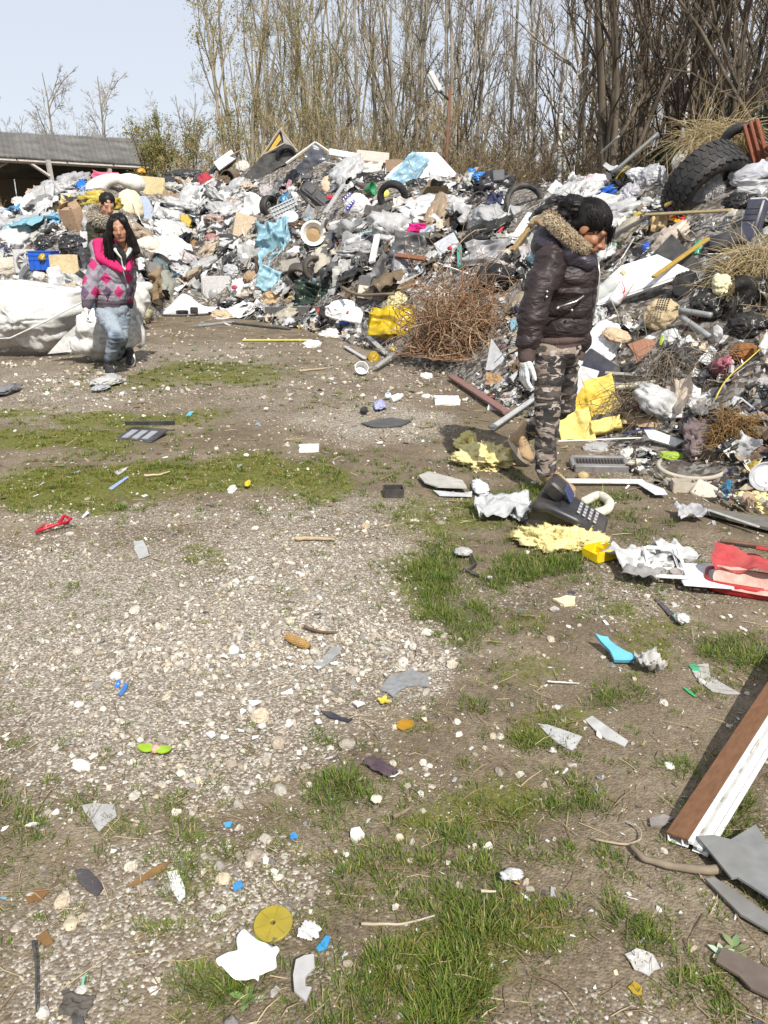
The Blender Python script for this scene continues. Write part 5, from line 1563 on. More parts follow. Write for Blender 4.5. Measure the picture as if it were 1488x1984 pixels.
def wrapped_block():
 M,k,p=spot(812,342,0,.8,.12);o=empty('wrapped_foam_block',M=M)
 def L(pts):return(np.array(pts,float)-(812,342))*k*np.array([1,-1])
 pts=L([(746,352),(764,334),(806,305),(846,306),(884,345),(868,356),(840,348),(800,368),(752,366)])
 g=G();g.prism(pts[::-1]if False else pts,.25,z0=-.1)
 g.build('block',mat('foam',W_,dirt=.08),o)
 V,F=crumple_sheet(26,nxt(),.05,4.0,.0,0)
 u,v=V[:,0]+.5,V[:,1]+.5
 c=[L([q_])[0]for q_ in((742,368),(800,371),(832,322),(802,303))]
 P=c[0]*((1-u)*(1-v))[:,None]+c[1]*(u*(1-v))[:,None]+c[2]*(u*v)[:,None]+c[3]*((1-u)*v)[:,None]
 link('blue_wrap',make_mesh('blue_wrap',np.c_[P,V[:,2]*.7+.22],[F],mat('film',(.34,.54,.66)),True),o)
 tag(o,'large white foam block half wrapped in light blue film on the crest','foam block')
wrapped_block()
bag('bin_bag',815,360,58,30,(.035,.036,.04),'black bag squeezed under the blue-wrapped foam block',amp=.7,lvl=4)
slab('pinkish_slab',722,312,62,20,12,(.60,.48,.42),'pinkish-beige sofa slab on the crest left of the blue-wrapped block','cloth',roll=-6,face=.7,lift=.1)
slab('foam_slab',668,306,60,12,8,W_,'long white foam panel on the crest between frame and pinkish slab','foam',roll=-10,face=.7,lift=.1)
carton('brown_box',764,334,28,22,18,(.40,.29,.20),'small brown box between pinkish slab and blue-wrapped block',yaw=-30,flaps=False)
sheet('white_foam_sheet',716,330,44,24,OFFW,'off-white padded sheet below the pinkish slab','cloth',amp=.2)
bag('black_cloth',685,333,36,24,(.03,.03,.034),'black cloth bundle left below the pinkish slab','cloth',amp=.6)
sheet('black_film',720,352,60,22,(.022,.022,.025),'strip of black film above the bag with blue bands',amp=.25)
bag('blue_bag',934,345,42,24,(.02,.22,.62),'bright blue bag on the crest right of the wrapped block',amp=.6,lvl=4)
bag('blue_bag',914,335,18,16,(.015,.25,.66),'small knotted blue bag end on the crest',amp=.5)
slab('framed_tile',966,344,22,20,3,(.07,.08,.10),'dark square panel with pale frame beside the bright blue bag',roll=6,face=.8,lift=.12)
def moped_tyre():
 M,k,p=spot(1018,400,0,.9,.15);M=M@mat4(rotm('Y',R(22))@rotm('X',R(-12)),(0,0,0));o=empty('thin_tyre',M=M)
 R0=44*k;g=G();a=np.linspace(0,6.2832,13)
 prof=[(R0*.83+math.cos(t)*R0*.13,math.sin(t)*R0*.17)for t in a]
 g.lathe(prof,48);g.build('carcass',mat('rubber',BLK),o,True)
 g=G()
 for j in range(60):
  T=rotm('Z',j/60*6.2832);g.box(T@np.array([R0*.962,0,(.05 if j%2 else-.05)*R0]),(R0*.03,R0*.06,R0*.1),T=T)
 g.build('tread',mat('rubber',(.022,.022,.024)),o)
 tag(o,'thin black motorcycle tyre standing upright left of the fur hood','tyre')
moped_tyre()
bag('yellow_cup',870,391,22,13,(.72,.70,.05),'small lemon-yellow container in the upper middle slope','plastic',.8,amp=.15,freq=1)
def hub():
 M,k,p=spot(930,395,0,.75,.1);M=M@mat4(rotm('Y',R(-20)),(0,0,0));o=empty('wheel_hub',M=M);m=mat('plastic',(.025,.025,.028))
 g=G();g.lathe(np.array([(13,0),(18,2),(19,6),(16,7),(14,3)])*k,30);g.build('rim',m,o,'auto')
 g=G();g.lathe(np.array([(5,0),(6,6),(.1,7)])*k,20);g.build('boss',m,o,'auto')
 for j in range(6):
  T=rotm('Z',j*1.0472);g=G();g.box(T@np.array([10*k,0,3*k]),(11*k,3*k,2.5*k),T=T);g.build('spoke',m,o)
 g=G();g.box((-32*k,0,0),(36*k,16*k,6*k),bev=.02);g.build('arm',m,o,'auto')
 tag(o,'black spoked wheel hub with flat arm left of the motorcycle tyre','wheel hub')
hub()
sheet('navy_cloth',962,398,34,32,(.035,.045,.11),'navy cloth between wheel hub and motorcycle tyre','cloth',amp=.3)
sheet('grey_shirt',737,426,60,46,(.075,.073,.07),'dark grey garment draped right of the bag with blue bands','cloth',amp=.2,fold=.5,n=26)
sheet('white_cloth',786,407,46,34,(.66,.58,.52),'white and reddish cloth below the treaded tyre','cloth',amp=.3)
bag('blue_clump',816,422,15,24,(.04,.28,.62),'small vivid blue clump in the middle slope',amp=.7)
sheet('magenta_cloth',810,449,34,18,(.58,.02,.20),'magenta cloth strip in the middle slope','cloth',amp=.4)
poly('white_board',[(1022,420),(1048,424),(1018,482),(990,474)],6,W_,'white board leaning on the slope left of the brown jacket','plastic',face=.75,lift=.12)
bar('rusty_lath',1006,512,1052,450,10,(.30,.20,.08),'rust-stained lath beside the leaning white board','wood',lift=.2)
bag('bin_bag',962,552,104,76,(.014,.014,.016),'large glossy black bin bag beside the dry vines',th=.6,amp=.5,freq=2.6,lvl=4)
sheet('grey_film',944,500,90,50,(.42,.42,.43),'grey translucent film above the large black bin bag',amp=.2,n=26)
bar('teal_strip',896,488,898,530,9,(.06,.32,.30),'short teal plastic strip above the dry vines','plastic',lift=.12)
bar('white_lath',742,454,728,524,11,W_,'white plastic strip lying down the slope left of the dry vines','plastic',lift=.14)
slab('grey_sheet_metal',868,480,44,30,3,(.46,.48,.52),'pale grey plate with bent corner above the dry vines','metal',roll=32,lift=.1)
bag('red_scrap',875,492,10,8,(.6,.02,.03),'tiny red scrap on the pale grey plate',amp=.5,lift=.16)
bar('brown_plank',776,512,832,520,10,(.22,.09,.05),'short reddish-brown plank above the dry vines',lift=.15)
sheet('dark_film',800,480,70,50,(.13,.13,.135),'dark grey film folded over the slope above the reddish plank',amp=.2)
bag('clear_bag',775,518,40,64,(.40,.40,.42),'cloudy plastic bag hanging left of the dry vines',amp=.6,th=.35)
tyre(612,525,24,20,'worn dirty tyre half buried right of the blue film',tilt=(15,40,0),tread=False,c=(.06,.052,.045))
tyre(585,536,24,18,'second worn tyre half buried beside the blue film',tilt=(70,-10,0),tread=False,c=(.055,.047,.04))
sheet('green_tarpaulin',618,574,84,46,(.015,.045,.032),'dark green tarpaulin crumpled at the foot of the heap','film',amp=.3,freq=3.4,n=30)
slab('grey_board',575,513,60,22,4,(.30,.28,.25),'weathered grey board under the worn tyres','wood',roll=14)
def door_panel():
 M,k,p=spot(420,562,0,.8,.1);o=empty('door_panel',M=M);m=mat('plastic',(.42,.41,.40))
 g=G();g.box((0,0,0),(56*k,48*k,.05),bev=.02);g.build('panel',m,o,'auto')
 g=G();g.tube(np.array([(-22,16,3),(-24,-10,5),(-18,-20,3)])*k,2.2*k,8);g.build('arm_rest',m,o,True)
 g=G();g.tube(np.array([(20,2,2),(28,2,6),(30,-10,6),(22,-14,2)])*k,2*k,8);g.build('door_pull',m,o,True)
 g=G();g.lathe(np.array([(8,0),(9,2),(7,3),(.1,3)])*k,20,p=(-6*k,-10*k,.02));g.build('speaker_grille',mat('plastic',(.25,.25,.25)),o,'auto')
 tag(o,'light grey car door lining standing at the foot of the heap','door lining')
door_panel()
bag('white_bag',463,562,34,44,W_,'white bag with red print beside the grey door lining',amp=.4,lvl=4)
bag('red_print',461,566,12,9,(.55,.05,.10),'small red wrapper on the white bag beside the door lining',amp=.5,lift=.2)
bag('silver_bag',450,528,36,32,(.55,.55,.57),'wrinkled silver-grey bag above the grey door lining',amp=.5,lvl=4)
bag('brown_bag',486,540,30,30,(.34,.24,.15),'brown paper bag right of the silver-grey bag','card',amp=.5)
bag('red_cloth',412,466,34,26,(.34,.16,.17),'dusty red and grey cloth bundle left of the mattress piece','cloth',amp=.5)
bar('black_trim',430,505,478,466,7,BLK,'thin black trim strip pointing up beside the blue film','plastic',lift=.14,tube=True,bend=.04)
bag('brown_bag',376,480,22,30,(.28,.17,.08),'crumpled brown paper bag on the left slope','card',amp=.6)
sheet('cardboard_flap',533,580,44,24,(.48,.34,.20),'crumpled cardboard at the foot of the heap below the blue film','card',amp=.2,roll=14)
sheet('white_papers',466,606,74,16,W_,'spread white papers on the ground behind the black trim','paper',flat=True,amp=.06,lift=.02)
bag('paper_bag',428,616,46,34,(.48,.38,.26),'crumpled brown paper at the end of the white bumper','card',amp=.7,freq=2.8,flat=False,lvl=4)
def car_sill():
 A,B=hit(500,622),hit(640,606);d=norm(B-A);L=np.linalg.norm(B-A);y=np.cross((0,0,1.),d)
 o=empty('car_sill',M=mat4(np.stack([d,y,np.array([0,0,1.])],1),A));m=mat('plastic',(.15,.15,.155))
 g=G();g.prism([(0,0),(L,.03),(L*.97,.2),(.1,.16)],.04,z0=.02);g.build('flange',m,o)
 g=G();g.box((L/2,.14,.12),(L*.95,.03,.2),bev=.01);g.build('skirt',m,o,'auto')
 tag(o,'long dark grey car sill lying at the foot of the heap','car sill')
 g=G();M,k,p=spot(622,608,0,.8,.22)
 g.lathe(np.array([(.1,3),(3.2,3),(4,0),(3,-2)])*k,18);r_=g.build('rear_reflector',mat('plastic',(.6,.015,.02)),None,'auto',M);tag(r_,'small round red reflector at the end of the grey car sill','reflector')
car_sill()
bag('bin_bag',638,606,40,34,BLK,'small black bag beside the round red reflector',amp=.5)
bar('black_trim',384,634,452,626,8,(.30,.31,.33),'grey metal strip on the ground below the crumpled brown paper','metal',flat=True,lift=.02)
bar('black_trim',452,628,562,640,7,(.04,.04,.045),'long black strip on the ground below the grey car sill','plastic',lift=.02)
bar('yellow_lath',470,662,600,662,6,(.58,.54,.12),'thin yellow-green strip on the ground before the heap','wood',lift=.02)
def foam_lumps(name,rows):
 for(px,py,w,h,c,lab,kw)in rows:
  bag(name,px,py,w,h,c,lab,'foam',**kw)
bag('white_foam',668,604,74,44,W_,'big white foam lump left of the yellow foil','foam',.6,amp=.3,freq=1.4,lvl=4)
slab('white_foam',690,622,40,30,8,(.78,.77,.76),'white foam tray with red lines left of the yellow foil','foam',roll=-10,lift=.2)
bag('white_rag',640,652,46,30,OFFW,'crumpled white rags on the ground left of the yellow foil','cloth',amp=.7,lvl=4)
bag('white_rag',604,672,40,26,W_,'crumpled white paper farthest out on the ground before the heap','paper',amp=.7,lvl=4)
bag('blue_scrap',672,634,22,12,(.02,.08,.45),'small royal blue scrap under the white foam tray',amp=.6,lift=.12)
bar('red_stick',688,636,691,622,5,RED,'short red stick beside the white foam tray','plastic',lift=.25)
slab('monitor_case',718,562,46,44,10,(.09,.09,.09),'dark grey casing with beige lower half above the yellow foil',roll=-4,face=.8)
slab('beige_card',712,574,30,24,3,(.55,.50,.42),'beige card sheet leaning on the dark grey casing','card',roll=-8,face=.8,lift=.2)
poly('yellow_foil',[(720,608),(760,614),(800,622),(812,644),(796,662),(760,668),(722,662),(716,640)],3,(.62,.44,.01),'large crumpled yellow foil sack at the edge of the dry vines','film',face=.6,lift=.12,wave=.9)
sheet('yellow_foil',766,638,88,58,(.64,.46,.012),'folded yellow plastic over the large yellow foil sack','film',amp=.25,freq=2.2,n=26,lift=.2)
bag('yellow_white_bag',772,586,46,36,(.72,.64,.34),'yellow and white bag above the large yellow foil sack','film',amp=.5,lvl=4)
bar('dead_branch',690,588,792,602,7,(.20,.15,.10),'grey-brown branch lying over the white foam and yellow bag','wood',lift=.32,tube=True,bend=-.06)
bag('yellow_bag',724,697,24,26,(.50,.33,.02),'small ochre bag on the ground before the dry vines','film',.8,amp=.25,freq=1.4,flat=False)
bar('grey_lath',730,722,792,676,9,(.36,.35,.34),'weathered grey lath slanting before the dry vines','wood',lift=.06)
bar('grey_lath',716,660,752,694,8,(.45,.45,.46),'grey metal strip under the large yellow foil sack','metal',lift=.06)
bar('grey_lath',668,676,706,700,7,(.52,.52,.53),'pale plastic strip on the ground left of the ochre bag','plastic',lift=.03)
vessel('white_tub',700,727,[(.1,-10),(11,-10),(12.5,10),(13,10),(12,9),(10.5,-8),(.1,-8)],(.80,.80,.79),'small white plastic tub lying on the gravel',(60,15,0),flat=True,lift=.06)
def vines():
 rg=np.random.default_rng(31)
 c=hit(885,690);base=np.array([c[0]+.05,c[1]+.25,c[2]])
 o=empty('vine_prunings',base);k=base[1]/FPX
 def stems(name,n,m_,r0,spread,hgt,seed):
  rg=np.random.default_rng(seed)
  P=np.zeros((n,9,3))
  a=rg.random(n)*6.28;rr=rg.random(n)**.5
  P[:,0]=np.stack([np.cos(a)*rr*spread[0],np.sin(a)*rr*spread[1]-.1,rg.uniform(.03,.9,n)*hgt*(1-rr*.7)],-1)
  d=norm(rg.normal(size=(n,3))*np.array([1,.8,.8]))
  tw=rg.normal(size=(n,3))*.55
  ln=rg.uniform(.35,1.25,n)/8
  for j in range(1,9):
   d=norm(d+np.cross(tw,d)*.5+rg.normal(0,.12,(n,3)))
   P[:,j]=P[:,j-1]+d*ln[:,None]
   out=np.clip(np.linalg.norm(P[:,j]*np.array([1/(spread[0]*1.15),1/(spread[1]*1.2),1/(hgt*1.15)]),axis=1)-1,0,1)
   d=norm(d-norm(P[:,j])*out[:,None]*1.2)
   P[:,j,2]=np.maximum(P[:,j,2],.02)
  V,F=tubes_np(P,(r0*rg.uniform(.6,1.4,n))[:,None]*np.linspace(1.1,.6,9)[None],5)
  tag(link(name,make_mesh(name,V,F,m_,True),o),kind='stuff')
 stems('brown_stems',330,bark('vine_bark',(.13,.07,.038),(.33,.19,.105),30),.0055,(.38,.40),.86,1)
 stems('pale_stems',130,bark('vine_bark_pale',(.26,.18,.11),(.46,.35,.24),30),.0045,(.46,.45),1.0,2)
 stems('thin_stems',300,bark('vine_twig',(.16,.10,.06),(.30,.20,.13),30),.0028,(.48,.5),1.15,3)
 tag(o,'tangled heap of brown dry vine prunings beside the walking woman','brushwood')
vines()
o_=slab('leaflet',862,582,30,18,1,(.62,.62,.60),'small printed leaflet lying on the dry vines','paper',roll=-35,face=.8,lift=.35)
poly('grey_wedge',[(944,722),(950,660),(982,700),(978,722)],3,(.40,.41,.42),'grey plastic wedge standing left of the white glove',face=.8,lift=.06)
bar('mauve_lath',876,738,984,810,12,(.24,.13,.12),'mauve-brown lath lying from the dry vines towards the boots','wood',lift=.05)
bar('grey_lath',952,842,1034,786,12,(.48,.49,.50),'pale grey lath pointing at the raised boot','plastic',lift=.05)
bag('white_rag',957,794,30,16,W_,'white rag on the ground beside the mauve-brown lath','cloth',amp=.7)
bag('red_netting',950,772,28,12,(.14,.03,.03),'dark red netting between mauve lath and white glove','cloth',amp=.7)
bag('white_packet',826,733,26,20,OFFW,'crushed off-white packet at the foot of the dry vines','card',amp=.5)
sheet('brown_cardboard',960,742,34,24,(.34,.22,.12),'brown cardboard scrap left below the white glove','card',amp=.2)
tyre(1372,372,80,64,'big black tractor tyre with chunky tread on the right crest',tilt=(0,74,-46),lift=.16,face=.75,c=(.010,.010,.011))
tyre(1436,292,40,20,'black tyre at the crest behind the red tile',tilt=(55,0,20),tread=False,lift=.1)
def red_tile():
 keep(60,90,1468,285);keep(50,34,1086,376);keep(50,96,1458,436);keep(60,50,1306,424);keep(80,60,1180,570);keep(70,60,1208,580);keep(130,110,1118,840);keep(110,90,1160,775);keep(150,40,1336,915);keep(120,30,1160,905);keep(70,36,1206,748)
 M,k,p=spot(1468,292,0,.9,.1);M=M@mat4(rotm('Z',R(22)),(0,0,0));o=empty('ribbed_tile',M=M);m=mat('stone',(.27,.095,.055),dirt=.3)
 g=G();g.box((0,8*k,0),(32*k,88*k,.03));g.build('plate',m,o)
 for x_ in(-11,0,11):
  g=G();g.box((x_*k,8*k,.03),(6*k,88*k,.035),bev=.008);g.build('rib',m,o,'auto')
 tag(o,'terracotta-red ribbed tile jutting up at the right edge','tile')
red_tile()
bag('plastic_canister',1456,342,92,44,(.60,.61,.66),'translucent white canister at the right edge below the red tile','film',.6,roll=12,amp=.25,freq=1.3,lvl=4)
bag('white_bag',1320,318,34,54,W_,'peaked white bag left of the big tractor tyre',amp=.4,lvl=4)
bag('white_bag',1350,328,34,34,(.76,.75,.74),'white bag between the peaked one and tractor tyre',amp=.5,lvl=4)
bar('grey_pole',1331,350,1331,302,5,(.25,.25,.26),'short upright grey stick before the peaked white bag','plastic',lift=.3,tube=True)
bar('grey_pole',1210,386,1294,312,7,(.16,.165,.16),'long dark stick slanting over the clear bags','plastic',lift=.34,tube=True)
bar('grey_pole',1166,344,1200,314,4,(.35,.34,.32),'thin pale stick on the crest above the printed white bag','wood',lift=.3,tube=True)
bag('clear_bag',1262,350,60,56,(.52,.52,.55),'cloudy clear bag crossed by the long dark stick',amp=.5,lvl=4)
bag('clear_bag',1222,380,46,48,(.56,.55,.60),'crumpled greyish clear bag right of the hair bun',amp=.55,lvl=4)
bag('clear_bag',1325,395,70,42,(.48,.48,.52),'flattened greyish clear bag above the rainbow cloth',amp=.5,lvl=4)
bag('white_bag',1156,360,60,44,(.80,.78,.78),'white bag with faint pink print above the hair bun',amp=.4,lvl=4)
bag('pink_print',1142,364,14,26,(.62,.36,.44),'faint pink wrapper on the white bag above the bun',amp=.4,lift=.14)
bag('white_bag',1240,340,60,30,W_,'white bag lying on the crest right of the printed one',amp=.5,lvl=4)
def sign_board():
 M,k,p=spot(1086,376,-38,.9,.16);o=empty('lettered_board',M=M)
 g=G();g.box((0,0,0),(44*k,24*k,.02));g.build('board',mat('plastic',(.78,.78,.79)),o)
 text_child('HCO',11*k,(.32,.36,.42),o,mat4(np.eye(3),(0,0,.012)))
 tag(o,'white board with grey letters leaning left of the hair bun','sign')
sign_board()
sheet('blue_cloth',1172,380,44,18,(.015,.11,.50),'royal blue cloth right of the hair bun','cloth',roll=24,amp=.35)
bag('red_packet',1306,357,22,10,(.50,.03,.05),'thin red wrapper beside the upright grey stick',roll=32,th=.4,lift=.16)
bag('knotted_bag',1362,311,26,12,(.015,.08,.50),'small blue bag on the crest left of the tractor tyre',amp=.5)
def fur_toy():
 o=bag('plush_toy',1378,374,48,46,(.78,.77,.77),'white shaggy plush toy below the tractor tyre','cloth',.7,amp=.5,freq=1.6,lift=.1)
 V=np.empty(len(o.data.vertices)*3,np.float32);o.data.vertices.foreach_get('co',V);V=V.reshape(-1,3)
 rg=np.random.default_rng(5);i=rg.integers(0,len(V),2200);d=norm(norm(V[i]-V.mean(0))+rg.normal(0,.4,(2200,3)))
 P=np.stack([V[i],V[i]+d*.02,V[i]+d*.045+np.array([0,-.01,0])],1);Vf,Ff=tubes_np(P,np.ones((2200,1))*np.array([[.004,.003,.001]]),3)
 tag(link('fur',make_mesh('fur',Vf,Ff,mat('cloth',(.80,.79,.79),dirt=.05),True),o),kind='stuff')
fur_toy()
bag('bin_bag',1430,398,62,48,(.016,.016,.018),'black tangled bag below the translucent canister',amp=.8,freq=3.2,lvl=4)
def tower():
 M,k,p=spot(1458,440,-8,.75,.1);M=M@mat4(rotm('Y',R(-28)),(0,0,0));o=empty('computer_case',M=M)
 g=G();g.box((0,0,0),(34*k,86*k,24*k),bev=.012);g.build('case',mat('plastic',(.03,.042,.09)),o,'auto')
 g=G();g.box((2*k,44*k,0),(30*k,3*k,22*k));g.build('top_plate',mat('metal',(.62,.62,.62)),o)
 for j in range(3):
  g=G();g.box((0,(28-11*j)*k,12.4*k),(26*k,8*k,1.4*k));g.build('drive_bay',mat('plastic',(.02,.028,.06)),o)
 tag(o,'navy upright box with pale top at the right edge','box')
tower()
slab('black_box',1408,480,62,30,22,(.016,.017,.022),'long black box lying left of the navy upright box',roll=22,lift=.04)
def rainbow():
 M,k,p=spot(1306,424,15,.7,.1);o=empty('rainbow_cloth',M=M)
 cs=[(.20,.05,.30),(.62,.60,.62),(.70,.50,.02),(.62,.03,.02),(.68,.34,.02)]
 for j,c in enumerate(cs):
  g=G();u=np.linspace(0,1,10);a=R(70-26*j)
  P=np.stack([u*30*k*np.cos(a)-8*k,u*30*k*np.sin(a)-8*k,.03+.05*np.sin(u*3)],-1);n_=np.array([-math.sin(a),math.cos(a),0])
  w=(1.5+3.6*u)[:,None]*k;V=np.concatenate([P-n_*w,P+n_*w]);i=np.arange(9)
  link('stripe',make_mesh('stripe',V,[np.stack([i,i+1,i+11,i+10],-1)],mat('cloth',c,dirt=.06),True),o)
 tag(o,'rainbow-striped cloth fanned out on the right slope','cloth')
rainbow()
sheet('printed_card',1280,440,34,32,(.52,.38,.20),'crumpled tan cardboard left of the rainbow cloth','card',amp=.25,roll=12)
bag('flower_packet',1238,423,28,22,(.70,.52,.10),'yellow flowery packet left of the rainbow cloth',amp=.6)
bar('rusty_lath',1306,434,1382,393,10,(.42,.29,.08),'yellowed plank above the rainbow cloth',lift=.22)
bar('wooden_lath',1272,458,1438,456,7,(.36,.28,.15),'long level wooden lath below the rainbow cloth',lift=.26)
bag('green_bag',1352,485,20,36,(.06,.42,.24),'small bright green bag right of the black triangular plate',amp=.5)
bag('grey_bag',1362,516,20,30,(.22,.22,.22),'small dark grey bag under the bright green one',amp=.6)
bag('navy_cloth',1374,490,26,44,(.02,.028,.06),'navy bundle right of the bright green bag','cloth',amp=.4)
poly('black_plate',[(1264,530),(1300,482),(1362,540),(1340,552)],3,(.016,.018,.022),'black triangular plate over the white cabinet door','plastic',face=.7,lift=.3)
def cabinet_door():
 A=[(1150,612),(1206,540),(1268,516),(1330,545),(1326,558),(1180,622)]
 o=poly('cabinet_door',A,9,(.80,.81,.84),'large white cabinet door lying aslant right of the brown jacket','plastic',face=.62,lift=.2)
 M,k,p=spot(*np.mean(A,0))
 c=np.mean(A,0);q_=(np.array([(1182,618),(1322,554)])-c)*k*np.array([1,-1])
 g=G();g.tube(np.c_[q_,[.2+9*k,.2+9*k]],2*k,4);g.build('edge_profile',mat('plastic',(.62,.62,.60)),o)
cabinet_door()
bar('rusty_lath',1280,594,1384,522,11,(.42,.27,.05),'rust-yellow slat lying along the edge of the cabinet door',lift=.26)
bar('black_bar',1158,528,1276,460,13,BLK,'thick black bar slanting behind the bent face','plastic',lift=.24)
bag('blue_rag',1253,484,24,26,(.02,.09,.42),'royal blue rag beside the thick black bar','cloth',amp=.6)
bag('green_can',1186,482,36,24,(.015,.10,.06),'dark green canister half hidden behind the bent face','plastic',.8,amp=.15,freq=1,roll=30)
def bottle():
 M0,k,p=spot(1180,574,0,.85,.32);M=M0@mat4(rotm('Z',R(-42))@rotm('X',R(-90)),(0,0,0))
 m,nt,b=nodes_of('clear_plastic');b.inputs['Base Color'].default_value=(.72,.73,.70,1);b.inputs['Roughness'].default_value=.12;b.inputs['Transmission Weight'].default_value=.55;b.inputs['IOR'].default_value=1.25
 prof=[(.1,-44),(13,-44),(15,-40),(15,-30),(13.5,-27),(15,-24),(15,-6),(13,-3),(14.5,0),(15,10),(13,20),(6,30),(4.5,33),(4.5,40),(.1,40)]
 g=G();g.lathe(np.array(prof)*k,26);V=g.V[0];V+=.012*np.stack([vnoise(V*9,1),vnoise(V*9,2),0*V[:,0]],-1)
 o=g.build('plastic_bottle',m,None,True,M)
 g=G();g.lathe(np.array([(5.4,36),(5.4,43),(.1,43)])*k,18);g.build('cap',mat('plastic',(.62,.55,.25)),o,'auto')
 tag(o,'dusty clear plastic bottle on the cabinet door','bottle')
bottle()
def can():
 M0,k,p=spot(1208,580,0,.85,.34);M=M0@mat4(rotm('Z',R(-32))@rotm('X',R(-90)),(0,0,0))
 prof=[(.1,-27),(9,-27),(11,-25),(12,-22),(12,22),(10,26),(9,27),(9,26),(.1,25)]
 g=G();g.lathe(np.array(prof)*k,28);o=g.build('drinks_can',mat('metal',(.76,.75,.75),dirt=.1),None,'auto',M)
 for ph,z0 in((-1.9,4),(-1.2,-6)):
  u=np.linspace(0,1,14);a=ph+.8*np.sin(u*4.5);z=(z0-14+26*u)*k
  P=np.stack([12.1*k*np.cos(a),12.1*k*np.sin(a),z],-1);a2=a+.22*np.sin(u*3.1)+.03
  Q=np.stack([12.1*k*np.cos(a2),12.1*k*np.sin(a2),z],-1);i=np.arange(13)
  link('red_swirl',make_mesh('red_swirl',np.concatenate([P,Q]),[np.stack([i,i+1,i+15,i+14],-1)],mat('clean',(.55,.02,.05)),True),o)
 tag(o,'white drinks can with red swirl beside the clear bottle','can')
can()
sheet('clear_wrap',1160,620,34,40,(.62,.62,.62),'crinkled clear wrapping below the clear bottle',amp=.3,freq=3.4)
def straw_clump(name,px,py,w,h,n,label,cols,seed,ln=(.2,.5)):
 M,k,p=spot(px,py,0,.6,.02);rg=np.random.default_rng(seed)
 P=np.zeros((n,5,3));P[:,0]=np.stack([rg.uniform(-.5,.5,n)*w*k,rg.uniform(-.5,.5,n)*h*k,rg.uniform(0,.14,n)],-1)
 d=norm(np.stack([rg.normal(.2,.7,n),rg.normal(-.5,.6,n),rg.normal(.35,.3,n)],-1));L=rg.uniform(*ln,n)/4
 for j in range(1,5):
  d=norm(d+rg.normal(0,.18,(n,3))+np.array([0,-.12,-.22]));P[:,j]=P[:,j-1]+d*L[:,None]
 V,F=tubes_np(P,np.ones((n,1))*np.array([[.0028,.0026,.0022,.0018,.001]]),3)
 c=np.array(cols)[rg.integers(0,len(cols),n)]*rg.uniform(.7,1.15,n)[:,None]
 tag(link(name,make_mesh(name,V,F,mat_col('dry_straw',.85,.2,5,.15,0),True,np.repeat(c,15,0)),None,None,M),label,'dry grass',kind='stuff')
STRAW=[(.46,.35,.18),(.56,.45,.26),(.36,.26,.12),(.62,.53,.34)]
straw_clump('dry_grass',1462,540,80,100,1700,'straw-coloured dry grass clump at the right edge of the heap',STRAW,1)
straw_clump('dry_weeds',1385,272,110,40,700,'dry yellow weeds on the crest left of the red tile',STRAW,2,(.25,.7))
straw_clump('dry_roots',1420,860,60,90,1300,'matted brown roots at the lower right foot of the heap',[(.30,.18,.07),(.40,.27,.12),(.22,.13,.06)],3,(.06,.2))
straw_clump('dry_roots',1250,800,130,60,380,'thin grey-brown roots and stalks right of the yellow foam',[(.22,.17,.12),(.34,.27,.19),(.14,.10,.07)],4,(.12,.4))
straw_clump('dry_roots',1330,740,170,120,420,'grey stalks and roots spread over the lower right slope',[(.26,.22,.17),(.38,.32,.25),(.14,.11,.08)],5,(.12,.45))
bag('foam_scrap',1402,570,40,46,(.74,.70,.45),'pale yellow torn foam on black bags near the dry grass','foam',amp=.8,lift=.14)
bag('bin_bag',1390,548,50,90,(.014,.014,.017),'black bag behind the pale yellow torn foam',amp=.6,lvl=4)
bag('bin_bag',1372,602,70,70,(.016,.016,.018),'black bag below the pale yellow torn foam',amp=.65,lvl=4)
bag('bin_bag',1446,640,80,60,(.015,.015,.017),'black bag at the right edge below the dry grass',amp=.6,lvl=4)
bag('black_bag',1330,560,56,70,BLK,'black bag in the hollow under the rust-yellow slat',amp=.5)
def net_sack():
 o=bag('paper_sack',1284,616,72,66,(.46,.36,.22),'tan sack with black printed lines below the rust-yellow slat','card',.7,amp=.25,freq=1.5,lvl=4)
 M,k,p=spot(1284,616);g=G()
 rg=np.random.default_rng(8)
 for r_ in range(6):
  for c_ in range(5):
   x_,y_=(2+4.4*c_),(14-4.4*r_);rr=max(.05,1-(x_/38)**2-(y_/35)**2)
   g.box((x_*k,y_*k,.37*66*k*math.sqrt(rr)+.13),(rg.uniform(2,3.6)*k,2.6*k,.006))
 g.build('printed_lines',mat('clean',(.03,.03,.025)),o)
net_sack()
bag('white_foam',1166,676,76,92,W_,'big white foam lump right of the brown jacket hem','foam',.5,amp=.35,freq=1.5,lvl=4,roll=-18)
bag('foam_board',1200,668,60,30,(.56,.42,.28),'tan rough-edged board right of the white foam lump','foam',.3,amp=.4,roll=-14,lift=.14)
poly('tile_shard',[(1222,686),(1252,672),(1276,676),(1262,706),(1246,722),(1236,700)],4,(.34,.17,.11),'reddish-brown tile shard right of the tan board','stone',face=.6,lift=.14)
slab('suitcase',1166,722,80,40,22,(.018,.022,.040),'dark navy suitcase under the big white foam lump',roll=-30,lift=.02)
def channel():
 M,k,p=spot(1206,748,0,.7,.06);o=empty('grey_channel',M=M);m=mat('plastic',(.33,.32,.31))
 for nm,c,d in(('web',(0,0,0),(60*k,26*k,.02)),('flange',(0,13*k,.04),(60*k,.02,.09)),('flange',(0,-13*k,.04),(60*k,.02,.09))):
  g=G();g.box(c,d);g.build(nm,m,o)
 tag(o,'grey plastic channel between suitcase and yellow-edged plank','channel')
channel()
bar('white_plank',1176,771,1276,759,13,(.70,.66,.52),'white plank with yellow edge right of the yellow foam',lift=.08)
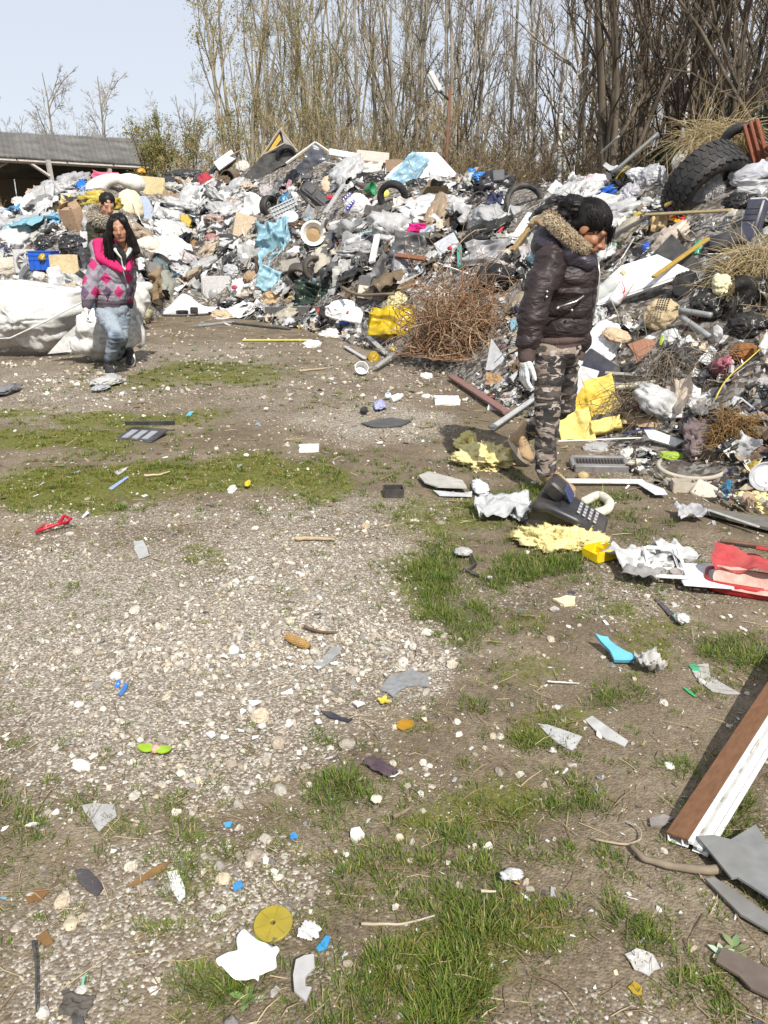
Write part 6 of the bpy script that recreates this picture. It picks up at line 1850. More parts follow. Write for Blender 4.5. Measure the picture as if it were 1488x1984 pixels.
bag('packet',1302,662,44,40,(.70,.72,.70),'white packet with green corner on the right slope',amp=.5,lvl=4)
bag('green_corner',1288,672,8,22,(.42,.55,.04),'lime-green corner of the white packet',amp=.3,lift=.12)
bag('brown_leather',1446,690,66,40,(.26,.11,.035),'orange-brown leather piece at the right edge','cloth',amp=.5,lvl=4)
bar('grey_pipe',1328,628,1390,634,11,(.26,.26,.26),'upper grey bent pipe on the right slope','plastic',lift=.12,tube=True)
bar('grey_pipe',1330,640,1382,676,11,(.28,.28,.28),'lower grey bent pipe on the right slope','plastic',lift=.1,tube=True)
bar('yellow_string',1392,800,1482,700,3,(.62,.48,.05),'yellow cord trailing over the right slope','plastic',lift=.1,tube=True,bend=.08)
keep(130,110,1118,840);keep(110,90,1160,775)
sheet('insulation_slab',1116,842,62,84,(.74,.60,.20),'thick yellow insulation slab broken open beside the camouflage trousers','foam',roll=16,face=.85,amp=.10,freq=2.2,n=16,lift=.13,ragged=.14,th=.07,cat='insulation slab')
sheet('insulation_slab',1136,792,50,56,(.66,.46,.07),'deep yellow insulation layer above the broken slab','foam',roll=-28,face=.8,amp=.12,freq=2.6,n=16,lift=.12,ragged=.16,th=.08,cat='insulation slab')
sheet('insulation_slab',1172,782,52,84,(.76,.58,.13),'upright yellow insulation slab right of the trousers','foam',roll=24,face=.8,amp=.10,freq=2.2,n=16,lift=.16,ragged=.14,th=.08,cat='insulation slab')
sheet('insulation_slab',1176,836,58,26,(.76,.62,.20),'low flap of yellow insulation at the foot of the upright slab','foam',roll=22,face=.6,amp=.12,freq=2.2,n=14,lift=.12,ragged=.16,th=.06,cat='insulation slab')
slab('grey_facing',1132,748,42,56,3,(.54,.53,.54),'grey board facing leaning above the yellow insulation','card',roll=-14,face=.85,lift=.12)
bag('yellow_scrap',1206,833,12,26,(.66,.46,.05),'small ragged yellow foam scrap right of the broken slab','foam',amp=.8)
sheet('cardboard_sheet',1250,826,76,30,(.46,.34,.21),'tan torn cardboard right of the yellow insulation slabs','card',amp=.15,roll=6,face=.4)
poly('foam_boat',[(1248,848),(1268,846),(1326,862),(1312,876),(1262,866)],7,(.72,.70,.66),'white boat-shaped foam piece at the foot of the heap','foam',face=.55,lift=.05)
bag('green_packet',1302,886,54,22,(.40,.56,.05),'lime-green snack packet below the foam boat',amp=.6,flat=False,th=.3,lvl=4)
def rim_hoop():
 p=hit(1336,922);k=p[1]/FPX;o=empty('rubber_hoop',(p[0],p[1],p[2]+.02));o.rotation_euler=(R(14),0,R(-4))
 for z0,sc_ in((0,1),(.035,.97)):
  a=np.linspace(R(150),R(395),40);g=G();g.tube(np.stack([np.cos(a)*66*k*sc_,np.sin(a)*30*k/.35*.55*sc_,np.full(40,z0)],-1),.014,8);g.build('ring',mat('rubber',(.42,.38,.31)),o,True)
 tag(o,'two grey-beige rubber hoops lying at the foot of the heap','hoop')
rim_hoop()
def vent():
 p=hit(1160,908);k=p[1]/FPX;o=empty('slatted_grille',(p[0],p[1],p[2]+.03));o.rotation_euler=(R(9),0,R(-3));w,d=106*k,.15
 m=mat('plastic',(.20,.195,.19))
 for nm,c,dd in(('frame_rail',(0,-d/2,0),(w,.04,.05)),('frame_rail',(0,d/2,0),(w,.03,.04)),('frame_rail',(-w/2,0,0),(.03,d-.03,.04)),('frame_rail',(w/2,0,0),(.03,d-.03,.04))):
  g=G();g.box(c,dd,bev=.006);g.build(nm,m,o,'auto')
 for j in range(16):
  g=G();g.box((-w/2+w*(j+.8)/17,0,0),(.008,d-.04,.022),T=rotm('Y',R(30)));g.build('slat',mat('plastic',(.10,.09,.085)),o)
 tag(o,'grey slatted grille on the ground right of the front boot','grille')
vent()
bag('clear_packet',1156,872,50,32,(.48,.47,.46),'cloudy wrapper right of the broken yellow slab',amp=.4,th=.3)
bar('white_rod',1080,866,1250,860,5,W_,'thin white rod lying behind the slatted grille','plastic',lift=.04)
bag('crushed_cup',1216,886,30,36,(.58,.55,.50),'crushed pale cup right of the slatted grille','card',amp=.6)
bar('white_plank',1090,942,1246,944,15,(.76,.74,.70),'long white plank on the ground beside the front boot','wood',lift=.03)
bag('round_loaf',1129,929,22,18,(.46,.34,.18),'round tan lump like a bread roll above the long white plank','stone',.9,amp=.1,freq=1)
carton('small_box',1322,952,40,20,26,(.46,.41,.33),'weathered beige carton below the rubber hoops',flat=True,yaw=-8,flaps=False)
slab('printed_carton',1366,958,46,34,8,(.58,.52,.44),'beige carton with red print right of the weathered one','card',roll=-22,face=.75,lift=.03)
slab('red_label',1374,948,18,6,1.2,(.62,.05,.06),'red printed label on the beige carton','card',roll=-16,face=.75,lift=.066)
def dial():
 M0,k,p=spot(1486,936,0,.7,.08);o=empty('round_cover',M=M0)
 g=G();g.lathe(np.array([(27,0),(30,2),(30,6),(27,6),(26,2),(.1,2)])*k,36);g.build('rim',mat('metal',(.42,.42,.43)),o,'auto')
 g=G();g.lathe(np.array([(22,2.2),(20,4),(.1,4)])*k,30);g.build('white_face',mat('plastic',(.76,.76,.76)),o,'auto')
 tag(o,'round white-faced metal cover at the right edge of the ground','cover')
dial()
fluff('insulation_wool',1466,978,70,34,WOOL,'tuft of yellow insulation wool at the right edge',.4,True,0,5,900)
# ================================================================== THINGS LYING IN THE YARD
fluff('insulation_wool',940,896,122,40,WOOL,'clump of yellow insulation wool left of the boots',.42,True,-6,1,2500)
fluff('insulation_wool',905,868,50,26,(.74,.64,.26),'small upright tuft of wool behind the larger clump',.7,True,0,2,900)
fluff('insulation_wool',1084,1054,190,46,WOOL,'yellow insulation wool lying under the black telephone',.30,True,2,3,3600)
def phone():
 p=hit(1098,1040);k=p[1]/FPX
 O=np.array([p[0],p[1]+.0,p[2]+.055]);o=empty('desk_telephone',O);o.rotation_euler=(R(6),R(10),R(-20))
 m=mat('plastic',(.022,.022,.025),dirt=.22,rough=.42);m2=mat('plastic',(.012,.012,.014),dirt=.2)
 L,D=.36,.20
 prof=[(-L/2,0),(L/2-.03,0),(L/2,.025),(L/2-.01,.055),(.02,.105),(-L/2+.13,.125),(-L/2+.02,.115),(-L/2,.09)]
 g=G();g.prism(np.array(prof),D);V=g.V[0];V=np.stack([V[:,0],V[:,2]-D/2,V[:,1]],-1);g.V[0]=V;g.F=[f[:,::-1]for f in g.F];g.build('base',m,o)
 g=G();g.tube(np.array([(-.17,-D/2-.012,.10),(-.10,-D/2-.025,.125),(.03,-D/2-.025,.10),(.10,-D/2-.012,.07)]),[.028,.022,.022,.030],12);g.build('handset',m,o,True)
 T=rotm('Y',R(9))
 g=G();g.box((-.10,.03,.165),(.10,.13,.075),T=rotm('Y',R(28)),bev=.01);h=g.build('display_hood',m2,o,'auto')
 g=G();g.box((-.035,.03,.158),(.012,.10,.07),T=rotm('Y',R(-40)),bev=.003);g.build('screen',mat('plastic',(.05,.07,.16),rough=.2),o)
 for r_ in range(4):
  for c_ in range(4):
   g=G();g.box((.035+.028*r_,-.045+.034*c_,(.1085-.0093*r_)),(.018,.022,.008),T=rotm('Y',R(18)),bev=.002);g.build('key',mat('plastic',(.24,.24,.25)),o)
 tag(o,'black desk telephone lying on the yellow insulation wool','telephone')
phone()
def tray():
 p=hit(1162,1084);O=p+np.array([0,0,.004]);o=empty('yellow_tray',O);o.rotation_euler=(0,0,R(28));m=mat('plastic',(.74,.52,.01),dirt=.06)
 w,d,h,t=.125,.10,.05,.005
 for nm,c,dd in(('floor_panel',(0,0,t/2),(w,d,t)),('end_wall',(w/2,0,h/2),(t,d,h)),('end_wall',(-w/2,0,h*.4),(t,d,h*.8)),('side_wall',(0,-d/2,h/2),(w-t,t,h)),('side_wall',(0,d/2,h/2),(w-t,t,h)),('divider',(.02,0,h*.35),(t,d-t,h*.7))):
  g=G();g.box(c,dd);g.build(nm,m,o)
 tag(o,'small bright yellow plastic tray before the insulation wool','tray')
tray()
sheet('grey_film',972,1002,104,26,(.56,.57,.58),'crumpled pale grey film left of the telephone',amp=.22,freq=3,n=26,flat=True,lift=.01)
bag('grey_film',1002,1006,40,24,(.60,.61,.62),'bunched grey film end beside the telephone',amp=.6,flat=True,th=.4)
poly('grey_board',[(812,934),(834,926),(896,944),(900,958),(846,956),(822,948)],.008,(.42,.41,.37),'grey fibreboard piece left of the crumpled film','card',flat=True,lift=.035)
poly('grey_board',[(840,956),(896,962),(916,958),(912,968),(850,966)],.006,(.55,.56,.57),'thin pale strip under the grey fibreboard piece','plastic',flat=True,lift=.012)
bag('crushed_packet',930,954,34,28,(.74,.74,.75),'crushed white packet right of the grey fibreboard','card',.5,amp=.5,flat=True)
def foam_pipe():
 A=[hit(1130,982),hit(1160,968),hit(1182,984),hit(1176,998),hit(1150,1006)]
 P=np.array(A)+np.array([0,0,.028]);O=P[0].copy();u=np.linspace(0,4,25);Q=np.stack([np.interp(u,range(5),P[:,i])for i in range(3)],-1)
 for _ in range(4):Q[1:-1]=(Q[:-2]+Q[1:-1]*2+Q[2:])/4
 g=G();g.tube(Q-O,.026,12);o=g.build('bent_pipe',mat('foam',(.60,.58,.48)),None,True,loc=O);tag(o,'bent pale foam pipe behind the telephone','pipe')
foam_pipe()
for i_,(px,py,w,h,rl,lab)in enumerate([(1228,1106,84,44,10,'dirty crumpled papers left of the white phone frame'),(1270,1098,60,40,-20,'torn grey paper behind the white phone frame'),(1240,1128,70,26,-30,'black-edged paper wad at the front of the paper pile'),(1310,1100,60,30,15,'loose paper between white phone frame and red case')]):
 sheet('waste_paper',px,py,w,h,(.60,.60,.58)if i_!=2 else(.30,.29,.28),lab,'paper',flat=True,amp=.16,freq=2.6,lift=.015+.012*i_,roll=rl,n=18)
sheet('white_paper',1362,1132,84,46,(.80,.80,.81),'clean white sheet of paper left of the red case','paper',flat=True,amp=.03,freq=1.2,lift=.035,roll=-14,ragged=.08)
def phone_frame():
 p=hit(1294,1142);o=empty('white_phone_frame',p+np.array([0,0,.05]));o.rotation_euler=(R(10),0,R(-8));m=mat('plastic',(.80,.80,.79),dirt=.06)
 w,h,t=.145,.23,.014
 for nm,c,d in(('rail',(-w/2,h/2,0),(.014,h,t)),('rail',(w/2,h/2,0),(.014,h,t)),('cross_bar',(0,h,0),(w-.014,.016,t)),('cross_bar',(0,.06,0),(w-.014,.012,t)),('cross_bar',(0,0,0),(w+.014,.016,t)),('inner_rail',(w/2-.026,h*.6,.002),(.009,h*.66,t))):
  g=G();g.box(c,d,bev=.004);g.build(nm,m,o,'auto')
 for x_ in(-.032,.032):
  g=G();g.lathe([(.020,-.004),(.028,0),(.028,.008),(.022,.008),(.018,.002),(.1e-3,.0)],22,p=(x_,.03,.002));g.build('ring',mat('plastic',(.30,.27,.25)),o,'auto')
 tag(o,'empty white plastic frame with two round holes on the papers','frame')
phone_frame()
def red_case():
 p=hit(1440,1144);O=p+np.array([0,0,.005]);o=empty('red_case',O);o.rotation_euler=(0,0,R(-24));m=mat('plastic',(.38,.010,.013),dirt=.25,rough=.4)
 W2,D2=.31,.19;n=40;a=np.linspace(0,6.2832,n,endpoint=False)
 sh=np.stack([np.sign(np.cos(a))*np.abs(np.cos(a))**.45*W2/2,np.sign(np.sin(a))*np.abs(np.sin(a))**.45*D2/2],-1)
 V=np.concatenate([np.c_[sh*f,np.full(n,z)]for f,z in((.92,0),(1,.012),(1.02,.05),(.94,.052),(.92,.012))]);k_=np.arange(n)
 F=np.concatenate([np.stack([j*n+k_,j*n+(k_+1)%n,j*n+n+(k_+1)%n,j*n+n+k_],-1)for j in range(4)])
 link('shell',make_mesh('shell',V,[F,np.array([np.arange(4*n,5*n)])],m,True),o)
 V,F=crumple_sheet(18,7,.12,1.8,.08,.5);V=V*np.array([.26,.16,.26]);V=V@rotm('X',R(10)).T+np.array([.0,.015,.072])
 link('red_cover',make_mesh('red_cover',V,[F],mat('cloth',(.40,.06,.065),dirt=.8),True),o)
 V,F=crumple_sheet(14,9,.10,2.2,.12,.4);V=V*np.array([.24,.10,.12]);V=V@rotm('X',R(50)).T+np.array([.0,-.06,.055])
 link('lining',make_mesh('lining',V,[F],mat('cloth',(.58,.36,.30),dirt=.2),True),o)
 g=G();g.box((.07,.08,.16),(.09,.06,.012),T=rotm('X',R(-25)));g.build('flap',m,o)
 tag(o,'open red case with crumpled red cover at the right edge','case')
red_case()
bar('brown_lath',1394,1056,1500,1068,12,(.17,.095,.065),'dark brown lath behind the red case','wood',lift=.02)
poly('slatted_board',[(1366,1002),(1400,1000),(1500,1020),(1500,1046),(1478,1040)],.015,(.16,.155,.14),'grey-black slatted board at the right edge above the brown lath','wood',flat=True,lift=.02)
bar('grey_lath',1368,1004,1468,1040,8,(.40,.40,.37),'grey lath along the front of the slatted board','wood',lift=.045)
sheet('grey_film',1334,1008,50,20,(.52,.52,.53),'crumpled grey film in the grass left of the slatted board',flat=True,amp=.25,lift=.02)
poly('paper_card',[(1244,948),(1262,944),(1284,958),(1280,968),(1256,968)],.003,(.66,.68,.74),'bluish white card on the ground below the long plank','paper',flat=True,lift=.03)
SH=[('blue_sheet',[(1150,1246),(1174,1250),(1190,1268),(1232,1286),(1222,1298),(1190,1304),(1180,1282)],(.12,.45,.66),'plastic','bright blue torn plastic sheet on the soil',.03,1.0),('green_shard',[(1303,1188),(1312,1190),(1318,1204),(1312,1214),(1304,1204)],(.05,.38,.22),'plastic','green leaf-shaped plastic shard below the papers',.008,.3),('green_shard',[(1336,1294),(1348,1290),(1356,1294),(1350,1302),(1338,1302)],(.03,.36,.18),'plastic','small green shard above the jagged grey glass',.006,.2),('green_shard',[(1328,1336),(1334,1338),(1344,1352),(1338,1352)],(.04,.40,.12),'plastic','thin green plastic sliver left of the jagged grey glass',.004,.2),('navy_strip',[(1278,1168),(1286,1170),(1296,1194),(1284,1198)],(.02,.022,.05),'plastic','dark navy strip left of the leaf-shaped green shard',.006,.3),('foam_shard',[(1072,1168),(1100,1162),(1118,1164),(1110,1178),(1088,1180)],(.70,.62,.40),'foam','cream foam sliver on the soil below the yellow tray',.02,.6),('glass_shard',[(1364,1322),(1392,1316),(1424,1346),(1372,1342)],(.40,.39,.37),'plastic','jagged grey plastic pane near the brown window profile',.005,.5),('glass_shard',[(1340,1306),(1360,1296),(1382,1294),(1366,1320),(1338,1320)],(.42,.41,.38),'plastic','grey plastic pane just above the jagged one',.005,.3),('glass_shard',[(1048,1410),(1066,1412),(1126,1434),(1098,1458),(1070,1442)],(.46,.46,.46),'plastic','grey winged plastic shard, left one of the pair on the soil',.008,.8),('glass_shard',[(1142,1406),(1160,1398),(1208,1444),(1196,1454),(1166,1440)],(.45,.45,.44),'plastic','grey oblong plastic shard, right one of the pair on the soil',.008,.8),('slate_piece',[(736,1340),(756,1314),(800,1302),(834,1310),(832,1336),(788,1334),(762,1354)],(.24,.245,.25),'stone','large dark slate piece at the edge of the gravel',.010,.8),('slate_piece',[(608,1300),(640,1262),(662,1262),(650,1286),(620,1306)],(.30,.31,.31),'stone','grey slate piece among the white ceramic shards',.008,.5),('dark_board',[(700,822),(722,816),(798,818),(776,828),(722,830)],(.055,.06,.065),'plastic','dark flat board on the gravel in the middle of the yard',.015,.5),('clear_shard',[(248,1054),(264,1052),(298,1080),(284,1086),(262,1070)],(.42,.43,.41),'plastic','narrow grey pane lying on the gravel',.004,.3),('blue_strip',[(222,948),(234,926),(240,928),(232,950)],(.30,.40,.66),'plastic','light blue plastic strip in the moss',.004,.3),('grey_triangle',[(222,916),(240,906),(238,922)],(.55,.54,.52),'plastic','small pale grey triangle above the light blue strip',.004,.2),('cyan_chip',[(363,800),(372,800),(374,808),(365,808)],(.08,.46,.62),'plastic','tiny cyan chip on bare soil in the middle distance',.01,.1),('blue_chip',[(223,1326),(232,1324),(236,1336),(226,1336)],(.02,.18,.58),'plastic','blue plastic chip on the gravel, upper of two',.005,.2),('blue_chip',[(236,1336),(242,1330),(246,1344),(242,1356),(236,1352)],(.02,.18,.58),'plastic','blue plastic chip on the gravel, lower of two',.006,.2),('black_strip',[(620,1382),(640,1384),(684,1398),(676,1404),(640,1396)],(.03,.032,.045),'rubber','curved black rubber strip near the ceramic shards',.008,.5),('orange_leaf',[(770,1408),(784,1402),(802,1406),(800,1418),(780,1424),(768,1418)],(.42,.22,.02),'paper','curled orange leaf on the soil',.004,.8),('blue_shard',[(454,1724),(464,1716),(474,1726),(456,1734)],(.03,.26,.62),'plastic','bright blue shard beside the tan stone',.006,.2),('blue_shard',[(560,1622),(572,1618),(578,1628),(564,1630)],(.03,.26,.60),'plastic','small bright blue shard among the pebbles',.006,.2),('blue_shard',[(436,1604),(450,1602),(448,1612),(438,1612)],(.05,.30,.60),'plastic','tiny blue shard on the pebble patch',.006,.2),('blue_scrap',[(612,1844),(630,1822),(640,1826),(634,1844),(618,1850)],(.02,.28,.60),'plastic','blue torn scrap right of the yellow disc',.006,.4),('white_plate',[(316,1698),(336,1694),(352,1714),(366,1738),(358,1748),(334,1726)],(.68,.68,.68),'plastic','white oblong plastic piece among the pebbles',.008,.6),('dark_cloth',[(136,1694),(160,1692),(208,1722),(202,1738),(158,1716)],(.05,.045,.055),'cloth','flat dark rag among the pebbles at the left',.006,.6),('brown_leaf',[(254,1716),(296,1684),(326,1670),(318,1688),(278,1712)],(.26,.15,.06),'paper','long dry brown leaf left of the white oblong piece',.003,.6),('brown_leaf',[(48,1744),(70,1730),(94,1738),(86,1752),(64,1756)],(.22,.12,.05),'paper','dry brown leaf at the left edge',.003,.6),('brown_leaf',[(70,1826),(84,1814),(108,1834),(96,1840)],(.24,.13,.05),'paper','dry brown leaf below the one at the left edge',.003,.6),('green_sliver',[(160,1906),(166,1898),(168,1918),(164,1922)],(.18,.46,.34),'plastic','mint-green sliver among the pebbles',.003,.1),('yellow_leaf',[(1216,1922),(1232,1912),(1244,1922),(1238,1934),(1222,1932)],(.42,.28,.03),'paper','ochre dead leaf near the bottom right',.003,.5),('black_shard',[(160,1992),(140,1968),(106,1934),(118,1930),(150,1952),(176,1984)],(.06,.06,.06),'plastic','dark flat strip at the bottom left corner',.008,.3),('plaster_piece',[(1214,1862),(1240,1852),(1268,1862),(1272,1884),(1246,1896),(1222,1886)],(.52,.50,.48),'stone','patch of white plaster crumbs near the bottom right',.006,.6),('brown_shard',[(1258,1600),(1290,1592),(1306,1598),(1286,1610),(1254,1612)],(.26,.24,.22),'wood','grey splinter at the end of the brown window profile',.01,.4),('rag_scrap',[(152,1574),(176,1570),(216,1572),(230,1592),(210,1618),(184,1598)],(.44,.43,.42),'paper','crumpled grey paper at the left among the grass',.006,1.5),('white_chip',[(680,1622),(696,1618),(706,1632),(690,1644),(680,1636)],(.70,.66,.60),'stone','white angular stone chip on the soil',.02,.5),]
rgj=np.random.default_rng(6)
for(nm,pts,c,kd,lab,th,wv)in SH:
 pts=[q_ for a_,b_ in zip(pts,pts[1:]+pts[:1])for q_ in(a_,(a_[0]*.5+b_[0]*.5+rgj.normal(0,.06)*abs(b_[1]-a_[1]),a_[1]*.5+b_[1]*.5+rgj.normal(0,.05)*abs(b_[0]-a_[0])))]
 poly(nm,pts,min(th,.03)*.5,c,lab,kd,flat=nm!='blue_sheet',face=.42,lift=.004 if nm!='blue_sheet' else.03,wave=.035*wv)
sheet('tissue',1254,1306,44,28,(.50,.49,.47),'crumpled grey tissue at the end of the blue torn sheet','paper',flat=True,amp=.3,freq=3,lift=.01)
rgc=np.random.default_rng(17);cer={}
for(px,py,w)in[(438,1278,26),(470,1284,20),(500,1280,16),(560,1282,16),(566,1296,22),(590,1302,18),(616,1304,20),(648,1290,18),(640,1312,12),(532,1300,10),(604,1328,12),(556,1345,28),(576,1342,16),(490,1370,34),(356,1412,38),(470,1390,20),(505,1402,12),(408,1430,26),(436,1436,24),(468,1424,26),(496,1438,16),(506,1416,16),(616,1392,18),(618,1408,18),(695,1375,28),(628,1262,16),(664,1274,14),(745,1318,14),(700,1300,12)]:
 n_=rgc.integers(4,7);a=np.sort(rgc.random(n_)*6.28);rad=rgc.uniform(.5,1.0,n_)
 pts=[(px+math.cos(t)*w*.5*r_,py+math.sin(t)*w*.27*r_)for t,r_ in zip(a,rad)]
 o_=poly('ceramic_shard',pts,.006,(.70,.70,.69),'broken white ceramic shard','clean',flat=True,lift=.006+rgc.random()*.008,wave=.06)
 o_['group']='broken white ceramic shards'
 _,a,b_,nm=min(((px-a)**2+3*(py-b_)**2,a,b_,nm)for a,b_,nm in((577,1252,'corn cob'),(785,1325,'large dark slate'),(635,1284,'grey slate piece'),(505,1394,'broad tan stone'),(302,1462,'green ornament'),(650,1392,'black rubber strip'),(744,1367,'yellow flower'),(440,1310,'upper gravel stones'),(620,1232,'short dark twig')))
 rel=('right of' if px>a else 'left of')if abs(px-a)>1.7*abs(py-b_)else('below' if py>b_ else 'above')
 cer.setdefault('%s the %s'%(rel,nm),[]).append((w,o_))
for rel,lst in cer.items():
 lst.sort(key=lambda q_:-q_[0])
 for wd,(w,o_)in zip(['']if len(lst)==1 else['larger ','smaller ']if len(lst)==2 else['largest ','second largest ','third largest ','fourth largest ','fifth largest ','sixth largest '],lst):o_['label']=wd+'broken white ceramic shard '+rel
for(px,py,w,c,lab)in[(255,1692,30,(.56,.51,.42),'rounded pale stone above the dry brown leaf'),(434,1706,36,(.58,.48,.34),'tan angular stone beside the bright blue shard'),(505,1394,44,(.55,.46,.34),'broad tan flat stone behind the ceramic shards'),(450,952,22,(.62,.60,.56),'pale stone at the moss edge left of the yellow scrap'),(708,1023,20,(.48,.37,.24),'brownish stone alone on the gravel'),(1296,1490,22,(.62,.60,.55),'pale stone in the shade edge near the window profile'),(1286,1366,20,(.58,.53,.45),'pale stone on bare soil above the window profile'),(780,1286,28,(.60,.56,.50),'round pale stone above the large slate'),(122,1758,38,(.50,.42,.31),'flat brownish stone at the left edge'),(140,1796,34,(.52,.45,.33),'long tan stone below the flat brownish one'),(1066,1244,18,(.54,.47,.36),'tan stone on soil left of the blue sheet'),(775,1634,20,(.56,.48,.36),'small tan stone right of the white chip'),(160,1932,26,(.60,.58,.54),'white stone near the mint-green sliver'),(820,1480,18,(.62,.58,.52),'round white pebble on dark soil'),(300,1935,24,(.58,.56,.52),'grey-white stone at the bottom left'),(262,1185,26,(.55,.50,.42),'larger pale stone in the upper gravel')]:
 bag('stone',px,py,w*.85,w*.62,c,lab,'stone',.6,lvl=2,amp=.45,freq=1.6,flat=True,lift=.0,cat='stone',smooth=False)
def window_profile():
 def onz(px,py,z):
  r_=ray(px,py);k_=(z-HC)/r_[2];return np.array([r_[0]*k_,r_[1]*k_,z])
 A=onz(1332,1628,.035);B=onz(1488,1384,.10)
 d=norm(B-A);L=np.linalg.norm(B-A)+.5
 up=norm(np.array([-.32,-.10,1.])-d*np.dot((-.32,-.10,1.),d));y=np.cross(up,d)
 o=empty('window_profile',M=mat4(np.stack([d,y*.5,up*.5],1),A));wood=mat('wood',(.17,.085,.045),dirt=.1);wh=mat('plastic',(.78,.78,.77),dirt=.06)
 g=G();g.box((L/2,.052,.0),(L,.105,.012));g.build('brown_face',wood,o)
 for nm,c,dd in(('white_ledge',(L/2,-.012,-.010),(L,.022,.020)),('groove',(L/2,-.032,-.022),(L,.018,.012)),('white_ledge',(L/2,-.056,-.030),(L,.030,.022)),('white_ledge',(L/2,-.082,-.052),(L,.022,.020)),('back_web',(L/2,.05,-.045),(L,.095,.006)),('side_web',(L/2,.10,-.026),(L,.006,.036)),('mid_web',(L/2,.03,-.026),(L,.005,.034)),('mid_web',(L/2,-.045,-.055),(L,.06,.005))):
  g=G();g.box(c,dd,bev=.002);g.build(nm,wh if 'groove'!=nm else mat('plastic',(.45,.45,.43)),o)
 g=G();g.box((L*.40,-.030,-.012),(.07,.006,.012));g.build('catch',mat('metal',(.55,.52,.45)),o)
 rg=np.random.default_rng(2)
 for j in range(7):
  g=G();g.box((L*(.05+.12*j),-.031,-.015),(.018,.007,.003));g.build('slot',mat('plastic',(.30,.28,.25)),o)
 tag(o,'brown and white window profile leaning in from the right edge','window profile')
window_profile()
poly('grey_plate',[(1376,1662),(1412,1660),(1440,1668),(1510,1640),(1510,1800),(1480,1798),(1444,1758),(1412,1732),(1400,1734)],.006,(.20,.205,.20),'dark grey plastic plate at the right edge','plastic',flat=True,lift=.035,wave=.05)
poly('grey_plate',[(1392,1736),(1412,1734),(1446,1762),(1482,1800),(1510,1806),(1510,1862),(1470,1826),(1426,1796)],.006,(.19,.185,.175),'dirty grey plate below the dark one at the right edge','plastic',flat=True,lift=.012,wave=.05)
poly('rusty_plate',[(1396,1884),(1424,1860),(1510,1904),(1510,1960),(1440,1926),(1428,1906)],.006,(.13,.10,.08),'rust-stained dark plate at the bottom right corner','metal',flat=True,lift=.012,wave=.06)
def branch(name,pts,r0,c,label,lift=.015):
 P=np.array([hit(*q_)for q_ in pts])+np.array([0,0,lift]);O=P[0].copy();u=np.linspace(0,len(P)-1,24);Q=np.stack([np.interp(u,range(len(P)),P[:,i])for i in range(3)],-1)
 for _ in range(3):Q[1:-1]=(Q[:-2]+Q[1:-1]*2+Q[2:])/4
 g=G();g.tube(Q-O,np.linspace(r0,r0*.5,24),8);V=g.V[0];V+=.15*r0*norm(np.stack([vnoise(V*40,1),vnoise(V*40,2),vnoise(V*40,3)],-1))
 return tag(g.build(name,mat('wood',c),None,True,loc=O),label,'branch')
branch('branch',[(1392,1696),(1340,1696),(1286,1686),(1240,1672),(1222,1658)],.012,(.22,.18,.13),'thick grey-brown branch below the window profile')
branch('twig',[(1150,1636),(1210,1648),(1240,1644),(1240,1620),(1222,1608)],.0032,(.34,.28,.20),'thin curved twig left of the thick branch')
branch('dark_twig',[(590,1222),(620,1232),(654,1232)],.007,(.12,.08,.055),'short dark twig above the slate on the gravel')
branch('black_stick',[(68,1840),(76,1900),(76,1990)],.004,(.05,.05,.05),'thin upright black stick at the bottom left',.02)
branch('pale_twig',[(700,1812),(780,1812),(842,1796)],.0035,(.45,.38,.28),'long pale straw right of the yellow disc',.02)
branch('pale_twig',[(930,1758),(960,1752)],.004,(.50,.44,.34),'short pale straw in the grass',.03)
branch('white_rod',[(1060,1328),(1122,1334)],.003,(.70,.70,.68),'thin white plastic rod on the soil')
branch('wood_splinter',[(572,1050),(610,1050),(650,1052)],.012,(.42,.32,.20),'pale wood splinter on the upper gravel')
branch('wood_splinter',[(280,928),(310,924),(330,920)],.008,(.48,.40,.28),'short pale stick in the moss')
branch('wood_splinter',[(580,722),(634,716)],.014,(.42,.33,.22),'pale wood stick on the ground before the heap')
branch('dark_twig',[(762,1602),(780,1590),(796,1574)],.007,(.22,.16,.11),'short brown splinter on the soil in front')
def cob():
 A,B=hit(556,1244),hit(598,1264);A=A+(0,0,.018);B=B+(0,0,.018);d=norm(B-A);L=np.linalg.norm(B-A)
 o=empty('corn_cob',M=mat4(np.stack([d,np.cross((0,0,1.),d),np.array([0,0,1.])],1),A))
 u=np.linspace(0,1,12);g=G();g.tube(np.stack([u*L,0*u,0*u],-1),.015*np.sin(np.clip(u*2.2+.5,0,2.4))**.5,12);g.build('core',mat('wood',(.34,.21,.08)),o,True)
 g=G()
 for i in range(13):
  for j in range(11):
   a=j/11*6.28+i*.28;x_=(i+.5)/13*L;r_=.0155*math.sin(min(2.4,x_/L*2.2+.5))**.5
   g.box((x_,r_*math.cos(a),r_*math.sin(a)),(.005,.004,.004),T=rotm('X',a))
 tag(g.build('husk_cells',mat('wood',(.46,.28,.10)),o),kind='stuff')
 tag(o,'bare brown corn cob on the gravel','corn cob')
cob()
def disc():
 p=hit(530,1804);o=empty('yellow_disc',p+np.array([0,0,.018]));o.rotation_euler=(R(10),R(-4),0)
 g=G();g.lathe([(.005,.0),(.005,.004),(.007,.006),(.022,.004),(.040,.004),(.042,.002),(.042,-.002),(.005,-.002),(.005,0)],48);g.build('disc',mat('plastic',(.30,.235,.015),dirt=.3,rough=.5),o,'auto')
 for j in range(6):
  T=rotm('Z',j*1.047+.3);g=G();g.box(T@np.array([.023,0,.0046]),(.030,.0012,.0014),T=T);g.build('spoke',mat('plastic',(.26,.20,.012)),o)
 tag(o,'mustard-yellow plastic disc with a centre hole in the grass','disc')
disc()
